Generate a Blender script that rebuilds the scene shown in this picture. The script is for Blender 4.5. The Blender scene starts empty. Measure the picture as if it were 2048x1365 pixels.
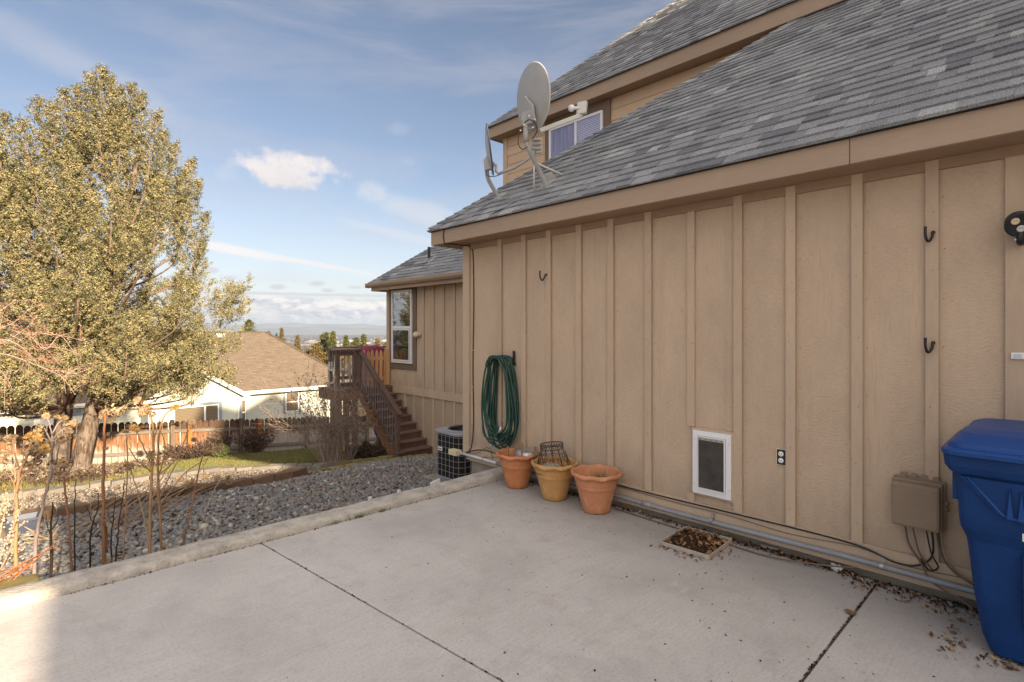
import bpy, math, random
import numpy as np
from mathutils import Vector, Matrix, noise as mnoise
R = math.radians
rnd = random.Random(7)
nr = np.random.default_rng(11)
SC = bpy.context.scene
COL = SC.collection

# ------------------------------------------------------------------ camera
FPX, CX, HY, CAMH, YAW = 1071.0, 1024.0, 660.0, 1.66, R(43.7)
cd = bpy.data.cameras.new('camera')
cam = bpy.data.objects.new('camera', cd); COL.objects.link(cam)
cam.location = (0, 0, CAMH); cam.rotation_euler = (R(90), 0, -YAW)
cd.sensor_width = 36; cd.lens = 36*FPX/2048; cd.shift_y = -(682.5-HY)/2048
cd.clip_start = 0.05; cd.clip_end = 40000
SC.camera = cam

# ------------------------------------------------------------------ sun, world, exposure
SUN = Vector((-0.085, -0.995, 0.345)).normalized()
sd = bpy.data.lights.new('sun', 'SUN'); sd.energy = 5.0; sd.angle = R(0.9); sd.color = (1.0, 0.80, 0.56)
so = bpy.data.objects.new('sun', sd); COL.objects.link(so)
so.rotation_euler = SUN.to_track_quat('Z', 'Y').to_euler()
SC.view_settings.view_transform = 'Standard'
try: SC.view_settings.look = 'None'
except Exception: pass
SC.view_settings.exposure = 1.5
SC.view_settings.gamma = 1.0
SC.view_settings.use_curve_mapping = False

class NT:
    """tiny node-tree helper"""
    def __init__(s, nt): s.t = nt; s.n = nt.nodes; s.l = nt.links
    def node(s, ty, **kw):
        n = s.n.new(ty)
        for k, v in kw.items(): setattr(n, k, v)
        return n
    def put(s, sock, v):
        if isinstance(v, bpy.types.NodeSocket): s.l.new(v, sock)
        elif v is not None: sock.default_value = v
    def m(s, op, a, b=None, c=None, clamp=False):
        n = s.node('ShaderNodeMath', operation=op); n.use_clamp = clamp
        s.put(n.inputs[0], a)
        if b is not None: s.put(n.inputs[1], b)
        if c is not None: s.put(n.inputs[2], c)
        return n.outputs[0]
    def vm(s, op, a, b=None):
        n = s.node('ShaderNodeVectorMath', operation=op); s.put(n.inputs[0], a)
        if b is not None: s.put(n.inputs[1], b)
        return n.outputs[0]
    def ss(s, v, lo, hi, a=0.0, b=1.0):
        n = s.node('ShaderNodeMapRange', interpolation_type='SMOOTHSTEP'); s.put(n.inputs[0], v)
        for i, x in enumerate((lo, hi, a, b)): n.inputs[i+1].default_value = x
        return n.outputs[0]
    def mix(s, f, a, b, mode='MIX'):
        n = s.node('ShaderNodeMix', data_type='RGBA', blend_type=mode); n.clamp_factor = True
        s.put(n.inputs[0], f); s.put(n.inputs[6], c4(a)); s.put(n.inputs[7], c4(b)); return n.outputs[2]
    def noise(s, vec, scale, detail=3, rough=.55, dist=0.0):
        n = s.node('ShaderNodeTexNoise'); s.put(n.inputs['Vector'], vec)
        n.inputs['Scale'].default_value = scale; n.inputs['Detail'].default_value = detail
        n.inputs['Roughness'].default_value = rough; n.inputs['Distortion'].default_value = dist
        return n.outputs['Fac']
    def ramp(s, f, stops, interp='LINEAR'):
        n = s.node('ShaderNodeValToRGB'); s.put(n.inputs[0], f); cr = n.color_ramp; cr.interpolation = interp
        while len(cr.elements) < len(stops): cr.elements.new(.5)
        for e, (p, c) in zip(cr.elements, stops): e.position = p; e.color = c4(c)
        return n.outputs[0]
    def mapv(s, vec, scale=(1, 1, 1), loc=(0, 0, 0), rot=(0, 0, 0)):
        n = s.node('ShaderNodeMapping'); s.put(n.inputs[0], vec)
        n.inputs['Scale'].default_value = scale; n.inputs['Location'].default_value = loc; n.inputs['Rotation'].default_value = rot
        return n.outputs[0]
def c4(c):
    if isinstance(c, (tuple, list)): return (c[0], c[1], c[2], 1.0)
    return c
def pxdir(px, py):
    """direction in the world (azimuth from +Y towards +X, tan of elevation) of a place in the picture"""
    th = math.atan((px-CX)/FPX)
    return YAW+th, (HY-py)/FPX*math.cos(th)

W = bpy.data.worlds.new('World'); SC.world = W; W.use_nodes = True
w = NT(W.node_tree); w.n.clear()
sky = w.node('ShaderNodeTexSky', sky_type='NISHITA', sun_disc=False)
sky.sun_elevation = math.asin(SUN.z); sky.sun_rotation = math.atan2(SUN.x, SUN.y); sky.altitude = 1100
sky.air_density = 1.0; sky.dust_density = 1.4; sky.ozone_density = 1.0
tc = w.node('ShaderNodeTexCoord').outputs['Generated']
sx = w.node('ShaderNodeSeparateXYZ'); w.put(sx.inputs[0], tc)
X_, Y_, Z_ = sx.outputs
az = w.m('ARCTAN2', X_, Y_)
hl = w.m('SQRT', w.m('ADD', w.m('MULTIPLY', X_, X_), w.m('MULTIPLY', Y_, Y_)))
el = w.m('DIVIDE', Z_, w.m('MAXIMUM', hl, .02))
cv = w.node('ShaderNodeCombineXYZ'); w.put(cv.inputs[0], az); w.put(cv.inputs[1], el); uv = cv.outputs[0]
nA = w.noise(uv, 9, 6, .6); nB = w.noise(uv, 28, 6, .62)
nS = w.noise(w.mapv(uv, (1.2, 5.0, 1), rot=(0, 0, R(-14))), 2.2, 5, .6, .6)
base = w.mix(1.0, sky.outputs[0], (1.08, .96, .915), 'MULTIPLY')
# high thin veil that thickens towards the horizon, in the tone of the sky light round it
veil = w.m('ADD', w.m('MULTIPLY', w.ss(nS, .40, .72), .30), .02)
hz = w.ss(el, .30, .03)
CLOUD = (6.1, 5.7, 5.6); GREYC = (4.3, 4.15, 4.5)
base = w.mix(veil, base, (4.2, 4.0, 4.3))
# added fill light: sky whitened and brightened smoothly towards the sun to lift the shade
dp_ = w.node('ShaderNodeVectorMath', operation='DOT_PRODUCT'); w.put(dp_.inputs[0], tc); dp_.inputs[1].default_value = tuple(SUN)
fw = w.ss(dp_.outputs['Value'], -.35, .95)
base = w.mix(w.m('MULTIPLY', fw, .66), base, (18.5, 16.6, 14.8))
base = w.mix(w.m('MULTIPLY', hz, .48), base, (4.7, 4.85, 5.3))
def blob(px, py, wx, wy, k=1.0, nz=None, amp=1.3, rot=0.0, lo=-.25, hi=1.15):
    a0, e0 = pxdir(px, py); a1, _ = pxdir(px+wx, py); _, e1 = pxdir(px, py-wy)
    wa, we = abs(a1-a0), abs(e1-e0)
    da = w.m('SUBTRACT', az, a0); de = w.m('SUBTRACT', el, e0)
    if rot:
        c, s_ = math.cos(rot), math.sin(rot)
        da, de = (w.m('ADD', w.m('MULTIPLY', da, c), w.m('MULTIPLY', de, s_)), w.m('SUBTRACT', w.m('MULTIPLY', de, c), w.m('MULTIPLY', da, s_)))
    q = w.m('ADD', w.m('POWER', w.m('ABSOLUTE', w.m('DIVIDE', da, wa)), 2.0), w.m('POWER', w.m('ABSOLUTE', w.m('DIVIDE', de, we)), 2.0))
    v = w.m('SUBTRACT', w.m('ADD', 1.0, w.m('MULTIPLY', w.m('SUBTRACT', nB if nz is None else nz, .5), amp*2)), q)
    return w.m('MULTIPLY', w.ss(v, lo, hi), k)
for args, colr in (
        ((582, 338, 104, 36, .95, None, 2.1), CLOUD), ((560, 352, 60, 26, .8, None, 1.4), (5.9,5.4,5.3)), ((500, 326, 46, 12, .6, None, 1.4), CLOUD), ((592, 364, 44, 20, .75, None, 1.6), (5.6, 5.2, 5.2)), ((635, 330, 34, 18, .7), CLOUD),
        ((742, 386, 34, 24, .36, None, 1.6), CLOUD), ((825, 418, 120, 26, .34, nA, 1.2, R(-14)), CLOUD), ((455, 345, 34, 18, .16, None, 1.7), CLOUD),
        ((795, 258, 30, 14, .12, None, 1.8), CLOUD), ((815, 325, 22, 9, .10, None, 1.8), CLOUD),
        ((470, 501, 130, 11, .9, nA, .6, R(-8), -.3, 1.1), (6.7, 6.3, 6.1)), ((645, 531, 150, 6, .8, nA, .5, R(-8.5), -.3, 1.2), (6.4, 6.1, 6.0)),
        ((800, 470, 130, 11, .25, nA, .5, R(-12), -.2, 1.0), CLOUD),
        ((555, 574, 20, 7, .75, None, .9), GREYC), ((634, 567, 22, 7, .8, None, .9), GREYC), ((656, 581, 16, 5, .7, None, .9), GREYC),
        ((710, 575, 18, 4, .7, None, .9), GREYC), ((424, 541, 18, 7, .6), GREYC), ((462, 556, 18, 7, .6), GREYC), ((590, 563, 9, 3, .5), GREYC),
        ((150, 130, 240, 40, .30, nA, 1.0, R(-20), -.3, 1.2), (4.9,4.7,4.9)), ((230, 330, 200, 90, .22, nA, 1.0, 0, -.3, 1.2), (5.2,4.9,5.0))):
    base = w.mix(blob(*args), base, colr)
# bank of cumulus low over the plain, all the way round
bz = w.m('MULTIPLY', w.ss(el, .062, .050), w.ss(el, -.01, .010))
nP = w.noise(w.mapv(uv, (1.0, 1.9, 1)), 22, 7, .62, .35)
nP2 = w.noise(w.mapv(uv, (1.0, 2.6, 1), loc=(.006, -.012, 0)), 22, 7, .62, .35)
lit = w.ss(w.m('ADD', w.m('SUBTRACT', nP, nP2), .5), .38, .64)
bank = w.mix(lit, (3.7, 3.85, 4.5), (7.2, 6.7, 6.3))
base = w.mix(w.m('MULTIPLY', bz, w.ss(nP, .30, .52)), base, bank)
base = w.mix(w.m('MULTIPLY', w.m('MULTIPLY', w.ss(el, .0665, .0615), w.ss(el, .0575, .061)), .65), base, (4.2, 4.1, 4.5))
below = w.ss(el, 0.0, -.02)
base = w.mix(below, base, (1.6, 1.45, 1.3))
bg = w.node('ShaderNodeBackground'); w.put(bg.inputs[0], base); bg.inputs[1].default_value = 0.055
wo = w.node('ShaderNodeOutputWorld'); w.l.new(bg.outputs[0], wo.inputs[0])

# ------------------------------------------------------------------ places
fx, fy = math.sin(YAW), math.cos(YAW)
def ray(px, py):
    return Vector((fx + (px-CX)/FPX*fy, fy - (px-CX)/FPX*fx, (HY-py)/FPX))   # per unit of depth
def PD(px, py, d): return Vector((0, 0, CAMH)) + ray(px, py)*d
def PX(px, py, X): r = ray(px, py); return Vector((0, 0, CAMH)) + r*(X/r.x)
def PY(px, py, Y): r = ray(px, py); return Vector((0, 0, CAMH)) + r*(Y/r.y)
def PZ(px, py, Z): r = ray(px, py); return Vector((0, 0, CAMH)) + r*((Z-CAMH)/r.z)

FY = [(-50, -.2), (4.4, -.5), (7.4, -.88), (9.2, -.95), (10.3, -1.12), (11.6, -1.2), (14, -1.60), (17.5, -2.02), (18.2, -2.25), (22, -3.4), (36, -5.1), (50, -5.6), (70, -12), (120, -24), (300, -42), (700, -58), (20000, -60)]
def terr(x, y):
    x = np.asarray(x, float); y = np.asarray(y, float)
    f = np.interp(y, [p[0] for p in FY], [p[1] for p in FY])
    k = np.clip((y-5)/13, 0, 1)*np.clip((60-y)/30, 0, 1)
    g = np.clip((x-4), -6, 12)
    bump = .035*np.sin(x*1.3+y*.7)*np.sin(y*1.1-x*.4)*np.clip((y-5)/3, 0, 1)
    return f - .075*g*k - .02*g*(1-k)*(y < 20) + bump
def tz(x, y): return float(terr(x, y))

# ------------------------------------------------------------------ objects
ORG = {}
def link(o, parent=None):
    COL.objects.link(o)
    if parent is not None: o.parent = parent
def tag(o, label=None, cat=None, group=None, kind=None):
    if label: o['label'] = label
    if cat: o['category'] = cat
    if group: o['group'] = group
    if kind: o['kind'] = kind
    return o
def thing(name, label, cat, loc, group=None):
    o = bpy.data.objects.new(name, None); COL.objects.link(o); o.location = loc; o.empty_display_size = .2
    ORG[o] = Vector(loc); return tag(o, label, cat, group)

class MB:
    def __init__(s): s.v = []; s.f = []; s.mi = []
    def add(s, vs, fs, mi=0):
        b = len(s.v); s.v += [tuple(p) for p in vs]; s.f += [tuple(b+i for i in f) for f in fs]; s.mi += [mi]*len(fs); return s
    def box(s, a, b, mi=0):
        x0, y0, z0 = [min(p, q) for p, q in zip(a, b)]; x1, y1, z1 = [max(p, q) for p, q in zip(a, b)]
        return s.add([(x0, y0, z0), (x1, y0, z0), (x1, y1, z0), (x0, y1, z0), (x0, y0, z1), (x1, y0, z1), (x1, y1, z1), (x0, y1, z1)],
                     [(0, 3, 2, 1), (4, 5, 6, 7), (0, 1, 5, 4), (1, 2, 6, 5), (2, 3, 7, 6), (3, 0, 4, 7)], mi)
    def obox(s, c, ax, ay, az_, mi=0):
        c, ax, ay, az_ = Vector(c), Vector(ax), Vector(ay), Vector(az_)
        vs = [c+i*ax+j*ay+k*az_ for k in (-1, 1) for (i, j) in ((-1, -1), (1, -1), (1, 1), (-1, 1))]
        fs = [(0, 3, 2, 1), (4, 5, 6, 7), (0, 1, 5, 4), (1, 2, 6, 5), (2, 3, 7, 6), (3, 0, 4, 7)]
        if ax.cross(ay).dot(az_) < 0: fs = [f[::-1] for f in fs]
        return s.add(vs, fs, mi)
    def bar(s, p, q, w_, h_, up=(0, 0, 1), mi=0):
        p, q = Vector(p), Vector(q); d = (q-p); a = d.normalized(); up = Vector(up)
        b = a.cross(up)
        if b.length < 1e-4: b = a.cross(Vector((1, 0, 0)))
        b.normalize(); c = b.cross(a).normalized()
        return s.obox((p+q)/2, d/2, b*(w_/2), c*(h_/2), mi)
    def prism(s, poly, vec, mi=0):
        n = len(poly); poly = [Vector(p) for p in poly]; vec = Vector(vec)
        nrm = Vector((0, 0, 0))
        for i in range(n): nrm += poly[i].cross(poly[(i+1) % n])
        if nrm.dot(vec) > 0: poly = poly[::-1]
        vs = poly+[p+vec for p in poly]
        return s.add(vs, [tuple(range(n)), tuple(range(2*n-1, n-1, -1))]+[(i, i+n, (i+1) % n+n, (i+1) % n) for i in range(n)], mi)
    def tube(s, pts, r, n=6, cap=True, mi=0):
        pts = [Vector(p) for p in pts]; m = len(pts)
        rs = r if isinstance(r, (list, tuple)) else [r]*m
        up = Vector((0.13, .21, 1)).normalized(); vs = []
        prev = None
        for i in range(m):
            t = (pts[min(i+1, m-1)]-pts[max(i-1, 0)])
            if t.length < 1e-9: t = Vector((0, 0, 1))
            t.normalize()
            if prev is None:
                a = t.cross(up)
                if a.length < .05: a = t.cross(Vector((1, 0, 0)))
            else: a = prev-t*prev.dot(t)
            a.normalize(); prev = a; b = t.cross(a)
            for k in range(n):
                an = 2*math.pi*k/n; vs.append(pts[i]+a*(math.cos(an)*rs[i])+b*(math.sin(an)*rs[i]))
        fs = [(i*n+k, i*n+(k+1) % n, (i+1)*n+(k+1) % n, (i+1)*n+k) for i in range(m-1) for k in range(n)]
        if cap: fs += [tuple(range(n-1, -1, -1)), tuple((m-1)*n+k for k in range(n))]
        return s.add(vs, fs, mi)
    def lathe(s, prof, c=(0, 0, 0), n=24, ax=None, mi=0, wav=None):
        c = Vector(c)
        if ax is None: A, B, Cc = Vector((1, 0, 0)), Vector((0, 1, 0)), Vector((0, 0, 1))
        else:
            Cc = Vector(ax).normalized(); A = Cc.orthogonal().normalized(); B = Cc.cross(A)
        vs = []
        for j, (r, z) in enumerate(prof):
            for k in range(n):
                an = 2*math.pi*k/n; dz = wav(j, an) if wav else (0, 0)
                vs.append(c+A*((r+dz[0])*math.cos(an))+B*((r+dz[0])*math.sin(an))+Cc*(z+dz[1]))
        m = len(prof)
        fs = [(j*n+k, j*n+(k+1) % n, (j+1)*n+(k+1) % n, (j+1)*n+k) for j in range(m-1) for k in range(n)]
        if prof[0][0] > 1e-6: fs.append(tuple(range(n-1, -1, -1)))
        if prof[-1][0] > 1e-6: fs.append(tuple((m-1)*n+k for k in range(n)))
        return s.add(vs, fs, mi)
    def build(s, name, mats, parent=None, smooth=False, bevel=0, org=None):
        v = np.array(s.v, float)
        if parent is not None: o0 = ORG[parent]
        elif org is not None: o0 = Vector(org)
        else: o0 = Vector(((v[:, 0].min()+v[:, 0].max())/2, (v[:, 1].min()+v[:, 1].max())/2, v[:, 2].min()))
        v = v-np.array(o0)
        me = bpy.data.meshes.new(name); me.from_pydata(v.tolist(), [], s.f)
        if not isinstance(mats, (list, tuple)): mats = [mats]
        for m_ in mats: me.materials.append(m_)
        if len(mats) > 1: me.polygons.foreach_set('material_index', s.mi)
        if smooth: me.shade_smooth() if hasattr(me, 'shade_smooth') else me.polygons.foreach_set('use_smooth', [True]*len(me.polygons))
        me.update()
        o = bpy.data.objects.new(name, me); link(o, parent)
        if parent is None: o.location = o0
        ORG[o] = Vector(o0)
        if bevel:
            b = o.modifiers.new('bevel', 'BEVEL'); b.width = bevel; b.segments = 2; b.limit_method = 'ANGLE'; b.angle_limit = R(35)
        return o
def piece(name, mesh, parent, loc, rot=(0, 0, 0), scale=None):
    """one more object on a shared mesh (loc in world space)"""
    o = bpy.data.objects.new(name, mesh); link(o, parent)
    o.location = Vector(loc)-ORG[parent] if parent is not None else Vector(loc)
    o.rotation_euler = rot
    if scale: o.scale = scale
    ORG[o] = Vector(loc); return o
def mesh_of(mb, name, mats, smooth=False):
    me = bpy.data.meshes.new(name); me.from_pydata(mb.v, [], mb.f)
    if not isinstance(mats, (list, tuple)): mats = [mats]
    for m_ in mats: me.materials.append(m_)
    if len(mats) > 1: me.polygons.foreach_set('material_index', mb.mi)
    if smooth: me.polygons.foreach_set('use_smooth', [True]*len(me.polygons))
    me.update(); return me
def np_mesh(name, V, F, mats, parent=None, smooth=False, mi=None, cols=None):
    """big mesh of equal-sided faces from arrays"""
    n = F.shape[1]; me = bpy.data.meshes.new(name)
    o0 = np.array(ORG[parent]) if parent is not None else np.zeros(3)
    V = V-o0
    me.vertices.add(len(V)); me.vertices.foreach_set('co', V.astype(np.float32).ravel())
    me.loops.add(F.size); me.loops.foreach_set('vertex_index', F.astype(np.int32).ravel())
    me.polygons.add(len(F)); me.polygons.foreach_set('loop_start', np.arange(0, F.size, n, dtype=np.int32))
    try: me.polygons.foreach_set('loop_total', np.full(len(F), n, dtype=np.int32))
    except Exception: pass
    if not isinstance(mats, (list, tuple)): mats = [mats]
    for m_ in mats: me.materials.append(m_)
    if mi is not None: me.polygons.foreach_set('material_index', mi.astype(np.int32))
    me.polygons.foreach_set('use_smooth', np.full(len(F), smooth))
    me.update(calc_edges=True); me.validate()
    o = bpy.data.objects.new(name, me); link(o, parent); ORG[o] = Vector(o0); return o

# ------------------------------------------------------------------ materials
def mat(name, col, rough=.7, spec=.3, metal=0.0, fn=None, **kw):
    m_ = bpy.data.materials.new(name); m_.use_nodes = True
    t = NT(m_.node_tree); b = t.n['Principled BSDF']
    b.inputs['Base Color'].default_value = c4(col); b.inputs['Roughness'].default_value = rough
    b.inputs['Specular IOR Level'].default_value = spec; b.inputs['Metallic'].default_value = metal
    for k, v in kw.items(): b.inputs[k].default_value = v
    if fn: fn(t, b)
    return m_
def ocoord(t): return t.node('ShaderNodeTexCoord').outputs['Object']
def gpos(t): return t.node('ShaderNodeNewGeometry').outputs['Position']
def isl(t): return t.node('ShaderNodeNewGeometry').outputs['Random Per Island']
def orand(t): return t.node('ShaderNodeObjectInfo').outputs['Random']
def bump(t, b, h, strength=.3, dist=.01):
    n = t.node('ShaderNodeBump'); n.inputs['Strength'].default_value = strength; n.inputs['Distance'].default_value = dist
    t.put(n.inputs['Height'], h); t.l.new(n.outputs[0], b.inputs['Normal'])
def varied(col, amt=.25, scale=4, bs=.3, bd=.005, fine=60, tint=None, vscale=(1, 1, 1), isle=0, objr=0):
    """general weathered surface: large blotches, fine grain, a little relief"""
    def fn(t, b):
        p = t.mapv(gpos(t), vscale)
        n1 = t.noise(p, scale, 4, .6); n2 = t.noise(p, fine, 3, .6)
        dark = tuple(c*(1-amt) for c in col); lite = tuple(min(1, c*(1+amt*.7)) for c in (tint or col))
        c = t.ramp(t.m('ADD', t.m('MULTIPLY', n1, .7), t.m('MULTIPLY', n2, .3)), [(.3, dark), (.7, lite)])
        if isle or objr:
            r = isl(t) if isle else orand(t); k = isle or objr
            f = t.m('ADD', 1-k, t.m('MULTIPLY', r, 2*k))
            cc = t.node('ShaderNodeCombineXYZ'); [t.put(cc.inputs[i], f) for i in range(3)]
            c = t.mix(1.0, c, cc.outputs[0], 'MULTIPLY')
        t.l.new(c, b.inputs['Base Color'])
        bump(t, b, t.m('ADD', n1, t.m('MULTIPLY', n2, .6)), bs, bd)
    return fn
def siding_fn(col):
    def fn(t, b):
        g = gpos(t)
        p = t.mapv(g, (8, 8, 8)); d = t.noise(p, 1.0, 3, .5)
        q = t.vm('ADD', t.mapv(g, (30, 30, 105)), t.mapv(g, (0, 0, 0)))
        sx_ = t.node('ShaderNodeSeparateXYZ'); t.put(sx_.inputs[0], q)
        cz = t.node('ShaderNodeCombineXYZ'); t.put(cz.inputs[0], sx_.outputs[0]); t.put(cz.inputs[1], sx_.outputs[1])
        t.put(cz.inputs[2], t.m('ADD', sx_.outputs[2], t.m('MULTIPLY', d, 9)))
        rip = t.noise(cz.outputs[0], 1.0, 3, .6)
        gr = t.noise(t.mapv(g, (60, 60, 6)), 1.0, 3, .6, .4)
        zone = t.ss(t.noise(t.mapv(g, (3.5, 3.5, .5)), 1, 2), .52, .68)
        h = t.mix(zone, rip, gr)
        big = t.noise(t.mapv(g, (1.6, 1.6, .9)), 1.6, 5, .65)
        c = t.ramp(big, [(.25, tuple(x*.87 for x in col)), (.75, tuple(x*1.09 for x in col))])
        c = t.mix(t.m('MULTIPLY', t.ss(h, .55, .36), .17), c, tuple(x*.55 for x in col))
        # dirt splashed up from the ground
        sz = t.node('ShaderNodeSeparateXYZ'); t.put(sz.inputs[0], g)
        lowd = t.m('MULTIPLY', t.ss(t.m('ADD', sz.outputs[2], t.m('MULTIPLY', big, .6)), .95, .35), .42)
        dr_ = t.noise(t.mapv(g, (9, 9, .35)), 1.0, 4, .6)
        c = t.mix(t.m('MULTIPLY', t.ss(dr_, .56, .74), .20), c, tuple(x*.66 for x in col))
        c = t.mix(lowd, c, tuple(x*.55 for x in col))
        sc_ = t.noise(t.mapv(g, (30, 30, 4)), 1.0, 2, .5)
        c = t.mix(t.m('MULTIPLY', t.ss(sc_, .76, .80), .35), c, (.55, .50, .42))
        t.l.new(c, b.inputs['Base Color']); bump(t, b, h, .75, .008)
    return fn
def wood_fn(stops, vs=(14, 14, 1.2), objr=.18, bs=.4):
    def fn(t, b):
        r = orand(t)
        off = t.node('ShaderNodeCombineXYZ'); t.put(off.inputs[0], t.m('MULTIPLY', r, 37)); t.put(off.inputs[2], t.m('MULTIPLY', r, 19))
        p = t.mapv(t.vm('ADD', ocoord(t), off.outputs[0]), vs)
        n = t.noise(p, 2.0, 5, .65, .5); c = t.ramp(n, stops)
        f = t.m('ADD', 1-objr, t.m('MULTIPLY', r, 2*objr))
        cc = t.node('ShaderNodeCombineXYZ'); [t.put(cc.inputs[i], f) for i in range(3)]
        c = t.mix(1.0, c, cc.outputs[0], 'MULTIPLY')
        t.l.new(c, b.inputs['Base Color']); bump(t, b, n, bs, .004)
    return fn
TAN = (.515, .392, .283); TRIMC = (.375, .278, .202)
M = {}
M['siding'] = mat('siding', TAN, .75, .25, fn=siding_fn(TAN))
M['batten'] = mat('batten', TAN, .7, .25, fn=varied(tuple(c*.95 for c in TAN), .13, 2.5, .35, .003, 40, vscale=(1, 1, .25), objr=.04))
M['trim'] = mat('trim', TRIMC, .65, .3, fn=varied(TRIMC, .14, 2, .35, .003, 45, vscale=(1, .2, 1)))
M['soffit'] = mat('soffit', TRIMC, .75, .2, fn=varied((.32, .22, .15), .12, 2, .2, .002, 40))
M['lap'] = mat('lap_siding', TAN, .7, .25, fn=varied((.56, .41, .28), .12, 1.5, .4, .003, 40, vscale=(1, .2, 1), objr=.05))
M['winbrown'] = mat('window_trim', (.17, .118, .085), .65, .3, fn=varied((.18, .125, .09), .15, 3, .2, .003))
M['vinyl'] = mat('white_vinyl', (.78, .78, .78), .35, .4, fn=varied((.74, .74, .75), .06, 6, .05, .001))
def concrete_fn(col, stain=.35):
    def fn(t, b):
        g = gpos(t)
        n1 = t.noise(g, .9, 6, .62, .3); n2 = t.noise(g, 6, 5, .65); n3 = t.noise(g, 140, 2, .6); n4 = t.noise(g, 60, 2, .5)
        n5 = t.noise(t.mapv(g, (9, 3, 1), rot=(0, 0, R(35))), 6, 5, .7)
        c = t.ramp(n1, [(.25, tuple(x*.76 for x in col)), (.5, col), (.78, tuple(x*1.12 for x in col))])
        nb = t.noise(t.mapv(g, (3, 80, 1), rot=(0, 0, R(6))), 1.0, 4, .6)
        c = t.mix(t.m('MULTIPLY', t.ss(nb, .46, .66), .24), c, tuple(x*.70 for x in col))
        rs_ = t.noise(g, 2.3, 4, .6)
        st_ = t.noise(t.mapv(g, (1.0, .55, 1), loc=(3, 1, 0)), 1.7, 6, .7, .8)
        c = t.mix(t.m('MULTIPLY', t.ss(st_, .54, .68), .34), c, tuple(x*.66 for x in col))
        c = t.mix(t.m('MULTIPLY', t.ss(rs_, .58, .72), .30), c, (col[0]*.78, col[1]*.66, col[2]*.60))
        c = t.mix(t.m('MULTIPLY', t.ss(n2, .50, .68), stain), c, tuple(x*.72 for x in col))
        c = t.mix(t.m('MULTIPLY', t.ss(n5, .60, .74), .30), c, tuple(min(1, x*1.35) for x in col))
        c = t.mix(t.m('MULTIPLY', t.ss(n4, .48, .66), .26), c, tuple(x*.55 for x in col))
        vo = t.node('ShaderNodeTexVoronoi'); t.put(vo.inputs['Vector'], g); vo.inputs['Scale'].default_value = 90
        c = t.mix(t.m('MULTIPLY', t.ss(vo.outputs['Distance'], .16, .08), .55), c, tuple(x*.45 for x in col))
        ef = t.noise(g, 3.7, 5, .7)
        c = t.mix(t.m('MULTIPLY', t.ss(ef, .60, .72), .30), c, tuple(min(1, x*1.28) for x in col))
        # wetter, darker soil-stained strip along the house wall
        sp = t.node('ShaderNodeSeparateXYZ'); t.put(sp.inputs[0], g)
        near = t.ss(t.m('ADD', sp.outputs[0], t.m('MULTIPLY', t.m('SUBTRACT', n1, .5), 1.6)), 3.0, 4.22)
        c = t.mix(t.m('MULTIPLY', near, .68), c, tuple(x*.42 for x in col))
        t.l.new(c, b.inputs['Base Color']); bump(t, b, t.m('ADD', t.m('ADD', n3, t.m('MULTIPLY', n5, .35)), t.m('MULTIPLY', n2, .4)), .35, .004)
    return fn
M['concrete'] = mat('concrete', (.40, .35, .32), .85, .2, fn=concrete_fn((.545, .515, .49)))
M['curb'] = mat('curb_concrete', (.40, .36, .31), .9, .15, fn=varied((.46, .425, .375), .42, 9, 1.0, .014, 48))
M['found'] = mat('foundation', (.30, .27, .23), .9, .15, fn=varied((.30, .265, .215), .3, 6, .6, .008, 60))
M['soil'] = mat('soil', (.09, .065, .045), .95, .1, fn=varied((.12, .088, .06), .5, 5, .8, .02, 40, tint=(.17, .13, .09)))
def ground_fn(t, b):
    g = gpos(t); n1 = t.noise(g, 1.2, 6, .6); n2 = t.noise(g, 18, 5, .65)
    far = t.noise(t.mapv(g, (.012, .012, 1)), 1, 6, .65); far2 = t.noise(t.mapv(g, (.05, .05, 1)), 1, 4, .7)
    near = t.ramp(t.m('ADD', t.m('MULTIPLY', n1, .5), t.m('MULTIPLY', n2, .5)), [(.3, (.07, .05, .033)), (.55, (.16, .115, .075)), (.75, (.24, .18, .11))])
    fr = t.ramp(t.m('ADD', t.m('MULTIPLY', far, .6), t.m('MULTIPLY', far2, .4)), [(.38, (.045, .045, .04)), (.5, (.10, .08, .065)), (.62, (.20, .155, .11))])
    sp = t.node('ShaderNodeSeparateXYZ'); t.put(sp.inputs[0], g)
    c = t.mix(t.ss(sp.outputs[1], 45, 90), near, fr)
    t.l.new(c, b.inputs['Base Color']); bump(t, b, n2, .6, .02)
M['ground'] = mat('ground', (.1, .08, .05), .95, .1, fn=ground_fn)
M['lawn'] = mat('lawn', (.10, .12, .04), .9, .1, fn=varied((.12, .115, .045), .4, 3, .6, .02, 60, tint=(.21, .18, .08)))
M['grass'] = mat('grass', (.14, .15, .05), .8, .15, fn=lambda t, b: t.l.new(t.ramp(isl(t), [(0, (.10, .13, .035)), (.5, (.17, .17, .06)), (1, (.30, .24, .12))]), b.inputs['Base Color']))
M['freshgrass'] = mat('fresh_grass', (.08, .14, .04), .7, .2, fn=lambda t, b: t.l.new(t.ramp(isl(t), [(0, (.05, .09, .02)), (.6, (.12, .17, .05)), (1, (.28, .24, .12))]), b.inputs['Base Color']))
def stone_fn(t, b):
    r = isl(t); n = t.noise(gpos(t), 70, 3, .6)
    c = t.ramp(r, [(0, (.105, .108, .115)), (.22, (.165, .168, .175)), (.42, (.21, .20, .19)), (.58, (.135, .143, .155)), (.70, (.24, .21, .18)), (.83, (.24, .16, .115)), (.92, (.32, .29, .25)), (1.0, (.52, .49, .45))])
    c = t.mix(.35, c, t.ramp(n, [(.3, (.05, .05, .05)), (.7, (.36, .34, .32))]))
    t.l.new(c, b.inputs['Base Color'])
M['stone'] = mat('river_stone', (.15, .15, .16), .6, .35, fn=stone_fn)
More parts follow.
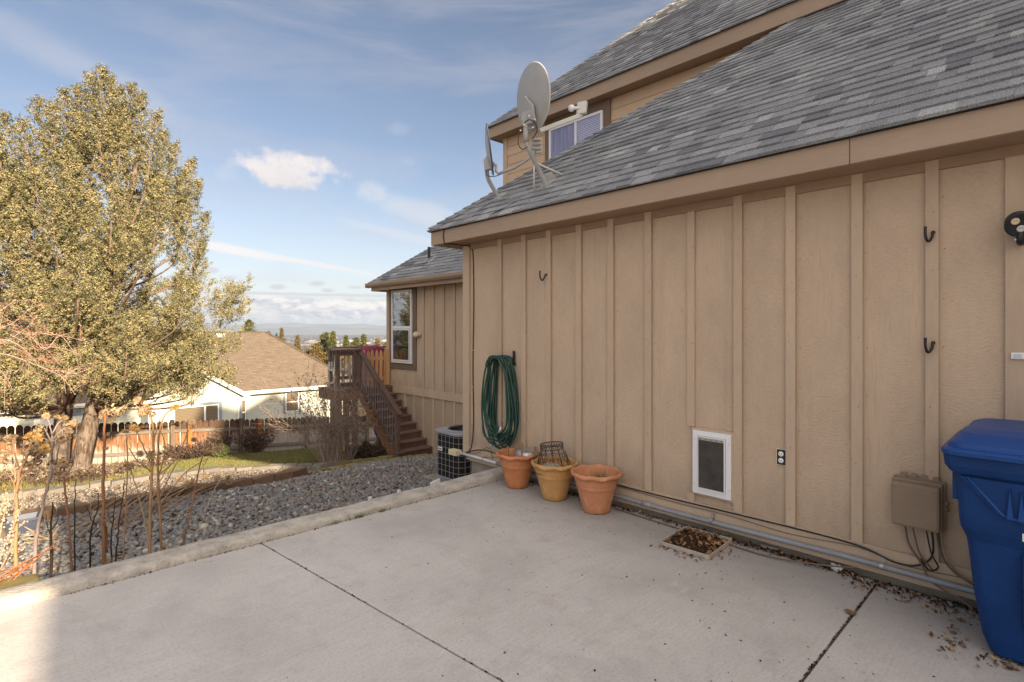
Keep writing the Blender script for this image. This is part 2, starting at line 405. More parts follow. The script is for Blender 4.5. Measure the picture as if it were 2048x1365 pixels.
M['pea'] = mat('pea_gravel', (.22, .2, .17), .8, .2, fn=lambda t, b: t.l.new(t.ramp(isl(t), [(0, (.09, .085, .08)), (.5, (.18, .155, .13)), (.85, (.26, .215, .17)), (1, (.40, .36, .31))]), b.inputs['Base Color']))
M['block'] = mat('grey_block', (.33, .30, .26), .9, .15, fn=varied((.21, .19, .165), .3, 7, .6, .008, 60, objr=.16))
M['mossblock'] = mat('mossy_block', (.2, .17, .08), .9, .15, fn=varied((.20, .155, .085), .35, 8, .6, .01, 50, tint=(.24, .21, .08), objr=.14))
M['brownblock'] = mat('brown_block', (.16, .10, .07), .9, .15, fn=varied((.155, .10, .068), .3, 8, .6, .01, 50, objr=.22))
def shingle_mats(prefix, cols):
    out = []
    for c in cols:
        def fn(t, b, c=c):
            n = t.noise(gpos(t), 170, 3, .8); n2 = t.noise(gpos(t), 3, 3, .6)
            k = t.ramp(n, [(.33, tuple(x*.30 for x in c)), (.50, c), (.66, tuple(min(1, x*2.3) for x in c))])
            k = t.mix(t.m('MULTIPLY', n2, .35), k, tuple(x*.7 for x in c))
            t.l.new(k, b.inputs['Base Color']); bump(t, b, n, .6, .003)
        out.append(mat(prefix, c, .95, .12, fn=fn))
    return out
SH = shingle_mats('asphalt_shingle', [(.232, .236, .245), (.192, .196, .206), (.268, .274, .280), (.145, .149, .162), (.32, .332, .328), (.212, .217, .228)])
M['under'] = mat('roof_underlay', (.03, .03, .033), .95, .1)
M['glass'] = mat('window_glass', (.035, .04, .05), .03, .9, fn=None)
M['glassblue'] = mat('window_glass_blinds', (.20, .22, .33), .06, .8, fn=lambda t, b: t.l.new(t.ramp(t.m('FRACT', t.m('MULTIPLY', t.mapv(gpos(t), (0, 0, 1)), 1.0)), [(0, (.2, .2, .3)), (1, (.2, .2, .3))]), b.inputs['Base Color']))
M['blind'] = mat('blinds', (.5, .5, .55), .6, .3)
M['galv'] = mat('painted_dish_metal', (.36, .36, .35), .45, .5, fn=varied((.36, .36, .35), .10, 6, .06, .002))
M['dishedge'] = mat('dish_light_metal', (.55, .54, .50), .45, .5)
M['steel'] = mat('zinc_steel', (.5, .5, .5), .38, .5, .8, fn=varied((.5, .5, .5), .2, 12, .1, .002))
M['black'] = mat('black_plastic', (.018, .018, .02), .45, .4)
M['blackiron'] = mat('black_iron', (.02, .019, .018), .6, .4)
M['wirec'] = mat('cable_tan', (.16, .12, .085), .7, .2)
M['hose'] = mat('green_hose', (.012, .055, .043), .38, .5, fn=varied((.012, .058, .045), .25, 12, .1, .001))
def terra(col, tint):
    def fn(t, b):
        o = ocoord(t); n = t.noise(o, 9, 6, .65); n2 = t.noise(o, 90, 3, .6); n3 = t.noise(t.mapv(o, (6, 6, 2)), 3, 5, .7)
        c = t.ramp(n, [(.3, tuple(x*.80 for x in col)), (.6, col), (.8, tint)])
        c = t.mix(t.m('MULTIPLY', t.ss(n3, .53, .70), .5), c, tuple(min(1, x*1.2+.09) for x in col))
        sz = t.node('ShaderNodeSeparateXYZ'); t.put(sz.inputs[0], o)
        c = t.mix(t.m('MULTIPLY', t.ss(t.m('ADD', sz.outputs[2], t.m('MULTIPLY', n, .12)), .13, .05), .45), c, tuple(x*.5 for x in col))
        t.l.new(c, b.inputs['Base Color']); bump(t, b, t.m('ADD', n2, n), .15, .003)
    return fn
M['pot_a'] = mat('terracotta', (.5, .2, .09), .6, .3, fn=terra((.52, .205, .088), (.58, .29, .16)))
M['pot_b'] = mat('ochre_clay', (.5, .27, .1), .6, .3, fn=terra((.52, .285, .105), (.58, .36, .18)))
M['pot_c'] = mat('pale_terracotta', (.56, .25, .13), .6, .3, fn=terra((.56, .245, .125), (.62, .36, .23)))
M['conduit'] = mat('grey_conduit', (.25, .27, .30), .4, .4, fn=varied((.25, .265, .29), .2, 9, .1, .001))
M['conduitw'] = mat('white_conduit', (.58, .6, .62), .4, .4)
M['ubox'] = mat('utility_box_plastic', (.26, .19, .13), .6, .3, fn=varied((.27, .197, .135), .12, 5, .1, .001))
M['cart'] = mat('blue_cart_plastic', (.008, .045, .22), .5, .22, fn=lambda t, b: (t.l.new(t.mix(t.m('MULTIPLY', t.ss(t.noise(t.mapv(ocoord(t), (9, 9, 30), rot=(.5, .3, 0)), 3, 5, .75, 1.5), .58, .70), .40), t.ramp(t.noise(ocoord(t), 4, 4, .6), [(.3, (.003, .030, .125)), (.7, (.006, .044, .17))]), (.05, .09, .20)), b.inputs['Base Color']), bump(t, b, t.noise(ocoord(t), 160, 2, .5), .08, .002)))
M['cartlid'] = mat('blue_lid_plastic', (.012, .07, .30), .42, .35, fn=varied((.007, .055, .23), .12, 5, .06, .002, 120))
M['white'] = mat('white_paint', (.8, .8, .8), .5, .3)
M['cream'] = mat('cream_plastic', (.62, .52, .34), .5, .35, fn=varied((.62, .52, .34), .1, 8, .05, .001))
M['leafdry'] = mat('dry_leaf', (.2, .1, .04), .85, .15, fn=lambda t, b: t.l.new(t.ramp(isl(t), [(0, (.055, .03, .018)), (.4, (.14, .072, .035)), (.75, (.26, .14, .065)), (1, (.38, .25, .13))]), b.inputs['Base Color']))
M['debris'] = mat('debris', (.035, .022, .016), .9, .1, fn=lambda t, b: t.l.new(t.ramp(isl(t), [(0, (.015, .01, .008)), (.8, (.05, .03, .02)), (1, (.17, .08, .04))]), b.inputs['Base Color']))
M['acwire'] = mat('ac_wire', (.30, .29, .31), .5, .4)
M['accoil'] = mat('ac_coil', (.022, .020, .018), .8, .2, fn=varied((.026, .024, .02), .5, 20, .5, .01, 90))
M['actop'] = mat('ac_top', (.30, .31, .35), .55, .4, fn=varied((.30, .31, .345), .12, 8, .05, .001))
M['deckwood'] = mat('brown_stained_wood', (.07, .04, .03), .55, .35, fn=wood_fn([(.3, (.075, .046, .036)), (.7, (.155, .098, .080))], (14, 3, 3)))
M['decktread'] = mat('brown_tread_wood', (.09, .05, .034), .6, .3, fn=wood_fn([(.3, (.11, .064, .042)), (.7, (.23, .145, .10))], (3, 20, 20)))
M['postwood'] = mat('deck_post_wood', (.13, .07, .04), .7, .25, fn=wood_fn([(.3, (.17, .105, .07)), (.7, (.36, .24, .16))]))
M['stringer'] = mat('stringer_wood', (.14, .065, .035), .65, .3, fn=wood_fn([(.3, (.15, .075, .045)), (.7, (.29, .16, .095))]))
M['baluster'] = mat('metal_baluster', (.17, .16, .17), .45, .5)
M['cedar'] = mat('new_cedar', (.5, .27, .12), .65, .3, fn=wood_fn([(.28, (.40, .19, .075)), (.55, (.56, .32, .15)), (.75, (.68, .44, .24))], (30, 30, 2)))
def fence_fn(t, b):
    r = orand(t); o = ocoord(t)
    off = t.node('ShaderNodeCombineXYZ'); t.put(off.inputs[0], t.m('MULTIPLY', r, 37)); t.put(off.inputs[2], t.m('MULTIPLY', r, 11))
    n = t.noise(t.mapv(t.vm('ADD', o, off.outputs[0]), (22, 22, 1.6)), 2, 5, .65, .4)
    g = gpos(t); lo = t.noise(t.mapv(g, (.45, 1, .9)), 1.0, 4, .6); hi = t.noise(t.mapv(g, (5, 1, 2.2)), 1.0, 5, .7)
    sz = t.node('ShaderNodeSeparateXYZ'); t.put(sz.inputs[0], o)   # origin at the foot of the board
    sg = t.node('ShaderNodeSeparateXYZ'); t.put(sg.inputs[0], g)
    orange = t.ramp(n, [(.25, (.095, .05, .03)), (.5, (.235, .12, .062)), (.75, (.39, .22, .125))])
    grey = t.ramp(n, [(.25, (.22, .19, .165)), (.5, (.37, .33, .29)), (.75, (.52, .47, .42))])
    dark = t.ramp(n, [(.25, (.035, .024, .02)), (.6, (.09, .06, .045)), (.8, (.17, .12, .09))])
    zz = t.m('ADD', sz.outputs[2], t.m('MULTIPLY', t.m('SUBTRACT', hi, .5), .9))
    east = t.ss(t.m('ADD', sg.outputs[0], t.m('MULTIPLY', lo, 2.5)), 5.2, 7.6)
    keep = t.m('MULTIPLY', t.ss(zz, .92, 1.12), t.m('SUBTRACT', 1.0, t.m('MULTIPLY', east, t.ss(zz, 1.35, 1.2))))
    c = t.mix(keep, grey, orange)
    c = t.mix(t.m('MULTIPLY', t.ss(zz, 1.33, 1.58), .85), c, dark)
    c = t.mix(t.m('MULTIPLY', t.ss(t.noise(t.mapv(g, (7, 1, 5)), 1, 4, .7), .56, .7), .55), c, dark)  # dark dapples put into the board colour, standing for the tree's shadow
    t.l.new(c, b.inputs['Base Color']); bump(t, b, n, .5, .004)
M['fence'] = mat('weathered_fence_board', (.3, .2, .12), .85, .15, fn=fence_fn)
M['fencerail'] = mat('weathered_rail', (.3, .25, .2), .85, .15, fn=wood_fn([(.3, (.12, .10, .08)), (.7, (.30, .26, .22))], (1.5, 20, 20)))
M['fencepost'] = mat('fence_post_orange', (.42, .15, .04), .7, .2, fn=wood_fn([(.3, (.26, .085, .025)), (.7, (.52, .20, .06))]))
M['fencepostd'] = mat('fence_post_grey', (.16, .12, .09), .8, .2, fn=wood_fn([(.3, (.10, .07, .05)), (.7, (.24, .19, .15))]))
def bark_fn(t, b):
    g = gpos(t); n = t.noise(t.mapv(g, (16, 16, 1.8)), 1.6, 6, .7, .8); n2 = t.noise(g, 2.2, 3, .6)
    c = t.ramp(n, [(.3, (.035, .022, .017)), (.5, (.12, .085, .065)), (.68, (.32, .27, .225))])
    c = t.mix(t.m('MULTIPLY', t.ss(n2, .45, .6), .5), c, (.30, .25, .21))
    t.l.new(c, b.inputs['Base Color']); bump(t, b, n, 1.0, .03)
M['bark'] = mat('juniper_bark', (.2, .15, .11), .9, .15, fn=bark_fn)
M['limb'] = mat('juniper_limb', (.19, .13, .10), .9, .15)
def leafmat(name, stops, trans=.25, rough=.75, ns=1.7, iw=.55):
    def fn(t, b):
        c = t.ramp(t.m('ADD', t.m('MULTIPLY', isl(t), iw), t.m('MULTIPLY', t.noise(gpos(t), ns, 3, .6), 1-iw)), stops)
        t.l.new(c, b.inputs['Base Color'])
        if trans:
            tr = t.node('ShaderNodeBsdfTranslucent'); t.put(tr.inputs[0], c); ms = t.node('ShaderNodeMixShader'); ms.inputs[0].default_value = trans
            t.l.new(b.outputs[0], ms.inputs[1]); t.l.new(tr.outputs[0], ms.inputs[2]); t.l.new(ms.outputs[0], t.n['Material Output'].inputs[0])
    return mat(name, (.1, .1, .05), rough, .15, fn=fn)
M['juniper'] = leafmat('juniper_foliage', [(.25, (.06, .07, .035)), (.42, (.16, .155, .08)), (.56, (.31, .275, .145)), (.74, (.47, .385, .215))], .14, .75, 3.2, .28)
M['pine'] = leafmat('pine_foliage', [(.2, (.03, .045, .015)), (.5, (.09, .10, .03)), (.8, (.20, .18, .06))], .2)
M['farbrush'] = leafmat('rusty_far_foliage', [(.2, (.07, .05, .02)), (.5, (.16, .12, .045)), (.8, (.27, .19, .08))], .2)
M['twigdark'] = mat('dark_twig', (.30, .235, .19), .85, .15)
M['twigbrown'] = mat('brown_twig', (.16, .105, .075), .85, .15)
M['shrubleaf'] = leafmat('shrub_dead_leaf', [(.2, (.08, .055, .042)), (.55, (.18, .135, .105)), (.85, (.46, .38, .31))], .1)
M['darkleaf'] = leafmat('dark_bush_leaf', [(.2, (.045, .032, .025)), (.6, (.10, .068, .05)), (.85, (.19, .13, .10))], .1)
M['pinktwig'] = mat('pale_pink_twig', (.36, .27, .235), .8, .2)
M['rustleaf'] = leafmat('rust_leaf', [(.2, (.22, .10, .05)), (.6, (.40, .21, .11)), (.85, (.52, .33, .19))], .3)
M['stalk'] = mat('dry_stalk', (.35, .2, .1), .75, .2, fn=varied((.34, .20, .10), .4, 5, .3, .003, 60, vscale=(1, 1, .4)))
M['stalkbrown'] = mat('brown_stalk', (.22, .11, .06), .75, .2, fn=varied((.23, .115, .06), .4, 5, .3, .003, 60, vscale=(1, 1, .4)))
M['stalkgrey'] = mat('grey_stalk', (.27, .22, .2), .8, .2, fn=varied((.27, .22, .2), .3, 5, .3, .003, 60))
M['stalkdark'] = mat('rotten_stalk', (.05, .033, .024), .9, .1)
M['stalkpale'] = mat('straw_stalk', (.36, .27, .175), .75, .2)
M['head'] = mat('dry_flower_head', (.25, .15, .08), .9, .1, fn=varied((.20, .13, .08), .6, 40, .9, .01, 120, tint=(.33, .235, .14)))
M['headorange'] = mat('sunlit_flower_head', (.5, .27, .08), .85, .1, fn=varied((.40, .21, .07), .6, 50, .9, .01, 120, tint=(.5, .31, .12)))
M['planter'] = mat('blue_grey_planter', (.10, .115, .16), .5, .35, fn=varied((.06, .072, .11), .2, 8, .1, .002))
M['nwhite'] = mat('neighbour_siding', (.72, .74, .66), .7, .2, fn=lambda t, b: (t.l.new(t.ramp(t.noise(gpos(t), .8, 3, .6), [(.3, (.46, .48, .41)), (.7, (.54, .555, .49))]), b.inputs['Base Color'])))
M['ntrim'] = mat('neighbour_trim', (.78, .77, .72), .6, .25)
M['ntrimg'] = mat('neighbour_grey_trim', (.22, .26, .30), .6, .25)
def nroof_fn(t, b):
    g = gpos(t)
    br = t.node('ShaderNodeTexBrick'); t.put(br.inputs['Vector'], t.mapv(g, (1, 1, 1), rot=(R(-37.6), 0, 0)))
    br.inputs['Scale'].default_value = 1.0; br.inputs['Brick Width'].default_value = .55; br.inputs['Row Height'].default_value = .16; br.inputs['Mortar Size'].default_value = .013
    br.inputs['Color1'].default_value = (.165, .132, .10, 1); br.inputs['Color2'].default_value = (.115, .09, .068, 1); br.inputs['Mortar'].default_value = (.06, .042, .03, 1)
    n = t.noise(t.mapv(g, (1, 3, 3)), 2.2, 4, .7)
    c = t.mix(.5, br.outputs[0], t.ramp(n, [(.3, (.095, .074, .056)), (.7, (.20, .16, .125))]))
    t.l.new(c, b.inputs['Base Color']); bump(t, b, t.noise(g, 40, 3, .6), .4, .02)
M['nroof'] = mat('brown_shingle_roof', (.25, .18, .12), .95, .1, fn=nroof_fn)
M['nglass'] = mat('neighbour_window', (.22, .17, .11), .1, .6, fn=lambda t, b: t.l.new(t.ramp(t.m('FRACT', t.m('MULTIPLY', (lambda s: (t.put(s.inputs[0], gpos(t)), s.outputs[2])[1])(t.node('ShaderNodeSeparateXYZ')), 11.0)), [(.0, (.05, .04, .03)), (.35, (.17, .135, .09)), (1, (.20, .16, .11))]), b.inputs['Base Color']))
M['burgundy'] = mat('burgundy_cover', (.22, .03, .07), .6, .3, fn=varied((.24, .035, .075), .4, 5, .8, .02, 12))
M['bluetarp'] = mat('blue_plastic', (.04, .06, .35), .5, .3)
M['town'] = mat('town_walls', (.6, .57, .52), .8, .2, fn=lambda t, b: t.l.new(t.ramp(isl(t), [(0, (.13, .11, .1)), (.45, (.25, .21, .18)), (.75, (.38, .35, .32)), (1, (.55, .53, .5))]), b.inputs['Base Color']))
M['bramble'] = leafmat('far_wood', [(.2, (.035, .03, .025)), (.6, (.07, .055, .045)), (.85, (.11, .08, .06))], .0)
M['hill'] = mat('hill', (.10, .10, .09), .95, .1, fn=lambda t, b: t.l.new(t.ramp(t.noise(t.mapv(gpos(t), (.0012, .0012, .004)), 1, 5, .6), [(.35, (.05, .06, .05)), (.55, (.12, .11, .085)), (.7, (.20, .17, .13))]), b.inputs['Base Color']))
M['paper'] = mat('crumpled_paper', (.6, .57, .54), .8, .2)
M['traywh'] = mat('tray_plastic', (.42, .36, .30), .6, .3, fn=varied((.43, .37, .31), .25, 9, .2, .002))

# glass: clear, with a constant share of mirror
def glass_mat(name, tint, refl, fw=.6):
    m_ = bpy.data.materials.new(name); m_.use_nodes = True; t = NT(m_.node_tree); t.n.clear()
    tr = t.node('ShaderNodeBsdfTransparent'); tr.inputs[0].default_value = c4(tint)
    gl = t.node('ShaderNodeBsdfGlossy'); gl.inputs[0].default_value = (.9, .9, .92, 1); gl.inputs['Roughness'].default_value = .015
    lw = t.node('ShaderNodeLayerWeight'); lw.inputs[0].default_value = .35
    f = t.m('ADD', t.m('MULTIPLY', lw.outputs['Fresnel'], fw), refl, clamp=True)
    ms = t.node('ShaderNodeMixShader'); t.put(ms.inputs[0], f); t.l.new(tr.outputs[0], ms.inputs[1]); t.l.new(gl.outputs[0], ms.inputs[2])
    o = t.node('ShaderNodeOutputMaterial'); t.l.new(ms.outputs[0], o.inputs[0]); return m_
M['glass'] = glass_mat('window_glass', (.55, .6, .6), .32)
M['screen'] = mat('insect_screen', (.05, .052, .055), .9, .1)
M['room'] = mat('dark_room', (.03, .03, .032), .9, .1)
M['curtain'] = mat('curtain', (.30, .28, .38), .9, .1, fn=lambda t, b: t.l.new(t.ramp(t.noise(t.mapv(gpos(t), (1, 14, .5)), 2, 3, .6), [(.3, (.22, .20, .26)), (.7, (.50, .47, .54))]), b.inputs['Base Color']))
M['blind'] = mat('white_blind', (.88, .87, .90), .7, .2)

# ================================================================== GROUND
def grid(name, xs, ys, m_, dz=0.0, kind='structure', hole=None):
    X, Y = np.meshgrid(xs, ys, indexing='ij'); Z = terr(X, Y)+dz
    V = np.stack([X, Y, Z], -1).reshape(-1, 3); nx, ny = len(xs), len(ys)
    i = np.arange(nx-1)[:, None]*ny+np.arange(ny-1)[None, :]
    F = np.stack([i, i+ny, i+ny+1, i+1], -1)
    if hole is not None:
        cxm = (X[:-1, :-1]+X[1:, 1:])/2; cym = (Y[:-1, :-1]+Y[1:, 1:])/2
        F = F[~hole(cxm, cym)]
    o = np_mesh(name, V, F.reshape(-1, 4), m_, smooth=True); tag(o, kind=kind); return o
def geo(a, b, n):
    s = 1 if b > a else -1
    return a+s*(np.geomspace(1, abs(b-a)+1, n)-1)
xs = np.concatenate([geo(-8, -12000, 30)[::-1], np.arange(-7.6, 26, .4), geo(26, 12000, 30)])
ys = np.concatenate([[-300, -60, -12, 0], np.arange(4.4, 46, .4), geo(46, 11500, 46)])
g = grid('ground', xs, ys, M['ground']); g['label'] = 'dry sloping ground running down to the wide plain'

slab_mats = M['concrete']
def jx(y): return 1.47+(4.365-y)*.0995      # the long joint, slightly askew to the wall
def slab(poly, label):
    mb = MB(); mb.prism([(x, y, -.12) for x, y in poly], (0, 0, .12))
    o = mb.build('patio', slab_mats, bevel=.006); tag(o, label, kind='structure'); return o
G_ = .0065
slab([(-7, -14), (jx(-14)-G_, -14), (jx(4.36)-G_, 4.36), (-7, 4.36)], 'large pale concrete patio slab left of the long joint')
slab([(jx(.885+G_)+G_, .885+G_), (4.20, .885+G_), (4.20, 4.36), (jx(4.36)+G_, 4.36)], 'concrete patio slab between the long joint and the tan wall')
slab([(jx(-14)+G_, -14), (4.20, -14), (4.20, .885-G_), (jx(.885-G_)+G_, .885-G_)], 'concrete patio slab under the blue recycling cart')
mb = MB(); mb.box((-7, -14, -.3), (4.26, 4.365, -.022)); tag(mb.build('patio_bed', M['soil']), kind='structure')
# kerb, cast by hand: slightly wavy top and chipped inner face
nx = 260; prof = [(4.364, -.01), (4.366, .018), (4.372, .046), (4.384, .058), (4.42, .063), (4.50, .064), (4.555, .062), (4.572, .050), (4.575, -.6)]
V = []
for i in range(nx+1):
    x = -7+11.19*i/nx
    for j, (y, z) in enumerate(prof):
        a = mnoise.noise(Vector((x*2.2, j*.7, 0)))*.008+mnoise.noise(Vector((x*11, j*2.3, 5)))*.006
        top = .02*max(0, (x-3.2))**.7 if x > 3.2 else 0
        V.append((x, y+(a*1.2 if j in (1, 2, 3) else a*.3), z+(a*.5 if 2 <= j <= 6 else 0)+(top if 1 <= j <= 7 else 0)))
m_ = len(prof); F = [(i*m_+j, (i+1)*m_+j, (i+1)*m_+j+1, i*m_+j+1) for i in range(nx) for j in range(m_-1)]
F = [f[::-1] for f in F]
o = np_mesh('kerb', np.array(V, float), np.array(F), M['curb'], smooth=True); tag(o, 'rough concrete kerb along the edge of the patio', kind='structure')

# ---- lawn
lx = np.arange(2.1, 9.2, .2); ly = np.arange(11.72, 17.4, .2)
def not_lawn(x, y): return (y < 11.75+np.maximum(0, 3.4-x)*1.6) | (y > 17.1-np.maximum(0, 3.6-x)*.9) | ((x > 4.6) & (y < 11.8-(x-4.6)*.0)) & (x < 4)
grid('lawn', lx, ly, M['lawn'], dz=.012, hole=not_lawn)['label'] = 'strip of winter lawn between the block edging and the fence'
def blades(name, n, region, h0, h1, wd, mname, lean=.5, seed=1, parent=None, zfun=None):
    r = np.random.default_rng(seed); P = region(r, n); n = len(P)
    z = terr(P[:, 0], P[:, 1])+.01 if zfun is None else zfun(P)
    a = r.uniform(0, 2*np.pi, n); h = r.uniform(h0, h1, n); ln = r.uniform(0, lean, n)*h; b = r.uniform(0, 2*np.pi, n)
    d = np.stack([np.cos(a), np.sin(a), 0*a], -1)*wd/2; B = np.stack([P[:, 0], P[:, 1], z], -1)
    T = B+np.stack([np.cos(b)*ln, np.sin(b)*ln, h], -1)
    V = np.stack([B-d, B+d, T], 1).reshape(-1, 3); F = np.arange(3*n).reshape(-1, 3)
    o = np_mesh(name, V, F, M[mname], parent); tag(o, kind='stuff'); return o
def reg_lawn(r, n):
    P = np.stack([r.uniform(2.1, 9.2, n), r.uniform(11.7, 17.2, n)], -1); return P[~not_lawn(P[:, 0], P[:, 1])]
o = blades('lawn_grass', 60000, reg_lawn, .03, .07, .012, 'grass'); o['label'] = 'short yellowish winter grass of the lawn'

# ---- river stones
def ico(sub):
    import bmesh
    bm = bmesh.new(); bmesh.ops.create_icosphere(bm, subdivisions=sub, radius=1); bm.verts.ensure_lookup_table()
    v = np.array([q.co[:] for q in bm.verts]); f = np.array([[q.index for q in p.verts] for p in bm.faces]); bm.free(); return v, f
ICO = {1: ico(1), 2: ico(2)}
def stones(name, P, rad, mname, sub, seed, flat=(.45, .75), sink=.25, parent=None):
    r = np.random.default_rng(seed); v, f = ICO[sub]; n = len(P)
    sc = np.stack([rad*r.uniform(.85, 1.35, n), rad*r.uniform(.65, .95, n), rad*r.uniform(*flat, n)], -1)
    a = r.uniform(0, 2*np.pi, n); tl = r.normal(0, .38, n); t2 = r.normal(0, .38, n)
    ns = 1+r.normal(0, .11, (n, len(v), 1))
    q = v[None]*ns*sc[:, None, :]
    c, s = np.cos(tl)[:, None], np.sin(tl)[:, None]; y = q[..., 1]*c-q[..., 2]*s; z = q[..., 1]*s+q[..., 2]*c; x = q[..., 0]
    c, s = np.cos(t2)[:, None], np.sin(t2)[:, None]; x, z = x*c-z*s, x*s+z*c
    c, s = np.cos(a)[:, None], np.sin(a)[:, None]; x, y = x*c-y*s, x*s+y*c
    V = np.stack([x+P[:, 0:1], y+P[:, 1:2], z+P[:, 2:3]+sc[:, 2:3]*(1-2*sink)*.6], -1).reshape(-1, 3)
    F = (f[None]+(np.arange(n)*len(v))[:, None, None]).reshape(-1, 3)
    o = np_mesh(name, V, F, M[mname], parent, smooth=True); tag(o, kind='stuff'); return o
def brown_y(x): return 9.32+.10*np.clip(x-1.2, 0, 9)+.06*np.clip(x-2.4, 0, 9)**2.0
def scatter(n, x0, x1, y0, y1, seed, ok):
    r = np.random.default_rng(seed); P = np.stack([r.uniform(x0, x1, n), r.uniform(y0, y1, n)], -1); P = P[ok(P[:, 0], P[:, 1])]
    z = terr(P[:, 0], P[:, 1]); return np.stack([P[:, 0], P[:, 1], z+r.uniform(-.006, .03, len(P))], -1)
def bedok(x, y): return (y > 4.62) & (y < np.minimum(brown_y(x)-.12, 10.15)) & ~((x > 4.2) & (y < 5.3))
P = scatter(17000, -1.6, 4.2, 4.6, 6.4, 1, bedok); o = stones('river_stones', P, .012+.038*nr.uniform(0, 1, len(P))**1.5, 'stone', 2, 2); o['label'] = 'smooth grey and rust river stones filling the bed beside the kerb'
P = scatter(31000, -1.6, 7.3, 6.3, 10.3, 3, bedok); o = stones('river_stones', P, (.012+.034*nr.uniform(0, 1, len(P))**1.4), 'stone', 1, 4); o['label'] = 'river stones of the bed further from the kerb towards the stairs'
def peaok(x, y): return (y > brown_y(x)+.12) & (y < 11.5) & (x < 4.75)
P = scatter(18000, -1.4, 4.8, 9.3, 11.6, 5, peaok); o = stones('pea_gravel', P, nr.uniform(.012, .024, len(P)), 'pea', 1, 6); o['label'] = 'fine pale gravel between the two rows of edging blocks'
P = np.array([[*PY(408, 1040, 6.0)[:2], tz(*PY(408, 1040, 6.0)[:2])+.02]])
pp = PZ(408, 1041, -.62); o = MB().lathe([(0, -.05), (.035, -.03), (.055, 0), (.045, .03), (0, .045)], (pp.x, pp.y, tz(pp.x, pp.y)+.07), 14).build('pale_stone', mat('cream_stone', (.45, .45, .36), .7, .2), smooth=True)
tag(o, 'rounded cream stone lying alone on the grey river stones', 'stone')

# ---- edging blocks
def block_mesh(L, D, H, mname, seed):
    r = random.Random(seed); mb = MB(); e = .008
    j = lambda: r.uniform(-.006, .006)
    t = r.uniform(.0, .05)
    v = [(-L/2+j(), -D/2+j(), 0), (L/2+j(), -D/2+j(), 0), (L/2-t+j(), D/2+j(), 0), (-L/2+t+j(), D/2+j(), 0)]
    top = [(x*.985, y*.97, H+j()) for x, y, _ in v]
    mb.add(v+top, [(0, 3, 2, 1), (4, 5, 6, 7), (0, 1, 5, 4), (1, 2, 6, 5), (2, 3, 7, 6), (3, 0, 4, 7)])
    return mesh_of(mb, 'edging_block', M[mname])
def edging(name, label, cat, path, L, D, H, mname, pname, z0=-.03, jit=.02, lab=None):
    p0 = Vector((path[0][0], path[0][1], tz(path[0][0], path[0][1])))
    t = thing(name, label, cat, p0); ms = [block_mesh(L*.975, D, H, mname, k) for k in range(4)]
    pts = [Vector((x, y, 0)) for x, y in path]; k = 0; carry = L/2
    for a, b in zip(pts[:-1], pts[1:]):
        d = (b-a); ln = d.length; u = d/ln; s = carry
        while s < ln:
            q = a+u*s; ang = math.atan2(u.y, u.x)+rnd.uniform(-.07, .07)
            piece(pname, ms[k % 4], t, (q.x, q.y, tz(q.x, q.y)+z0+rnd.uniform(-.012, .012)), (rnd.uniform(-jit, jit), rnd.uniform(-jit, jit), ang)); k += 1; s += L
        carry = s-ln
    return t
arc = [(-.9, 11.35), (.3, 11.6), (1.6, 11.72), (3.0, 11.62), (4.0, 11.25), (4.55, 10.85), (4.95, 10.55)]
edging('block_edging', 'curved row of grey concrete blocks holding back the lawn', 'edging', arc, .29, .2, .13, 'block', 'block')
br = [(-.9, 9.32), (1.2, 9.32), (2.4, float(brown_y(2.4))), (3.3, float(brown_y(3.3))), (3.75, float(brown_y(3.75)))]
edging('brick_edging', 'row of brown edging blocks between the river stones and fine gravel', 'edging', br, .36, .19, .16, 'brownblock', 'block', z0=-.01, jit=.05)
for (x, y, dz, lb) in ((3.92, 9.92, .03, 'big brown block at the right end of the brown edging row'),):
    o = mesh_of(MB().box((-.19, -.13, 0), (.19, .13, .15)), 'block', M['brownblock']); ob = piece('edging_block', o, None, (x, y, tz(x, y)), (0, .03, .5)); tag(ob, lb, 'block')
ms_ = [(4.35, 10.12), (5.2, 10.16), (6.2, 10.12), (7.28, 10.02)]
edging('mossy_edging', 'mossy flat block row at the foot of the deck stairs', 'edging', ms_, .33, .17, .09, 'mossblock', 'block')
edging('upper_mossy_edging', 'short second row of mossy blocks left of the stair foot', 'edging', [(5.0, 10.62), (5.6, 10.55), (6.28, 10.5)], .33, .17, .11, 'mossblock', 'block')
edging('garden_box', 'grey timber planter frame around the foot of the bare shrub', 'planter', [(4.62, 10.45), (5.05, 10.5), (5.2, 10.95)], .45, .06, .16, 'block', 'board')

# ================================================================== HOUSE
H = thing('house', 'tan board-and-batten house with grey shingle roofs and brown fascia beside the patio', 'house', (4.23, 2, 0))
def hp(name, mb, m_, parent=None, **kw): return mb.build(name, m_, parent or H, **kw)
hp('wall', MB().box((4.23, -5.6, .035), (9, 5.26, 2.72)), M['siding'])
hp('foundation', MB().box((4.275, -5.5, -1.6), (9, 5.21, .034)), M['found'])
hp('skirt_board', MB().box((4.205, -5.6, .045), (4.2295, 5.19, .218)), M['batten'], bevel=.003)
hp('corner_board', MB().box((4.195, 5.165, .09), (4.2295, 5.285, 2.715)), M['batten'], bevel=.003)
hp('corner_board', MB().box((4.2305, 5.2605, .09), (4.33, 5.285, 2.715)), M['batten'])
bt = mesh_of(MB().box((-.028, 0, 0), (-.009, .066, 2.497)).box((-.009, .012, .01), (0, .054, 2.487)), 'batten', M['batten'])
for y in (4.58, 4.185, 3.81, 3.40, 3.01, 2.60, 1.79, 1.40, .977, .572):
    piece('batten', bt, H, (4.229, y, .2185))
hp('batten', MB().box((4.207, 2.19, .85), (4.229, 2.256, 2.715)), M['batten']); hp('batten', MB().box((4.207, 2.19, .2185), (4.229, 2.256, .285)), M['batten'])
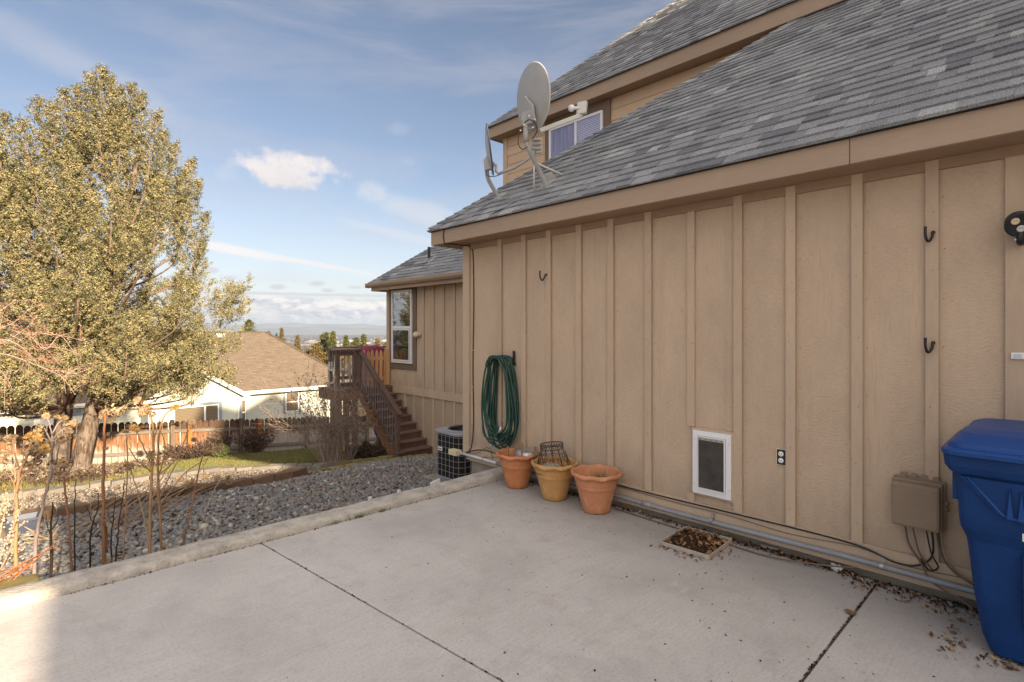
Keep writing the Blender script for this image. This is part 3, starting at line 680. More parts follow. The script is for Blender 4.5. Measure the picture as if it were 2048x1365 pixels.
hp('batten', MB().box((4.207, .135, .2185), (4.229, .27, 2.715)), M['batten'], bevel=.003)
for y in (-.25, -.65, -1.05, -1.45, -1.85, -2.25): piece('batten', bt, H, (4.229, y, .2185))
nh = MB(); rq = random.Random(2)
for y in (4.58, 4.185, 3.81, 3.40, 3.01, 2.60, 1.79, 1.40, .977, .572, -.25, -.65):
    for z in np.arange(.35, 2.7, .41): nh.lathe([(.0042, 0), (.0036, .0012), (0, .0015)], (4.2008, y+.033+rq.uniform(-.012, .012), z+rq.uniform(-.04, .04)), 6, (-1, 0, 0))
    for z in np.arange(.30, 2.7, .31): nh.lathe([(.0038, 0), (0, .0012)], (4.2299, y-.02+rq.uniform(-.006, .004), z+rq.uniform(-.03, .03)), 6, (-1, 0, 0))
hp('nail_heads', nh, mat('painted_nail', (.20, .145, .10), .6))['kind'] = 'stuff'
hp('soffit', MB().box((3.955, -5.9, 2.722), (4.4, 5.535, 2.74)), M['soffit'])
hp('soffit', MB().box((4.401, 5.2, 2.722), (7.3, 5.535, 2.74)), M['soffit'])
hp('frieze_board', MB().box((4.205, -5.6, 2.655), (4.2295, 5.16, 2.721)), M['soffit'])
for (y0, y1) in ((-5.9, .98), (.984, 5.573)): hp('fascia', MB().box((3.917, y0, 2.718), (3.952, y1, 2.895)), M['trim'], bevel=.003)
hp('fascia', MB().box((3.9525, 5.538, 2.718), (7.28, 5.573, 2.895)), M['trim'], bevel=.003)

def clip(poly, cp):
    out = poly
    for i in range(len(cp)):
        a, b = cp[i], cp[(i+1) % len(cp)]; inp, out = out, []
        side = lambda p: (b[0]-a[0])*(p[1]-a[1])-(b[1]-a[1])*(p[0]-a[0])
        for k in range(len(inp)):
            p, q = inp[k-1], inp[k]; sp_, sq = side(p), side(q)
            if (sp_ >= 0) != (sq >= 0):
                t = sp_/(sp_-sq); out.append((p[0]+(q[0]-p[0])*t, p[1]+(q[1]-p[1])*t))
            if sq >= 0: out.append(q)
        if not out: return []
    return out
def shingles(roof, O, u, s, region, near=0, seed=3, course=.143, view=None, wr=(.10, .27)):
    """laminated shingles laid in courses on the plane O + a*u + b*s; region is a convex polygon in (a, b)"""
    r = random.Random(seed); O, u, s = Vector(O), Vector(u).normalized(), Vector(s).normalized(); n = u.cross(s)
    if n.z < 0: n = -n
    a0, a1 = min(p[0] for p in region), max(p[0] for p in region); b1 = max(p[1] for p in region); b0 = min(p[1] for p in region)
    tabs = []; row = 0; b = b0
    while b < b1:
        a = a0-r.uniform(0, .3)
        lastm = 0
        while a < a1:
            wd = r.uniform(*wr); th = r.choice((.009, .018, .018)); mi = r.choices(range(6), (28, 19, 18, 8, 4, 23))[0]
            tabs.append((a, b, wd, th, mi)); a += wd
        b += course; row += 1
    M3 = Matrix((u, s, n)).transposed(); eul = M3.to_euler() if M3.determinant() > 0 else None
    def dist(t): return ((O+u*(t[0]+t[2]/2)+s*(t[1]+.07))-Vector((0, 0, CAMH))).length
    whole = lambda t: len(clip([(t[0], t[1]), (t[0]+t[2], t[1]), (t[0]+t[2], t[1]+course), (t[0], t[1]+course)], region)) == 4 and abs(sum(1 for p in clip([(t[0], t[1]), (t[0]+t[2], t[1]), (t[0]+t[2], t[1]+course), (t[0], t[1]+course)], region) if p in [(t[0], t[1]), (t[0]+t[2], t[1]), (t[0]+t[2], t[1]+course), (t[0], t[1]+course)])-4) < 1
    chosen = set()
    if near:
        vis = [k for k, t in enumerate(tabs) if whole(t) and view(O+u*(t[0]+t[2]/2)+s*(t[1]+.07))]
        vis.sort(key=lambda k: dist(tabs[k])); chosen = set(vis[:near])
    cache = {}; mb = MB()
    for k, (a, b, wd, th, mi) in enumerate(tabs):
        if k in chosen:
            wq = round(wd/.02)*.02; key = (wq, th, mi)
            if key not in cache:
                w_ = wq-.001; q = MB()
                q.add([(0, 0, -.004), (w_, 0, -.004), (w_, course+.02, -.004), (0, course+.02, -.004), (0, 0, th), (w_, 0, th), (w_, course+.02, .001), (0, course+.02, .001)],
                      [(4, 5, 6, 7), (0, 1, 5, 4), (1, 2, 6, 5), (3, 0, 4, 7), (0, 3, 2, 1)])
                cache[key] = mesh_of(q, 'shingle', SH[mi])
            piece('shingle', cache[key], roof, O+u*a+s*b+n*.004, eul, (wd/wq, 1, 1)); continue
        poly = clip([(a, b), (a+wd-.001, b), (a+wd-.001, b+course+.01), (a, b+course+.01)], region)
        if len(poly) < 3: continue
        m = len(poly); hgt = lambda bb: th+(.001-th)*min(1, max(0, (bb-b)/course))
        top = [O+u*p+s*q+n*(.004+hgt(q)) for p, q in poly]; bot = [O+u*p+s*q for p, q in poly]
        mb.add(bot+top, [tuple(range(m, 2*m))]+[(i, (i+1) % m, m+(i+1) % m, m+i) for i in range(m)], mi)
    if mb.v:
        o = mb.build('shingle_courses', SH, roof); o['kind'] = 'stuff'
PT = .8; SL = math.hypot(1, PT)
def inview(p):
    d = p.x*fx+p.y*fy; r_ = p.x*fy-p.y*fx
    if d < .3: return False
    x = CX+FPX*r_/d; y = HY-FPX*(p.z-CAMH)/d
    return -20 < x < 2070 and -20 < y < 1380
def ridge_caps(roof, p, q, side1, side2, step=.125, name='ridge_shingle'):
    """overlapping folded caps along a hip or ridge from p (low) to q"""
    p, q = Vector(p), Vector(q); d = (q-p); n_ = int(d.length/step); u = d.normalized()
    s1, s2 = Vector(side1).normalized(), Vector(side2).normalized(); up = (s1.cross(u)); up = up if up.z > 0 else -up
    up2 = s2.cross(u); up2 = up2 if up2.z > 0 else -up2
    wd = .13; ms = []
    for m_i in range(6):
        mb = MB(); L = step*1.55
        lo, hi = .034, .012
        v = [(0*u)+s1*wd+up*(lo-.012), up.lerp(up2, .5).normalized()*lo, s2*wd+up2*(lo-.012), u*L+s1*wd+up*.004, u*L+up.lerp(up2, .5).normalized()*hi, u*L+s2*wd+up2*.004]
        v2 = [x-Vector((0, 0, .011)) for x in v[:3]]
        mb.add(v+v2, [(0, 1, 4, 3), (1, 2, 5, 4), (6, 7, 1, 0), (7, 8, 2, 1), (0, 3, 6), (2, 8, 5)])
        ms.append(mesh_of(mb, name, SH[m_i]))
    for k in range(n_): piece(name, ms[rnd.randrange(6)], roof, p+u*step*k)
# main roof: eave along the patio, hip at the far corner
mr = hp('roof', MB().add([(3.90, -6, 2.888), (3.90, 5.59, 2.888), (7.33, 2.16, 5.632), (7.33, -6, 5.632)], [(0, 1, 2, 3), (3, 2, 1, 0)]).add(
    [(3.90, 5.59, 2.888), (7.33, 5.59, 2.888), (7.33, 2.16, 5.632)], [(0, 1, 2), (2, 1, 0)]), M['under'])
run = 3.36
shingles(mr, (3.885, 5.60, 2.885), (0, -1, 0), (1, 0, PT), [(0, 0), (11.5, 0), (11.5, run*SL), (run, run*SL)], near=300, view=inview, seed=5)
shingles(mr, (3.885, 5.60, 2.885), (1, 0, 0), (0, -1, PT), [(0, 0), (3.4, 0), (3.4, 3.4*SL)], seed=6)
ridge_caps(mr, (3.90, 5.585, 2.91), (7.2, 2.285, 5.55), (0, -1, 0), (1, 0, 0))
hp('drip_edge', MB().box((3.893, -5.9, 2.880), (3.9165, 5.585, 2.893)), M['under'])

# upper storey
hp('upper_wall', MB().box((7.32, -4, 0), (15.1, 7.85, 5.49)).box((7.3205, 5.6, -2.4), (15.1, 7.85, 0)), M['siding'])
lb = MB(); L_ = 11.9
lb.add([(0, 0, 0), (0, L_, 0), (-.017, L_, .0), (-.017, 0, .0), (0, 0, .185), (0, L_, .185), (-.006, L_, .185), (-.006, 0, .185)], [(0, 1, 2, 3), (4, 7, 6, 5), (3, 2, 6, 7), (0, 3, 7, 4), (1, 5, 6, 2)])
lbm = mesh_of(lb, 'lap_board', M['lap'])
for k in range(15): piece('lap_board', lbm, H, (7.319, -4.02, 2.80+.178*k))
hp('corner_board', MB().box((7.285, 7.77, 2.7), (7.3185, 7.885, 5.485)), M['batten'], bevel=.003)
# upper window
uy0, uy1, uz0, uz1 = 5.40, 6.60, 4.42, 5.32
hp('window_trim', MB().box((7.27, uy0-.13, uz0-.2), (7.301, uy1+.13, uz1+.165)), M['winbrown'], bevel=.003)
wn = hp('window', MB().box((7.268, uy0, uz0), (7.2695, uy1, uz1)), M['room'])
def frame(mb, x, y0, y1, z0, z1, wd, dp):
    mb.box((x-dp, y0, z0), (x, y0+wd, z1)).box((x-dp, y1-wd, z0), (x, y1, z1)).box((x-dp, y0+wd, z1-wd), (x, y1-wd, z1)).box((x-dp, y0+wd, z0), (x, y1-wd, z0+wd)); return mb
f_ = frame(MB(), 7.267, uy0, uy1, uz0, uz1, .045, .035); f_.box((7.228, (uy0+uy1)/2-.05, uz0+.045), (7.266, (uy0+uy1)/2-.005, uz1-.045))
hp('frame', f_, M['vinyl'], wn, bevel=.003)
hp('curtain', MB().box((7.262, 6.0, uz0+.04), (7.266, uy1-.04, uz1-.04)), M['curtain'], wn)
sl_ = MB()
for k in range(28):
    z = uz0+.06+k*.029
    if z < uz1-.05: sl_.obox((7.258, (uy0+5.95)/2+.02, z), (.003, 0, .011), (0, .25, 0), (.001, 0, -.0005))
o = hp('blind', sl_, M['blind'], wn); o['kind'] = 'stuff'
GU = glass_mat('window_glass_up', (.9, .9, .95), .03, .2)
hp('pane', MB().box((7.243, uy0+.045, uz0+.045), (7.245, 5.95, uz1-.045)), GU, wn); hp('pane', MB().box((7.238, 5.996, uz0+.045), (7.240, uy1-.045, uz1-.045)), GU, wn)
# upper roof (gable towards the valley)
hp('soffit', MB().box((7.1, -4.4, 5.492), (7.36, 8.05, 5.505)), M['soffit'])
hp('fascia', MB().box((7.07, -4.4, 5.485), (7.0995, 8.10, 5.70)), M['trim'], bevel=.003)
U = .93; SU = math.hypot(1, U); RX = 11.25
hp('soffit', MB().box((7.361, 7.86, 5.492), (15.2, 8.05, 5.505)), M['soffit'])
hp('fascia', MB().box((7.10, 8.07, 5.485), (15.45, 8.10, 5.70)), M['trim'], bevel=.003)
hx, hy, hzz = RX, 8.12-(RX-7.05), 5.70+U*(RX-7.05)
ur = hp('upper_roof', MB().add([(7.05, -4.5, 5.70), (7.05, 8.12, 5.70), (hx, hy, hzz), (hx, -4.5, hzz), (2*RX-7.05, 8.12, 5.70), (2*RX-7.05, -4.5, 5.70)],
    [(0, 1, 2, 3), (1, 4, 2), (3, 2, 4, 5), (0, 3, 5), (5, 4, 1, 0)]), M['under'])
shingles(ur, (7.03, 8.14, 5.69), (0, -1, 0), (1, 0, U), [(0, 0), (12.6, 0), (12.6, 4.2*SU), (4.2, 4.2*SU)], seed=9)
shingles(ur, (7.03, 8.14, 5.69), (1, 0, 0), (0, -1, U), [(0, 0), (8.4, 0), (4.2, 4.2*SU)], seed=10, wr=(.2, .5))
ridge_caps(ur, (7.05, 8.12, 5.715), (hx-.05, hy+.05, hzz-.03), (0, -1, 0), (1, 0, 0), .13)
ridge_caps(ur, (hx, hy, hzz+.01), (hx, -3.5, hzz+.01), (-1, 0, -U), (1, 0, -U), .13)

# wing towards the deck
hp('wing_wall', MB().box((7.30, 7.86, -2.6), (10.8, 12.3, 2.75)), M['siding'])
hp('band_board', MB().box((7.262, 5.62, .07), (7.299, 12.3, .25)), M['batten'], bevel=.003)
hp('corner_board', MB().box((7.265, 12.22, .251), (7.299, 12.335, 2.745)), M['batten'], bevel=.003)
wy0, wy1, wz0, wz1 = 11.10, 12.02, .83, 2.65
b2 = mesh_of(MB().box((-.028, 0, 0), (-.009, .066, 2.49)).box((-.009, .012, .01), (0, .054, 2.48)), 'batten', M['batten']); b3 = mesh_of(MB().box((-.022, 0, 0), (0, .066, .42)), 'batten', M['batten']); b4 = mesh_of(MB().box((-.022, 0, 0), (0, .066, 1.9)), 'batten', M['batten'])
for k in range(-6, 10):
    y = 8.23+.402*k
    if y > 10.95: piece('batten', b3, H, (7.299, y, .252))
    else: piece('batten', b2, H, (7.299, y, .252))
    piece('batten', b4, H, (7.299, y, -1.832))
hp('window_trim', MB().box((7.262, wy0-.13, wz0-.155), (7.299, wy1+.14, 2.742)), M['winbrown'], bevel=.003)
ww = hp('window', MB().box((7.258, wy0, wz0), (7.2605, wy1, wz1)), M['room'])
zm = 1.72
f_ = frame(MB(), 7.257, wy0, wy1, wz0, wz1, .05, .04); f_.box((7.215, wy0+.05, zm-.035), (7.256, wy1-.05, zm+.03))
hp('frame', f_, M['vinyl'], ww, bevel=.003)
hp('sash', frame(MB(), 7.2165, wy0+.06, wy1-.06, wz0+.055, zm-.04, .03, .015), M['vinyl'], ww)
hp('screen', MB().box((7.232, wy0+.08, wz0+.08), (7.233, wy1-.08, zm-.05)), M['screen'], ww)
hp('pane', MB().box((7.236, wy0+.05, zm+.03), (7.238, wy1-.05, wz1-.05)), M['glass'], ww)
hp('pane', MB().box((7.226, wy0+.09, wz0+.085), (7.228, wy1-.09, zm-.06)), glass_mat('window_glass_low', (.8, .8, .8), .10), ww)
hp('fascia', MB().box((6.98, 7.9, 2.66), (7.012, 12.61, 2.80)), M['trim'], bevel=.003)
hp('fascia', MB().box((7.0125, 12.58, 2.66), (10.9, 12.61, 2.80)), M['trim'])
hp('soffit', MB().box((7.0125, 7.9, 2.752), (7.3, 12.579, 2.765)).box((7.3005, 12.3, 2.752), (10.8, 12.579, 2.765)), M['soffit'])
gp = [(6.975, 7.9, 2.845), (6.975, 7.9, 2.745), (6.91, 7.9, 2.75), (6.87, 7.9, 2.80), (6.865, 7.9, 2.86), (6.875, 7.9, 2.86), (6.885, 7.9, 2.80), (6.92, 7.9, 2.762), (6.966, 7.9, 2.758), (6.966, 7.9, 2.845)]
hp('gutter', MB().prism(gp, (0, 4.83, 0)).box((6.87, 12.7295, 2.75), (6.975, 12.735, 2.86)), M['trim'], bevel=.002)
wr = hp('wing_roof', MB().add([(6.93, 7.6, 2.835), (6.93, 12.66, 2.835), (8.9, 10.69, 4.41), (8.9, 7.6, 4.41), (10.9, 12.66, 2.835), (10.9, 7.6, 2.82)],
    [(0, 1, 2, 3), (3, 2, 1, 0), (1, 4, 2), (2, 4, 1), (3, 2, 4, 5), (5, 4, 2, 3)]), M['under'])
shingles(wr, (6.91, 12.69, 2.835), (0, -1, 0), (1, 0, PT), [(0, 0), (4.9, 0), (4.9, 1.99*SL), (1.99, 1.99*SL)], seed=12, wr=(.2, .5))
shingles(wr, (6.91, 12.69, 2.835), (1, 0, 0), (0, -1, PT), [(0, 0), (4.0, 0), (2, 2*SL)], seed=13, wr=(.2, .5))
ridge_caps(wr, (6.93, 12.67, 2.855), (8.88, 10.71, 4.42), (0, -1, 0), (1, 0, 0), .14)
ridge_caps(wr, (8.9, 10.7, 4.42), (8.9, 7.6, 4.42), (-1, 0, -PT), (1, 0, -PT), .14)
vp = PX(858, 524, 7.6); vz = 2.835+PT*(7.6-6.91)
hp('vent_pipe', MB().tube([(7.6, vp.y, vz-.05), (7.6, vp.y, vz+.30)], .035, 10), M['black'])
hp('pipe_flashing', MB().obox((7.52, vp.y-.02, vz-.03), (.13/SL, 0, .13*PT/SL), (0, .10, 0), (-.004, 0, .005)), M['steel'])
# unseen blocks added behind the camera, shaped to keep patio and wall in shade
hp('shade_blocker_wall', MB().box((-.70, -13, 0), (2.7, -6.2, 4.55)).prism([(2.701, -6.2, 0), (8.6, -6.2, 0), (8.6, -6.2, 11), (5.6, -6.2, 12), (2.701, -6.2, 6.6)], (0, -3, 0)), M['siding'])
hp('shade_blocker_roof', MB().box((-.86, -13.2, 4.551), (2.7, -6.0, 4.70)).prism([(2.5, -6.0, 6.5), (5.6, -6.0, 12.3), (8.8, -6.0, 11.1), (8.8, -6.0, 11.0), (5.6, -6.0, 12.05), (2.701, -6.0, 6.62)], (0, -3.4, 0)), M['under'])

# pet door
pd = hp('pet_door', MB().box((4.198, 1.855, .29), (4.2285, 2.205, .845)), M['batten'])
mbf = MB(); a0, a1, z0, z1 = 1.868, 2.193, .305, .826
frame(mbf, 4.197, a0, a1, z0, z1, .042, .016); hp('frame', mbf, M['vinyl'], pd, bevel=.003)
mbf = MB(); frame(mbf, 4.1965, a0+.044, a1-.044, z0+.044, z1-.044, .008, .028); hp('flap_rim', mbf, M['vinyl'], pd)
M['flap'] = mat('vinyl_flap', (.045, .042, .038), .28, .5, fn=lambda t, b: t.l.new(t.ramp(t.noise(ocoord(t), 9, 4, .6), [(.35, (.026, .024, .022)), (.65, (.06, .052, .046)), (.8, (.10, .08, .07))]), b.inputs['Base Color']))
hp('flap', MB().box((4.185, a0+.054, z0+.05), (4.192, a1-.054, z1-.075)), M['flap'], pd)
hp('flap_bar', MB().box((4.181, a0+.054, z1-.0745), (4.19, a1-.054, z1-.053)), mat('tape_bar', (.42, .40, .34), .6), pd)
for k in range(5): hp('rivet', MB().lathe([(.004, 0), (.004, .003), (0, .004)], (4.1808, a0+.075+k*.044, z1-.064), 8, (-1, 0, 0)), M['black'], pd)
for (yy, zz) in ((a0+.015, .75), (a0+.015, .38), (a1-.015, .75), (a1-.015, .38)): hp('screw', MB().lathe([(.005, 0), (.004, .002), (0, .0025)], (4.1808, yy, zz), 8, (-1, 0, 0)), M['steel'], pd)
# outlet, uncovered
ol = hp('outlet', MB().box((4.223, 1.466, .645), (4.2288, 1.542, .770)), M['cream'])
hp('box_rim', MB().box((4.2195, 1.474, .652), (4.2225, 1.534, .763)), M['black'], ol)
for zc in (.732, .683):
    hp('socket', MB().lathe([(.0185, 0), (.0185, .004), (.016, .006), (0, .006)], (4.219, 1.504, zc), 16, (-1, 0, 0)), M['white'], ol)
    hp('slot', MB().box((4.2115, 1.496, zc-.004), (4.2127, 1.4985, zc+.007)).box((4.2115, 1.5085, zc-.004), (4.2127, 1.511, zc+.006)).box((4.2115, 1.502, zc-.012), (4.2127, 1.506, zc-.008)), M['black'], ol)
hp('strap', MB().box((4.216, 1.496, .640), (4.2190, 1.512, .652)).box((4.216, 1.496, .763), (4.2190, 1.512, .775)), M['steel'], ol)
# scuffs of white filler on the batten right of the pet door
sc_ = MB(); r2 = random.Random(4)
for k in range(9):
    y, z = 1.835+r2.uniform(-.03, .012), .80+r2.uniform(-.09, .05); L, a = r2.uniform(.012, .04), r2.uniform(-.9, .6)
    sc_.obox((4.2062, y, z), (.0004, 0, 0), (0, L*math.cos(a)/2, L*math.sin(a)/2), (0, -math.sin(a)*.0015, math.cos(a)*.0015))
hp('paint_scuff', sc_, mat('filler_white', (.55, .52, .47), .8))

# ================================================================== DECK AND STAIRS
D = thing('deck', 'brown stained raised deck with railing and straight stairs against the tan wing', 'deck', (6.5, 12, -1.2))
def dp(name, mb, m_, parent=None, **kw): return mb.build(name, m_, parent or D, **kw)
SX0, SX1, SY, DZ = 6.33, 7.235, 10.27, .235
NR = 9; rise = (DZ+1.20)/NR; runl = .215
for k in range(NR):
    z1 = -1.20+rise*(k+1); y = SY+runl*k
    if k < NR-1:
        dp('tread', MB().box((SX0-.03, y-.03, z1-.038), (SX1, y+.115, z1)), M['decktread'], bevel=.004)
        dp('tread', MB().box((SX0-.03, y+.122, z1-.038), (SX1, y+.245, z1)), M['decktread'], bevel=.004)
    dp('riser', MB().box((SX0+.045, y, z1-rise+(.001 if k else -.03)), (SX1-.002, y+.02, z1-.0385)), M['deckwood'])
def sx_line(y): return -1.20+rise*((y-SY)/runl)
poly = [(SX0, SY-.02, -1.24), (SX0, SY+.22, -1.24), (SX0, 12.02, sx_line(12.02)-.22), (SX0, 12.02, sx_line(12.02)+.02)]
saw = [(SX0, SY, -1.24)]
for k in range(NR-1): saw += [(SX0, SY+runl*k, -1.20+rise*(k+1)-.039), (SX0, SY+runl*(k+1), -1.20+rise*(k+1)-.039)]
saw += [(SX0, SY+runl*(NR-1)+.02, DZ-.04), (SX0, SY+runl*(NR-1)+.02, DZ-.30), (SX0, SY+.30, -1.24)]
dp('stringer', MB().prism(saw, (.04, 0, 0)), M['stringer'])
# platform
for k in range(7): dp('floor_board', MB().box((5.72, 12.0+.142*k, DZ-.03), (7.255, 12.0+.142*k+.136, DZ)), M['decktread'])
for k in range(7, 14): dp('floor_board', MB().box((6.4, 12.345+.142*(k-5), DZ-.03), (12, 12.345+.142*(k-5)+.136, DZ)), M['decktread'])
dp('rim_joist', MB().box((5.74, 12.02, DZ-.27), (6.32, 12.06, DZ-.031)), M['stringer'])
dp('rim_joist', MB().box((5.74, 12.061, DZ-.27), (5.78, 13.0, DZ-.031)), M['stringer'])
dp('rim_joist', MB().box((6.4, 13.9, DZ-.27), (12, 13.94, DZ-.031)), M['stringer'])
dp('rim_joist', MB().box((5.79, 12.9, DZ-.27), (12, 12.94, DZ-.031)), M['stringer'])
def post(x, y, z1, m_='postwood', wd=.10, z0=None): return dp('post', MB().box((x-wd/2, y-wd/2, (tz(x, y)-.2) if z0 is None else z0), (x+wd/2, y+wd/2, z1)), M[m_], bevel=.006)
post(5.84, 12.12, DZ-.271, wd=.13); post(6.27, 12.12, DZ-.271, wd=.12); post(6.4, 12.85, DZ-.271, wd=.12); post(6.5, 13.8, DZ-.271, wd=.12); post(8.0, 14.0, DZ-.271, wd=.12)
dp('brace', MB().bar((6.27, 12.18, -.35), (6.27, 12.6, .0), .05, .09), M['postwood'])
# railing
RT = 1.165
post(5.80, 12.08, RT-.02, 'deckwood', .085, DZ+.001); post(6.22, 12.06, RT-.05, 'deckwood', .085, DZ+.001); post(6.36, 12.03, RT-.04, 'deckwood', .085, DZ-.25); post(6.45, 13.86, RT-.0, 'deckwood', .10, DZ+.001)
post(6.36, SY+.05, -.19, 'deckwood', .09, -1.22)
dp('top_rail', MB().bar((5.75, 12.07, RT), (6.38, 12.04, RT), .13, .038), M['deckwood'], bevel=.004)
dp('top_rail', MB().bar((5.80, 12.13, RT), (6.43, 13.82, RT), .12, .038), M['deckwood'], bevel=.004)
dp('top_rail', MB().bar((6.35, 13.9, RT), (12, 13.9, RT), .13, .038), M['deckwood'], bevel=.004)
dp('rail', MB().bar((5.84, 12.07, RT-.085), (6.33, 12.05, RT-.085), .035, .085), M['deckwood'])
dp('rail', MB().bar((6.5, 13.9, RT-.12), (12, 13.9, RT-.12), .035, .085), M['deckwood'])
dp('rail', MB().bar((5.84, 12.07, DZ+.10), (6.33, 12.05, DZ+.10), .035, .09), M['deckwood'])
dp('rail', MB().bar((6.5, 13.9, DZ+.10), (12, 13.9, DZ+.10), .035, .09), M['deckwood'])
dp('handrail', MB().bar((6.365, 12.09, RT+.02), (6.365, SY-.05, -.215), .125, .04), M['deckwood'], bevel=.004)
lo0, lo1 = Vector((6.36, 11.98, DZ+.08)), Vector((6.36, SY+.08, -1.02))
dp('rail', MB().bar((6.36, 12.0, RT-.07), (6.36, SY+.09, -.30), .04, .085), M['deckwood'])
dp('rail', MB().bar(lo0, lo1, .04, .09), M['deckwood'])
bal = mesh_of(MB().tube([(0, 0, 0), (0, 0, .84)], .0095, 6), 'baluster', M['baluster'])
for k in range(15):
    f = (k+.7)/15.4; y = 12.0+(SY+.09-12.0)*f; zb = lo0.z+(lo1.z-lo0.z)*f
    piece('baluster', bal, D, (6.36, y, zb+.01))
for k in range(5): piece('baluster', bal, D, (5.905+.066*k, 12.067-.003*k, DZ+.12))
for k in range(1): piece('baluster', bal, D, (6.29, 12.045, DZ+.12))
for k in range(22): piece('baluster', bal, D, (6.62+.125*k, 13.9, DZ+.12))
for k in (3, 7): piece('baluster', bal, D, (5.83+.045*k, 12.28+.14*k, DZ+.12))

# cedar picket gate at the top of the stairs
G = thing('picket_gate', 'new cedar picket gate with pointed tops at the head of the deck stairs', 'gate', (6.9, 12.2, DZ))
def picket(wd, h):
    return MB().prism([(-wd/2, 0, 0), (wd/2, 0, 0), (wd/2, 0, h-.13), (wd*.42, 0, h-.07), (wd*.18, 0, h-.015), (0, 0, h), (-wd*.18, 0, h-.015), (-wd*.42, 0, h-.07), (-wd/2, 0, h-.13)], (0, -.018, 0))
pk = [mesh_of(picket(.082, h), 'picket', M['cedar']) for h in (.90, .885, .91)]
for k in range(6): piece('picket', pk[k % 3], G, (6.53+.118*k, 12.17, DZ+.02), (0, rnd.uniform(-.012, .012), 0))
MB().box((7.16, 12.14, DZ+.01), (7.252, 12.2, DZ+.93)).build('gate_post', M['cedar'], G, bevel=.003)
MB().box((6.48, 12.172, DZ+.15), (7.159, 12.2, DZ+.23)).build('rail', M['cedar'], G); MB().box((6.48, 12.172, DZ+.66), (7.159, 12.2, DZ+.74)).build('rail', M['cedar'], G)

# things on the deck
c = thing('covered_grill', 'grill under a burgundy cover behind the cedar pickets', 'grill', (7.35, 13.3, DZ))
mb = MB(); vs = []; N = 22
for j, (h, sx_, sy_) in enumerate(((0.02, .36, .30), (.35, .37, .31), (.66, .39, .33), (.78, .40, .33), (.90, .36, .27), (.97, .27, .17), (.99, .1, .06), (.995, .0, .0))):
    for k in range(N):
        a = 2*math.pi*k/N; q = 1/max(abs(math.cos(a))**5+abs(math.sin(a))**5, .01)**.2; w_ = .014*math.sin(9*a+j)
        vs.append((7.35+(sx_+w_*(sx_ > 0))*math.cos(a)*q, 13.3+(sy_+w_*(sx_ > 0))*math.sin(a)*q, DZ+h+.01*math.sin(5*a+j*2)*(sx_ > 0)))
mb.add(vs, [(j*N+k, j*N+(k+1) % N, (j+1)*N+(k+1) % N, (j+1)*N+k) for j in range(7) for k in range(N)])
mb.build('cover', M['burgundy'], c, smooth=True)
MB().tube([(7.06, 13.0, DZ+.86), (7.35, 12.96, DZ+.95), (7.64, 13.0, DZ+.86)], .013, 6).build('handle', M['burgundy'], c)
t_ = thing('deck_table', 'small wooden table with tilted brown top on the deck behind the railing', 'table', (6.55, 13.3, DZ))
MB().obox((6.62, 13.35, DZ+.90), (.30, .03, .0), (-.03, .22, 0), (0, 0, .03)).build('tabletop', M['postwood'], t_, bevel=.005)
for dx in (-.24, .24):
    for dy in (-.16, .16): MB().tube([(6.62+dx, 13.35+dy, DZ), (6.62+dx*.8, 13.35+dy*.8, DZ+.87)], .016, 6).build('leg', M['dishedge'], t_)
ch = thing('deck_chair', 'pale slatted chair standing behind the deck railing balusters', 'chair', (6.15, 12.7, DZ))
MB().box((5.93, 12.5, DZ+.40), (6.35, 12.9, DZ+.43)).build('seat', M['dishedge'], ch, bevel=.004)
for k in range(5): MB().box((5.95+.08*k, 12.90, DZ+.431), (6.0+.08*k, 12.92, DZ+.62)).build('slat', M['dishedge'], ch)
for dx in (.0, .38):
    for dy in (0, .36): MB().box((5.945+dx, 12.515+dy, DZ), (5.975+dx, 12.545+dy, DZ+.399)).build('leg', M['dishedge'], ch)
o = MB().lathe([(.0, -.28), (.2, -.2), (.28, 0), (.2, .2), (0, .28)], (7.9, 13.6, tz(7.9, 13.6)+.62), 18).build('ball', M['bluetarp'], smooth=True); tag(o, 'round blue plastic thing in the shade under the deck stairs', 'ball')
o.location.z = 0.0+o.location.z

# ================================================================== AIR CONDITIONER
AX, AY = 5.78, 7.27; AZ = tz(AX, AY)+.05
A = thing('air_conditioner', 'black caged air conditioner with grey lid beyond the wall corner', 'air conditioner', (AX, AY, AZ))
def rr(hw, rad, n=6):
    out = []
    for q, (sx_, sy_) in enumerate(((1, 1), (-1, 1), (-1, -1), (1, -1))):
        for k in range(n+1):
            a = math.pi/2*q+math.pi/2*k/n; out.append((sx_*(hw-rad)+rad*math.cos(a), sy_*(hw-rad)+rad*math.sin(a)))
    return out
def rsolid(hw, rad, z0, z1, c=(AX, AY), n=6): return MB().prism([(c[0]+x, c[1]+y, z0) for x, y in rr(hw, rad, n)], (0, 0, z1-z0))
hwA, topA = .375, .83
rsolid(hwA-.02, .15, AZ+.04, AZ+topA-.06).build('coil', M['accoil'], A)
rsolid(hwA+.005, .16, AZ, AZ+.04).build('base_pan', M['actop'], A, bevel=.005)
tb = rsolid(hwA+.02, .17, AZ+topA-.06, AZ+topA-.015); tb.build('top_cover', M['actop'], A, bevel=.012)
MB().lathe([(.34, 0), (.33, .012), (.27, .018), (.26, .006), (.255, -.01)], (AX, AY, AZ+topA-.014), 30).build('fan_rim', M['actop'], A, smooth=True)
MB().lathe([(.25, 0), (0, 0)], (AX, AY, AZ+topA-.012), 24).build('fan_opening', M['black'], A)
gr_ = MB()
for rr_ in (.05, .09, .13, .17, .21, .245): gr_.tube([(AX+rr_*math.cos(a), AY+rr_*math.sin(a), AZ+topA+.012) for a in [2*math.pi*k/28 for k in range(29)]], .003, 4, cap=False)
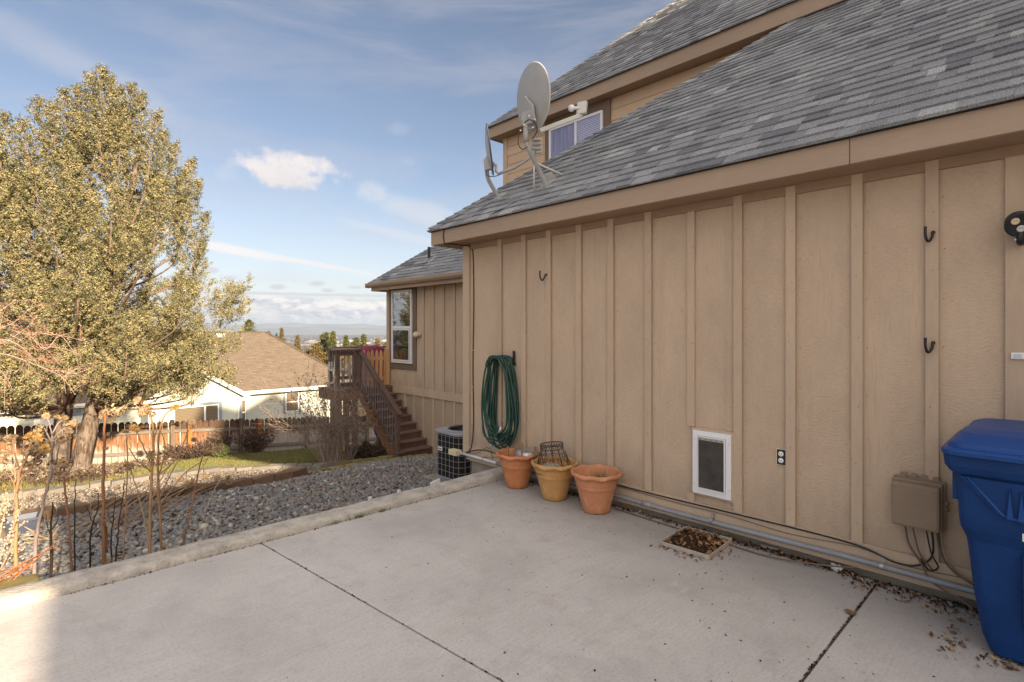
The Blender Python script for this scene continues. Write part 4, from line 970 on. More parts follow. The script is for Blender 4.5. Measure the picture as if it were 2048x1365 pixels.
for k in range(6): gr_.tube([(AX, AY, AZ+topA+.012), (AX+.26*math.cos(k*1.047), AY+.26*math.sin(k*1.047), AZ+topA+.008)], .003, 4)
gr_.build('fan_guard', M['black'], A)
cg = MB(); ring = rr(hwA+.008, .16, 5)
for k in range(8):
    z = AZ+.06+(topA-.14)*k/7; cg.tube([(AX+x, AY+y, z) for x, y in ring+ring[:1]], .0038, 4, cap=False)
per = []
for i in range(len(ring)):
    p, q = Vector(ring[i]+(0,)), Vector(ring[(i+1) % len(ring)]+(0,)); per.append((p, q, (q-p).length))
tot = sum(x[2] for x in per); nw = 26
for k in range(nw):
    s = tot*k/nw
    for p, q, L in per:
        if s <= L: v = p.lerp(q, s/L); break
        s -= L
    cg.tube([(AX+v.x, AY+v.y, AZ+.04), (AX+v.x, AY+v.y, AZ+topA-.06)], .004, 4)
cg.build('cage', M['acwire'], A)
lp = PX(881, 911, AX-hwA-.012); lp = Vector((AX-hwA-.014, lp.y, AZ+.50))
lbo = MB().box((AX-hwA-.020, lp.y-.055, AZ+.485), (AX-hwA-.013, lp.y+.055, AZ+.545)).build('label', M['white'], A)
q = MB(); yy = lp.y+.04
for k, w_ in enumerate((.012, .009, .012, .009, .010, .012)): q.box((AX-hwA-.0215, yy-w_, AZ+.503), (AX-hwA-.0203, yy, AZ+.527-(k % 2)*.006)); yy -= w_+.003
q.build('lettering', M['black'], lbo)
o = rsolid(.50, .03, AZ-.10, AZ-.002).build('equipment_pad', M['found'], bevel=.01); tag(o, 'flat concrete pad under the air conditioner', 'pad')

# white bits of edging fence behind the kerb
wf = thing('garden_edging_piece', 'broken white plastic lattice edging lying behind the kerb', 'edging', (3.3, 4.75, -.35))
for (x0, x1) in ((2.65, 2.96), (2.98, 3.26)):
    zz = .015; MB().box((x0, 4.80, -.5), (x1, 4.815, zz-.04)).build('panel', M['vinyl'], wf)
    MB().box((x0-.015, 4.795, -.5), (x0+.012, 4.82, zz-.012)).build('stake', M['vinyl'], wf)
MB().obox((3.40, 4.76, .0), (.06, 0, .012), (0, .008, 0), (-.006, 0, .03)).build('panel', M['vinyl'], wf)

# ================================================================== POTS
def pot(name, label, x, y, rim, h, base, m_, seed, nw=8):
    t = thing(name, label, 'flower pot', (x, y, 0), 'terracotta pots along the tan wall')
    ph = seed*1.3
    pf = [(base-.012, 0), (base, .004), (base+.004, .02)]
    for k in range(1, 9):
        f = k/9; r_ = base+(rim*.885-base)*f**.97; pf.append((r_, .02+(h*.88-.02)*f))
        if k == 6: pf += [(r_+.0035, .02+(h*.88-.02)*f+.003), (r_+.0015, .02+(h*.88-.02)*f+.009), (r_+.005, .02+(h*.88-.02)*f+.014), (r_+.003, .02+(h*.88-.02)*f+.020)]
    i0 = len(pf)
    pf += [(rim*.895, h*.905), (rim*.985, h*.895), (rim, h*.92), (rim*.99, h*.965), (rim*.955, h*.995), (rim*.92, h*.985), (rim*.885, h*.93)]
    i1 = len(pf)
    pf += [(rim*.70, h*.55), (rim*.66, h*.42), (0, h*.42)]
    wav = lambda j, an: (.006*math.sin(nw*an+ph), .010*math.sin(nw*an+ph)) if i0+1 <= j < i0+4 else ((.003*math.sin(nw*an+ph), .005*math.sin(nw*an+ph)) if j == i0+4 else (0, 0))
    MB().lathe(pf, (x, y, 0), 72, wav=wav).build('pot_body', m_, t, smooth=True)
    return t
p1 = pot('flower_pot', 'orange terracotta pot left-most by the hose, holding a foil-topped bundle', 3.965, 4.07, .222, .365, .115, M['pot_a'], 1)
p2 = pot('flower_pot', 'ochre pot in the middle with a black wire basket upside down in it', 3.955, 3.53, .228, .365, .12, M['pot_b'], 2)
p3 = pot('flower_pot', 'pale terracotta pot on the right with green sprouts inside', 3.955, 3.02, .232, .37, .122, M['pot_c'], 3)
for p, (x, y) in ((p1, (3.965, 4.07)), (p2, (3.955, 3.53)), (p3, (3.955, 3.02))):
    MB().lathe([(.165, .19), (.1, .195), (0, .2)], (x, y, 0), 24).build('soil', M['soil'], p)
def reg_pot(cx_, cy_, r0):
    def f(r, n):
        a = r.uniform(0, 6.28, n); q = r0*np.sqrt(r.uniform(0, 1, n)); return np.stack([cx_+q*np.cos(a), cy_+q*np.sin(a)], -1)
    return f
o = blades('sprouts', 260, reg_pot(3.975, 2.99, .085), .09, .20, .006, 'freshgrass', .35, 21, zfun=lambda P: np.full(len(P), .195)); o['label'] = 'thin green sprouts growing in the right pot'
# wire basket upside down in the ochre pot
Bk = thing('wire_basket', 'black wire basket lying upside down in the ochre pot', 'basket', (3.96, 3.55, .2))
mbk = MB(); bc = Vector((3.955, 3.53, .21)); tip = Vector((-.03, .10, 1)).normalized(); e1 = tip.orthogonal().normalized(); e2 = tip.cross(e1)
def bp(a, r_, h): return bc+e1*(r_*math.cos(a))+e2*(r_*math.sin(a))+tip*h
for (r_, h, th) in ((.185, .06, .0035), (.165, .13, .002), (.145, .20, .002), (.112, .275, .004), (.112, .325, .004)):
    mbk.tube([bp(2*math.pi*k/24, r_, h) for k in range(25)], th, 4, cap=False)
for k in range(12): a = 2*math.pi*k/12; mbk.tube([bp(a, .185, .06), bp(a, .112, .275)], .0028, 4)
mbk.build('frame', M['blackiron'], Bk)
mbk = MB()
for k in range(12):
    a = 2*math.pi*k/12
    mbk.tube([bp(a+.52*f, .113, .30+.02*math.sin(f*math.pi*2)) for f in [i/8 for i in range(9)]], .0022, 4, cap=False)
    mbk.tube([bp(a+.52*f, .113, .30-.02*math.sin(f*math.pi*2)) for f in [i/8 for i in range(9)]], .0022, 4, cap=False)
    mbk.tube([bp(a, .175, .09), bp(a+.52, .13, .24)], .0015, 4); mbk.tube([bp(a+.52, .175, .09), bp(a, .13, .24)], .0015, 4)
mbk.build('scrollwork', M['blackiron'], Bk)
o = MB().lathe([(.075, 0), (.085, .02), (.085, .09), (.10, .095), (.10, .105), (.06, .13), (0, .135)], (3.94, 3.57, .2), 20).build('tin', M['galv'], smooth=False); tag(o, 'grey round tin inside the wire basket in the ochre pot', 'tin')
# foil-topped bundle in the left pot
F_ = thing('foil_bundle', 'crumpled silver foil cap on short stakes in the left terracotta pot', 'bundle', (4.0, 4.0, .2))
mb = MB(); vs = [(4.0, 3.98, .405)]; N = 20
for k in range(N):
    a = 2*math.pi*k/N; vs.append((4.0+.10*math.cos(a), 3.98+.125*math.sin(a), .392+rnd.uniform(-.006, .012)))
for k in range(N):
    a = 2*math.pi*k/N; vs.append((4.0+.108*math.cos(a), 3.98+.132*math.sin(a), .345+rnd.uniform(-.01, .008)))
mb.add(vs, [(0, 1+k, 1+(k+1) % N) for k in range(N)]+[(1+k, 1+N+k, 1+N+(k+1) % N, 1+(k+1) % N) for k in range(N)]); mb.build('foil', M['steel'], F_)
for (dx, dy) in ((-.09, .07), (-.09, -.04), (.05, .1), (.04, -.1), (-.1, .16)): MB().tube([(4.0+dx, 3.98+dy, .2), (4.0+dx*1.02, 3.98+dy*1.04, .42+.02*(dx > 0))], .013, 6).build('stake', M['stalk'], F_)

# ================================================================== SOIL TRAY
T = thing('soil_tray', 'shallow beige tray full of soil and dead leaves on the patio', 'tray', (3.9, 2.02, 0))
tc_, ta, tb_ = Vector((3.895, 2.01, 0)), Vector((.215, .012, 0)), Vector((-.010, .19, 0))
mbt = MB(); mbt.obox(tc_+Vector((0, 0, .006)), ta, tb_, (0, 0, .003))
for (c_, a_, b_) in ((tc_+ta, ta*.02, tb_*1.0), (tc_-ta, ta*.02, tb_*1.0), (tc_+tb_, ta*.98, tb_*.022), (tc_-tb_, ta*.98, tb_*.022)): mbt.obox(c_+Vector((0, 0, .019)), a_, b_, (0, 0, .017))
mbt.build('tray_body', M['traywh'], T, bevel=.002)
n_ = 26; V = []
for i in range(n_+1):
    for j in range(n_+1):
        u_, v_ = i/n_*2-1, j/n_*2-1; p = tc_+ta*u_*.96+tb_*v_*.96
        hh = .016+.034*max(0, 1-((u_+.25)**2+(v_-.1)**2))+.018*mnoise.noise(Vector((u_*4, v_*4, 1)))+.01*mnoise.noise(Vector((u_*13, v_*13, 1)))
        V.append((p.x, p.y, hh))
i = np.arange(n_)[:, None]*(n_+1)+np.arange(n_)[None]; F = np.stack([i, i+n_+1, i+n_+2, i+1], -1).reshape(-1, 4)
o = np_mesh('soil', np.array(V), F, M['debris'], T, smooth=False)
def leaves(name, P, size, mname, seed, parent=None, curl=.5, up=.0):
    r = np.random.default_rng(seed); n = len(P); s = size*r.uniform(.5, 1.4, n)
    a = r.uniform(0, 6.28, n); tx = r.normal(0, curl, n); ty = r.normal(0, curl, n)
    e1 = np.stack([np.cos(a), np.sin(a), tx], -1); e1 /= np.linalg.norm(e1, axis=1)[:, None]
    e2 = np.stack([-np.sin(a), np.cos(a), ty], -1); e2 /= np.linalg.norm(e2, axis=1)[:, None]
    asp = r.uniform(.35, .8, n)[:, None]; S = s[:, None]
    z = np.array([0, 0, 1.0])
    pts = [P-e1*S, P-e1*S*.2+e2*S*asp+z*S*.3, P+e1*S*1.0+z*S*r.uniform(-.1, .4, (n, 1)), P-e1*S*.1-e2*S*asp+z*S*.25, P-z*S*.05]
    V = np.stack(pts, 1); V[..., 2] += (np.abs(np.minimum(0, (V[..., 2]-P[:, 2:3]).min(1)))+.001)[:, None]
    F = np.array([[0, 4, 1], [1, 4, 2], [2, 4, 3], [3, 4, 0]])
    F = (F[None]+(np.arange(n)*5)[:, None, None]).reshape(-1, 3)
    o = np_mesh(name, V.reshape(-1, 3), F, M[mname], parent); tag(o, kind='stuff'); return o
r3 = np.random.default_rng(31); uv_ = r3.uniform(-.9, .9, (190, 2)); P = np.array([tc_+ta*a+tb_*b+Vector((0, 0, .046-.016*(a*a+b*b))) for a, b in uv_]); leaves('dead_leaves', P, .020, 'leafdry', 32, T)
# litter against the wall, in the joint and round the tray
y = r3.uniform(-.6, 4.3, 2600); dens = np.clip(.35+.65*(y < 2.2), 0, 1); y = y[r3.uniform(0, 1, 2600) < dens]
P = np.stack([4.185-np.abs(r3.normal(0, .045, len(y)))*(1+1.3*(y < 1)), y, np.full(len(y), .003)], -1); P = P[P[:, 0] > 3.9]
P2 = P[::2].copy(); P2[:, 0] = 4.19-np.abs(P2[:, 0]-4.185)*.8; leaves('wall_soil', P2, .014, 'debris', 38)['label'] = 'dark rotted litter packed along the foot of the tan wall'
o = leaves('leaf_litter', P[1::2], .012, 'leafdry', 33); o['label'] = 'brown leaf litter drifted along the foot of the tan wall'
P = np.concatenate([np.stack([r3.normal(3.9, .16, 60), r3.normal(1.80, .05, 60), np.full(60, .003)], -1), np.stack([3.64+r3.normal(0, .03, 60), r3.uniform(1.85, 2.25, 60), np.full(60, .003)], -1)])
o = leaves('tray_litter', P, .011, 'leafdry', 34); o['label'] = 'leaf crumbs scattered round the soil tray'
yy = r3.uniform(-.3, 4.34, 520); side = r3.uniform(0, 1, 520)
Pa = np.stack([r3.uniform(2.3, 4.15, 260), .885+r3.normal(0, .004, 260), np.full(260, -.004)], -1)
xk = r3.uniform(.3, 4.1, 240); Pb = np.stack([xk, 4.356-np.abs(r3.normal(0, .012, 240)), np.full(240, .002)], -1)
yj = r3.uniform(-2, 4.3, 260); Pc = np.stack([1.47+(4.365-yj)*.0995+r3.normal(0, .005, 260), yj, np.full(260, -.008)], -1)
o = leaves('joint_litter', np.concatenate([Pa, Pb, Pc]), .007, 'debris', 35); o['label'] = 'dark crumbs of soil in the patio joints and along the kerb'
n = 620; P = np.stack([r3.uniform(.5, 4.1, n), r3.uniform(.2, 4.3, n), np.full(n, .001)], -1); P = P[r3.uniform(0, 1, n) < np.clip((P[:, 0]-.6)/3.4, .06, 1)**1.3]
o = leaves('patio_specks', P, .0066, 'debris', 36, curl=.2); o['label'] = 'small dark seeds and crumbs strewn over the patio'
n = 260; xx = r3.uniform(.2, 6.8, n); yb = r3.uniform(4.7, 9.8, n); P = np.stack([xx, yb, terr(xx, yb)+.05], -1); o = leaves('bed_litter', P, .020, 'leafdry', 39); o['label'] = 'scattered dead leaves lying on the river stones'
# single leaves worth a name
def big_leaf(x, y, s, a, label, m_='leafdry'):
    mb = MB(); pts = [(1, 0), (.5, .35), (.45, .8), (.1, .45), (-.35, .75), (-.4, .3), (-1, .1), (-.45, -.25), (-.5, -.7), (0, -.42), (.4, -.8), (.5, -.3)]
    vs = [(x, y, .012)]+[(x+s*(u_*math.cos(a)-v_*math.sin(a)), y+s*(u_*math.sin(a)+v_*math.cos(a)), .004+.012*abs(math.sin(i*1.7))) for i, (u_, v_) in enumerate(pts)]
    mb.add(vs, [(0, 1+i, 1+(i+1) % 12) for i in range(12)]); o = mb.build('fallen_leaf', M[m_]); tag(o, label, 'leaf')
for (px, py, s, a, lb) in ((1702, 1228, .045, .4, 'curled brown leaf lying across the right-hand patio joint'), (1922, 1243, .030, 1.2, 'tan curled leaf left of the blue cart foot'), (1598, 1103, .03, .2, 'pale tan leaf by the wall right of the tray'), (1462, 1075, .035, 2.0, 'red-brown leaf just behind the right corner of the soil tray'), (1440, 1104, .032, .1, 'ragged leaf at the front edge of the soil tray')):
    p = PZ(px, py, 0); big_leaf(p.x, p.y, s, a, lb)
p = PZ(1674, 1139, 0); mb = MB(); mb.lathe([(0, .0), (.045, .004), (.038, .02), (.018, .026), (0, .022)], (p.x, p.y, 0), 11, wav=lambda j, an: (.012*math.sin(an*5+j), .006*math.sin(an*7)))
tag(mb.build('crumpled_paper', M['paper']), 'crumpled scrap of whitish paper on the patio near the wall', 'paper')
p = PZ(1538, 1094, 0); o = MB().obox((p.x, p.y, .008), (.045, .02, 0), (-.02, .06, 0), (0, 0, .003)).build('outlet_cover', M['traywh'], bevel=.002); tag(o, 'flat beige plastic plate dropped on the patio by the wall', 'plate')
# driftwood scrap by the cart
p = PZ(1905, 1285, 0); P = np.stack([r3.normal(p.x, .10, 60), r3.normal(p.y, .03, 60), np.full(60, .002)], -1); P2 = np.stack([3.60+r3.normal(0, .04, 160), r3.uniform(-.25, .33, 160), np.full(160, .002)], -1)
o = leaves('cart_litter', np.concatenate([P, P2]), .012, 'leafdry', 37); o['label'] = 'leaf litter round the foot of the blue cart'
# grass tufts in the kerb joint
for i, (px, py, s, lb) in enumerate(((722, 1036, 1.0, 'biggest green grass tuft in the crack at the kerb'), (768, 1023, .8, 'second green grass tuft right of the biggest one along the kerb'), (672, 1048, .7, 'thin brownish grass tuft left of the green ones along the kerb'))):
    p = PZ(px, py, 0); o = blades('grass_tuft', int(46*s), lambda r, n, p=p: np.stack([r.normal(p.x, .035, n), r.normal(4.352, .006, n)], -1), .02, .055*s+.01, .005, 'freshgrass', 1.1, 50+i, zfun=lambda P: np.zeros(len(P))); o['kind'] = 'thing'; tag(o, lb, 'grass tuft')

# ================================================================== WALL THINGS
def polyw(pts, X): return [PX(a, b, X) for a, b in pts]
def smooth_path(pts, n=6):
    out = []; P = [pts[0]]+list(pts)+[pts[-1]]
    for i in range(1, len(P)-2):
        for k in range(n):
            t = k/n; a, b, c_, d = P[i-1], P[i], P[i+1], P[i+2]
            out.append(((b*2)+(c_-a)*t+(a*2-b*5+c_*4-d)*t*t+(b*3-a-c_*3+d)*t*t*t)*.5)
    out.append(pts[-1]); return out
# conduit
cx_ = 4.168
cdt = thing('conduit', 'grey pipe running low along the foot of the tan wall', 'pipe', (cx_, 2, .1))
ys_ = [5.30, 5.0, 4.65]; MB().tube([(cx_, 5.32, .118), (cx_, 4.62, .112)], .017, 10).build('white_pipe', M['conduitw'], cdt, smooth=True)
MB().tube([(cx_, y, .108+.008*math.sin(y*2.1)-.004*(y < .9)) for y in np.arange(4.619, -1.4, -.2)], .0185, 10).build('grey_pipe', M['conduit'], cdt, smooth=True)
for y in (2.62, 3.35): MB().tube([(cx_, y-.05, .108+.008*math.sin((y-.05)*2.1)), (cx_, y+.05, .108+.008*math.sin((y+.05)*2.1))], .0225, 10).build('coupling', M['conduit'], cdt, smooth=True)
for y in (4.85, 3.28, 2.02, .86): 
    MB().box((4.196, y-.012, .12), (4.204, y+.012, .165)).lathe([(.0215, -.01), (.0215, .01)], (cx_, y, .112), 12, (0, 1, 0)).build('clip', M['steel'], cdt)
bx = MB().box((4.10, 5.30, .085), (4.19, 5.46, .15)).build('junction_box', M['cream'], cdt, bevel=.006)
# cables
cab = thing('cable_run', 'thin black and tan cables tacked along the skirting of the tan wall', 'cable', (4.19, 2, .2))
def cable(pts, r_, m_, par, nm='cable', n=5): return MB().tube(smooth_path([Vector(p) for p in pts]), r_, n).build(nm, M[m_], par, smooth=True)
cable([(4.185, 5.2, .14), (4.195, 4.9, .215), (4.195, 4.5, .205), (4.195, 3.6, .205), (4.195, 2.6, .20), (4.195, 2.0, .205), (4.195, 1.3, .21), (4.19, .98, .20), (4.19, .80, .155), (4.19, .68, .17), (4.18, .60, .26), (4.17, .60, .42)], .006, 'black', cab)
cable([(4.185, 4.95, .12), (4.195, 4.4, .19), (4.198, 3.2, .190), (4.198, 2.4, .175), (4.196, 1.9, .18), (4.195, 1.45, .16), (4.19, 1.0, .19), (4.19, .76, .15), (4.18, .45, .17)], .003, 'wirec', cab)
cable([(4.10, 2.9, .012), (4.08, 2.4, .01), (4.06, 1.95, .012), (4.04, 1.55, .012), (4.09, 1.25, .03), (4.16, 1.0, .06)], .006, 'wirec', cab)
cable([(4.19, .74, .42), (4.185, .72, .30), (4.185, .66, .20), (4.17, .60, .10), (4.14, .46, .05), (4.1, .40, .03)], .006, 'wirec', cab)
cable([(4.19, .70, .41), (4.17, .68, .33), (4.18, .66, .25), (4.185, .60, .17)], .005, 'wirec', cab)
cable([(4.19, .58, .42), (4.16, .56, .30), (4.17, .50, .20), (4.18, .40, .14)], .006, 'wirec', cab)
cable([(4.19, .56, .42), (4.15, .53, .28), (4.16, .45, .18), (4.18, .33, .16)], .005, 'ubox', cab)
cable([(4.18, .63, .41), (4.15, .60, .28), (4.17, .57, .20), (4.19, .62, .16), (4.19, .66, .22)], .005, 'black', cab)
vc = thing('corner_cable', 'black cable climbing the wall corner up to the roof dishes', 'cable', (4.19, 5.1, .1))
cable([(4.16, 5.22, .12), (4.19, 5.12, .2), (4.215, 5.10, .5), (4.22, 5.115, 1.2), (4.22, 5.10, 2.0), (4.22, 5.115, 2.6), (4.2, 5.15, 2.69), (4.12, 5.22, 2.705), (4.0, 5.26, 2.712), (3.93, 5.29, 2.708), (3.91, 5.29, 2.74), (3.905, 5.30, 2.80), (3.90, 5.28, 2.88)], .007, 'black', vc)
cable([(3.90, 5.28, 2.885), (3.90, 5.0, 2.90), (3.91, 4.6, 2.905), (4.0, 4.3, 3.0), (4.15, 4.2, 3.10)], .006, 'black', vc)
cable([(4.17, 5.2, .13), (4.18, 5.0, .16), (4.19, 4.8, .26), (4.2, 4.72, .13)], .004, 'wirec', vc)
cl_ = MB()
for z in (.5, .95, 1.4, 1.85, 2.3): cl_.box((4.205, 5.10, z), (4.229, 5.12, z+.012))
cl_.build('cable_clips', M['steel'], vc)['kind'] = 'stuff'

# wall hooks
def hook(px, py, label, flip=1, s=1.0):
    p = PX(px, py, 4.205); h = thing('wall_hook', label, 'hook', p, 'black hooks on the tan wall')
    w_ = Vector((0, 1, 0))
    pts = [p+Vector((0, -.012*flip*s, .012)), p+Vector((-.022*s, -.012*flip*s, .01)), p+Vector((-.034*s, -.010*flip*s, -.02*s)), p+Vector((-.042*s, .002*s, -.043*s)), p+Vector((-.055*s, .012*flip*s, -.040*s)), p+Vector((-.066*s, .018*flip*s, -.005)), p+Vector((-.068*s, .018*flip*s, .045*s))]
    MB().tube(smooth_path(pts), .0082, 8).build('arm', M['black'], h, smooth=True)
    MB().lathe([(.012, 0), (.012, .01), (0, .012)], p+Vector((.0, -.012*flip*s, .012)), 8, (-1, 0, 0)).build('base', M['black'], h)
hook(1092, 552, 'black hook high on the wall above the flower pots', 1, 1.1)
hook(1862, 470, 'upper of the two black hooks on the rightmost narrow batten', 1, 1.0)
hook(1862, 690, 'lower of the two black hooks on the rightmost narrow batten', 1, 1.0)
tk = MB()
for (px, py) in ((1384, 494), (1384, 686), (1384, 843)): p = PX(px, py, 4.2); tk.lathe([(.008, 0), (.006, .01), (0, .012)], p, 8, (-1, -.3, 0))
o = tk.build('screw_eyes', M['steel'], H); 
# white sign plate and flood light at the right edge
p = PX(2022, 712, 4.2); o = MB().box((4.190, p.y-.17, p.z-.019), (4.206, p.y, p.z+.019)).build('white_bracket', M['vinyl'], bevel=.004); tag(o, 'short white plastic bracket on the wall below the flood light', 'bracket')
q = MB().box((4.187, p.y-.045, p.z-.012), (4.1895, p.y-.012, p.z+.012)).build('slot', mat('plate_grey', (.55, .55, .55), .5), o)
pf_ = PX(2040, 447, 4.12); FL = thing('flood_light', 'black round outdoor flood light high on the wall at the right edge', 'light', pf_)
ax = Vector((-.86, -.25, -.42)).normalized()
MB().lathe([(.0, -.055), (.045, -.055), (.060, -.04), (.066, 0), (.072, .015), (.072, .03), (.064, .036), (.062, .028), (0, .028)], pf_, 28, ax).build('lamp_head', M['black'], FL, smooth=False, bevel=.002)
o1 = ax.orthogonal().normalized(); o2 = ax.cross(o1); upv = (Vector((0, 0, 1))-ax*ax.z).normalized(); rt = ax.cross(upv)
for (a, b, m_) in ((-.028, .022, 'cream'), (.028, .022, 'cream'), (0, -.022, 'dishedge')):
    MB().lathe([(.019, 0), (.019, .004), (.012, .006), (.006, .002), (0, .002)], pf_+ax*.029+rt*a+upv*b, 16, ax).build('lens', M[m_], FL)
MB().tube([pf_+Vector((.0, 0, -.05)), pf_+Vector((.02, 0, -.10)), pf_+Vector((.085, 0, -.10))], .018, 8).build('bracket', M['black'], FL, smooth=True)
for dy in (-.03, .02): MB().lathe([(.007, 0), (.005, .004), (0, .005)], pf_+Vector((-.0, dy, -.09)), 8, (-1, 0, 0)).build('screw', M['steel'], FL)
# security fixture on the wing
wl = thing('wall_fixture', 'cream dome fixture on the wing wall right of the window', 'light', (7.29, 10.83, 1.54))
MB().lathe([(.06, 0), (.06, .02), (.05, .035), (0, .036)], (7.277, 10.83, 1.55), 20, (-1, 0, 0)).build('base', M['cream'], wl, smooth=False)
MB().lathe([(.0, -.05), (.05, -.045), (.075, 0), (.07, .06), (.045, .09), (0, .095)], (7.22, 10.85, 1.55), 18, (-.45, .85, -.3)).build('shade', M['cream'], wl, smooth=True)
MB().lathe([(.05, 0), (0, .01)], Vector((7.22, 10.85, 1.55))+Vector((-.45, .85, -.3)).normalized()*.086, 14, (-.45, .85, -.3)).build('lens', M['galv'], wl)

# utility box
ub = thing('utility_box', 'tan plastic utility box low on the wall beside the blue cart', 'box', (4.17, .66, .4))
MB().box((4.188, .535, .425), (4.206, .80, .722)).build('back_plate', M['ubox'], ub, bevel=.004)
MB().box((4.150, .545, .418), (4.1875, .805, .715)).build('shell', M['ubox'], ub, bevel=.012)
MB().box((4.095, .553, .426), (4.1495, .797, .700)).build('cover', M['ubox'], ub, bevel=.016)
for k in range(4): MB().box((4.19, .57+.055*k, .7225), (4.206, .60+.055*k, .745)).build('hinge', M['ubox'], ub)
MB().lathe([(.013, 0), (.013, .012), (.007, .014), (0, .010)], (4.17, .53, .60), 10, (-.6, -1, 0)).lathe([(.013, 0), (.013, .012), (0, .012)], (4.17, .53, .565), 10, (-.6, -1, 0)).build('latch', M['ubox'], ub)

# ================================================================== HOSE
hs = thing('hose_hanger', 'black iron hose hanger screwed to the tan wall', 'hanger', (4.15, 4.5, 1.3))
hc = Vector((4.15, 4.49, 1.245))
arcp = lambda r_, x, k0=0, k1=math.pi: [Vector((x, hc.y+r_*math.cos(k0+(k1-k0)*k/14)*1.0, hc.z+r_*math.sin(k0+(k1-k0)*k/14)*.75)) for k in range(15)]
hm = MB(); hm.tube(arcp(.155, 4.20), .006, 6); hm.tube(arcp(.155, 4.02), .006, 6); hm.tube(arcp(.115, 4.02), .004, 6)
for k in range(7):
    a = math.pi*(k+.5)/7; hm.tube([(4.20, hc.y+.125*math.cos(a), hc.z+.09*math.sin(a)), (4.02, hc.y+.125*math.cos(a), hc.z+.09*math.sin(a))], .004, 5)
    hm.tube([(4.02, hc.y+.115*math.cos(a), hc.z+.086*math.sin(a)), (4.02, hc.y+.155*math.cos(a+.15), hc.z+.116*math.sin(a+.15))], .003, 5)
hm.build('cradle', M['blackiron'], hs)
MB().box((4.198, 4.35, 1.26), (4.206, 4.385, 1.42)).build('back_bar', M['blackiron'], hs)
HS = thing('garden_hose', 'dark green garden hose coiled in long loops on the wall hanger', 'hose', (4.1, 4.5, .5))
rh = random.Random(12)
HP_ = [(0, .115), (.09, .10), (.135, .035), (.155, -.06), (.185, -.25), (.215, -.48), (.222, -.64), (.20, -.78), (.14, -.88), (.06, -.935), (0, -.945)]
for k in range(13):
    xo = 4.188-.0145*k; wt = rh.uniform(.80, 1.10); hb = rh.uniform(.80, 1.0); yo = rh.uniform(-.035, .02); top_ = rh.uniform(.82, 1.05)
    half = [(w_*(wt if z_ < 0 else top_), z_*(hb if z_ < 0 else top_)) for w_, z_ in HP_]
    lp_ = half+[(-w_, z_) for w_, z_ in half[-2:0:-1]]
    pts = [Vector((xo+.010*math.sin(i*1.3+k)+(.0 if z_ > 0 else .006), hc.y+w_*.98+yo*min(1, max(0, -z_)*2), hc.z+z_)) for i, (w_, z_) in enumerate(lp_)]; pts.append(pts[0])
    MB().tube(smooth_path(pts, 4), .0105, 8).build('hose_loop', M['hose'], HS, smooth=True)
nz_ = Vector((4.0, 4.40, .52)); cable([(3.99, 4.66, .62), (3.985, 4.64, .48), (3.985, 4.56, .43), (3.985, 4.47, .45), nz_], .0115, 'hose', HS, 'hose_end', 8)
MB().tube([nz_, nz_+Vector((0, -.03, .025)), nz_+Vector((0, -.035, .07))], [.016, .02, .015], 8).build('brass_coupling', M['steel'], HS, smooth=True)
MB().lathe([(.0, -.016), (.016, 0), (0, .016)], nz_+Vector((0, .13, -.16)), 8).build('end_fitting', M['steel'], HS)

# ================================================================== SATELLITE DISHES
def dish_mesh(c, nrm, upv, a, b, depth, thick=.010):
    """offset dish: elliptical bowl of half-axes a (side) and b (up), curved away from nrm"""
    nrm = Vector(nrm).normalized(); upv = (Vector(upv)-nrm*Vector(upv).dot(nrm)).normalized(); sd = upv.cross(nrm)
    V = []; N = 40; rings = 7
    for side in (0, 1):
        for j in range(rings+1):
            f = j/rings
            for k in range(N):
                t = 2*math.pi*k/N; V.append(c+sd*(a*f*math.cos(t))+upv*(b*f*math.sin(t))+nrm*(depth*f*f-depth-(thick if side else 0)))
    F = []
    for side in (0, 1):
        o = side*(rings+1)*N
        for j in range(rings):
            for k in range(N): q = (o+j*N+k, o+j*N+(k+1) % N, o+(j+1)*N+(k+1) % N, o+(j+1)*N+k); F.append(q if not side else q[::-1])
    mb = MB(); mb.add(V, F)
    rim = MB().tube([c+sd*(a*1.0*math.cos(2*math.pi*k/48))+upv*(b*math.sin(2*math.pi*k/48)) for k in range(49)], .009, 6, cap=False)
    return mb, rim, nrm, upv, sd
d0 = 5.87
S1 = thing('satellite_dish', 'large grey satellite dish on a curved mast on the lower roof', 'satellite dish', PD(1093, 372, 5.87))
c1 = PD(1066, 196, 5.60); n1 = Vector((.93, -.24, .13)).normalized(); upt = Vector((-.05, .03, 1))
q, rim, nn, uu, ss = dish_mesh(c1, n1, upt, .315, .335, .045)
q.build('reflector', M['galv'], S1, smooth=True); rim.build('rim', M['dishedge'], S1, smooth=True)
mast = [PD(1093, 372, 5.80), PD(1080, 345, 5.74), PD(1067, 318, 5.66), PD(1057, 298, 5.60), PD(1052, 276, 5.58), PD(1052, 252, 5.58)]
MB().tube(smooth_path(mast), .026, 12).build('mast', M['galv'], S1, smooth=True)
MB().tube([PD(1052, 285, 5.58), PD(1052, 258, 5.58)], .031, 12).build('collar', M['galv'], S1, smooth=True)
ft = PD(1093, 372, 5.80)
sl = Vector((1, 0, PT)).normalized(); nl = Vector((-PT, 0, 1)).normalized()
fb = Vector((4.33, 3.98, 2.885+PT*(4.33-3.885)+.02))
MB().obox(fb-Vector((0, .0, .0)), (0, .075, 0), sl*.10, nl*.006).build('foot_plate', M['galv'], S1, bevel=.003)
MB().prism([fb+Vector((0, .04, .0)), fb+Vector((-.03, .03, .10)), fb+Vector((.05, -.02, .14)), fb+Vector((.10, -.05, .08))], (.0, .012, 0)).lathe([(.035, -.03), (.035, .03)], ft, 14, (0, 1, .1)).build('foot_clevis', M['galv'], S1)
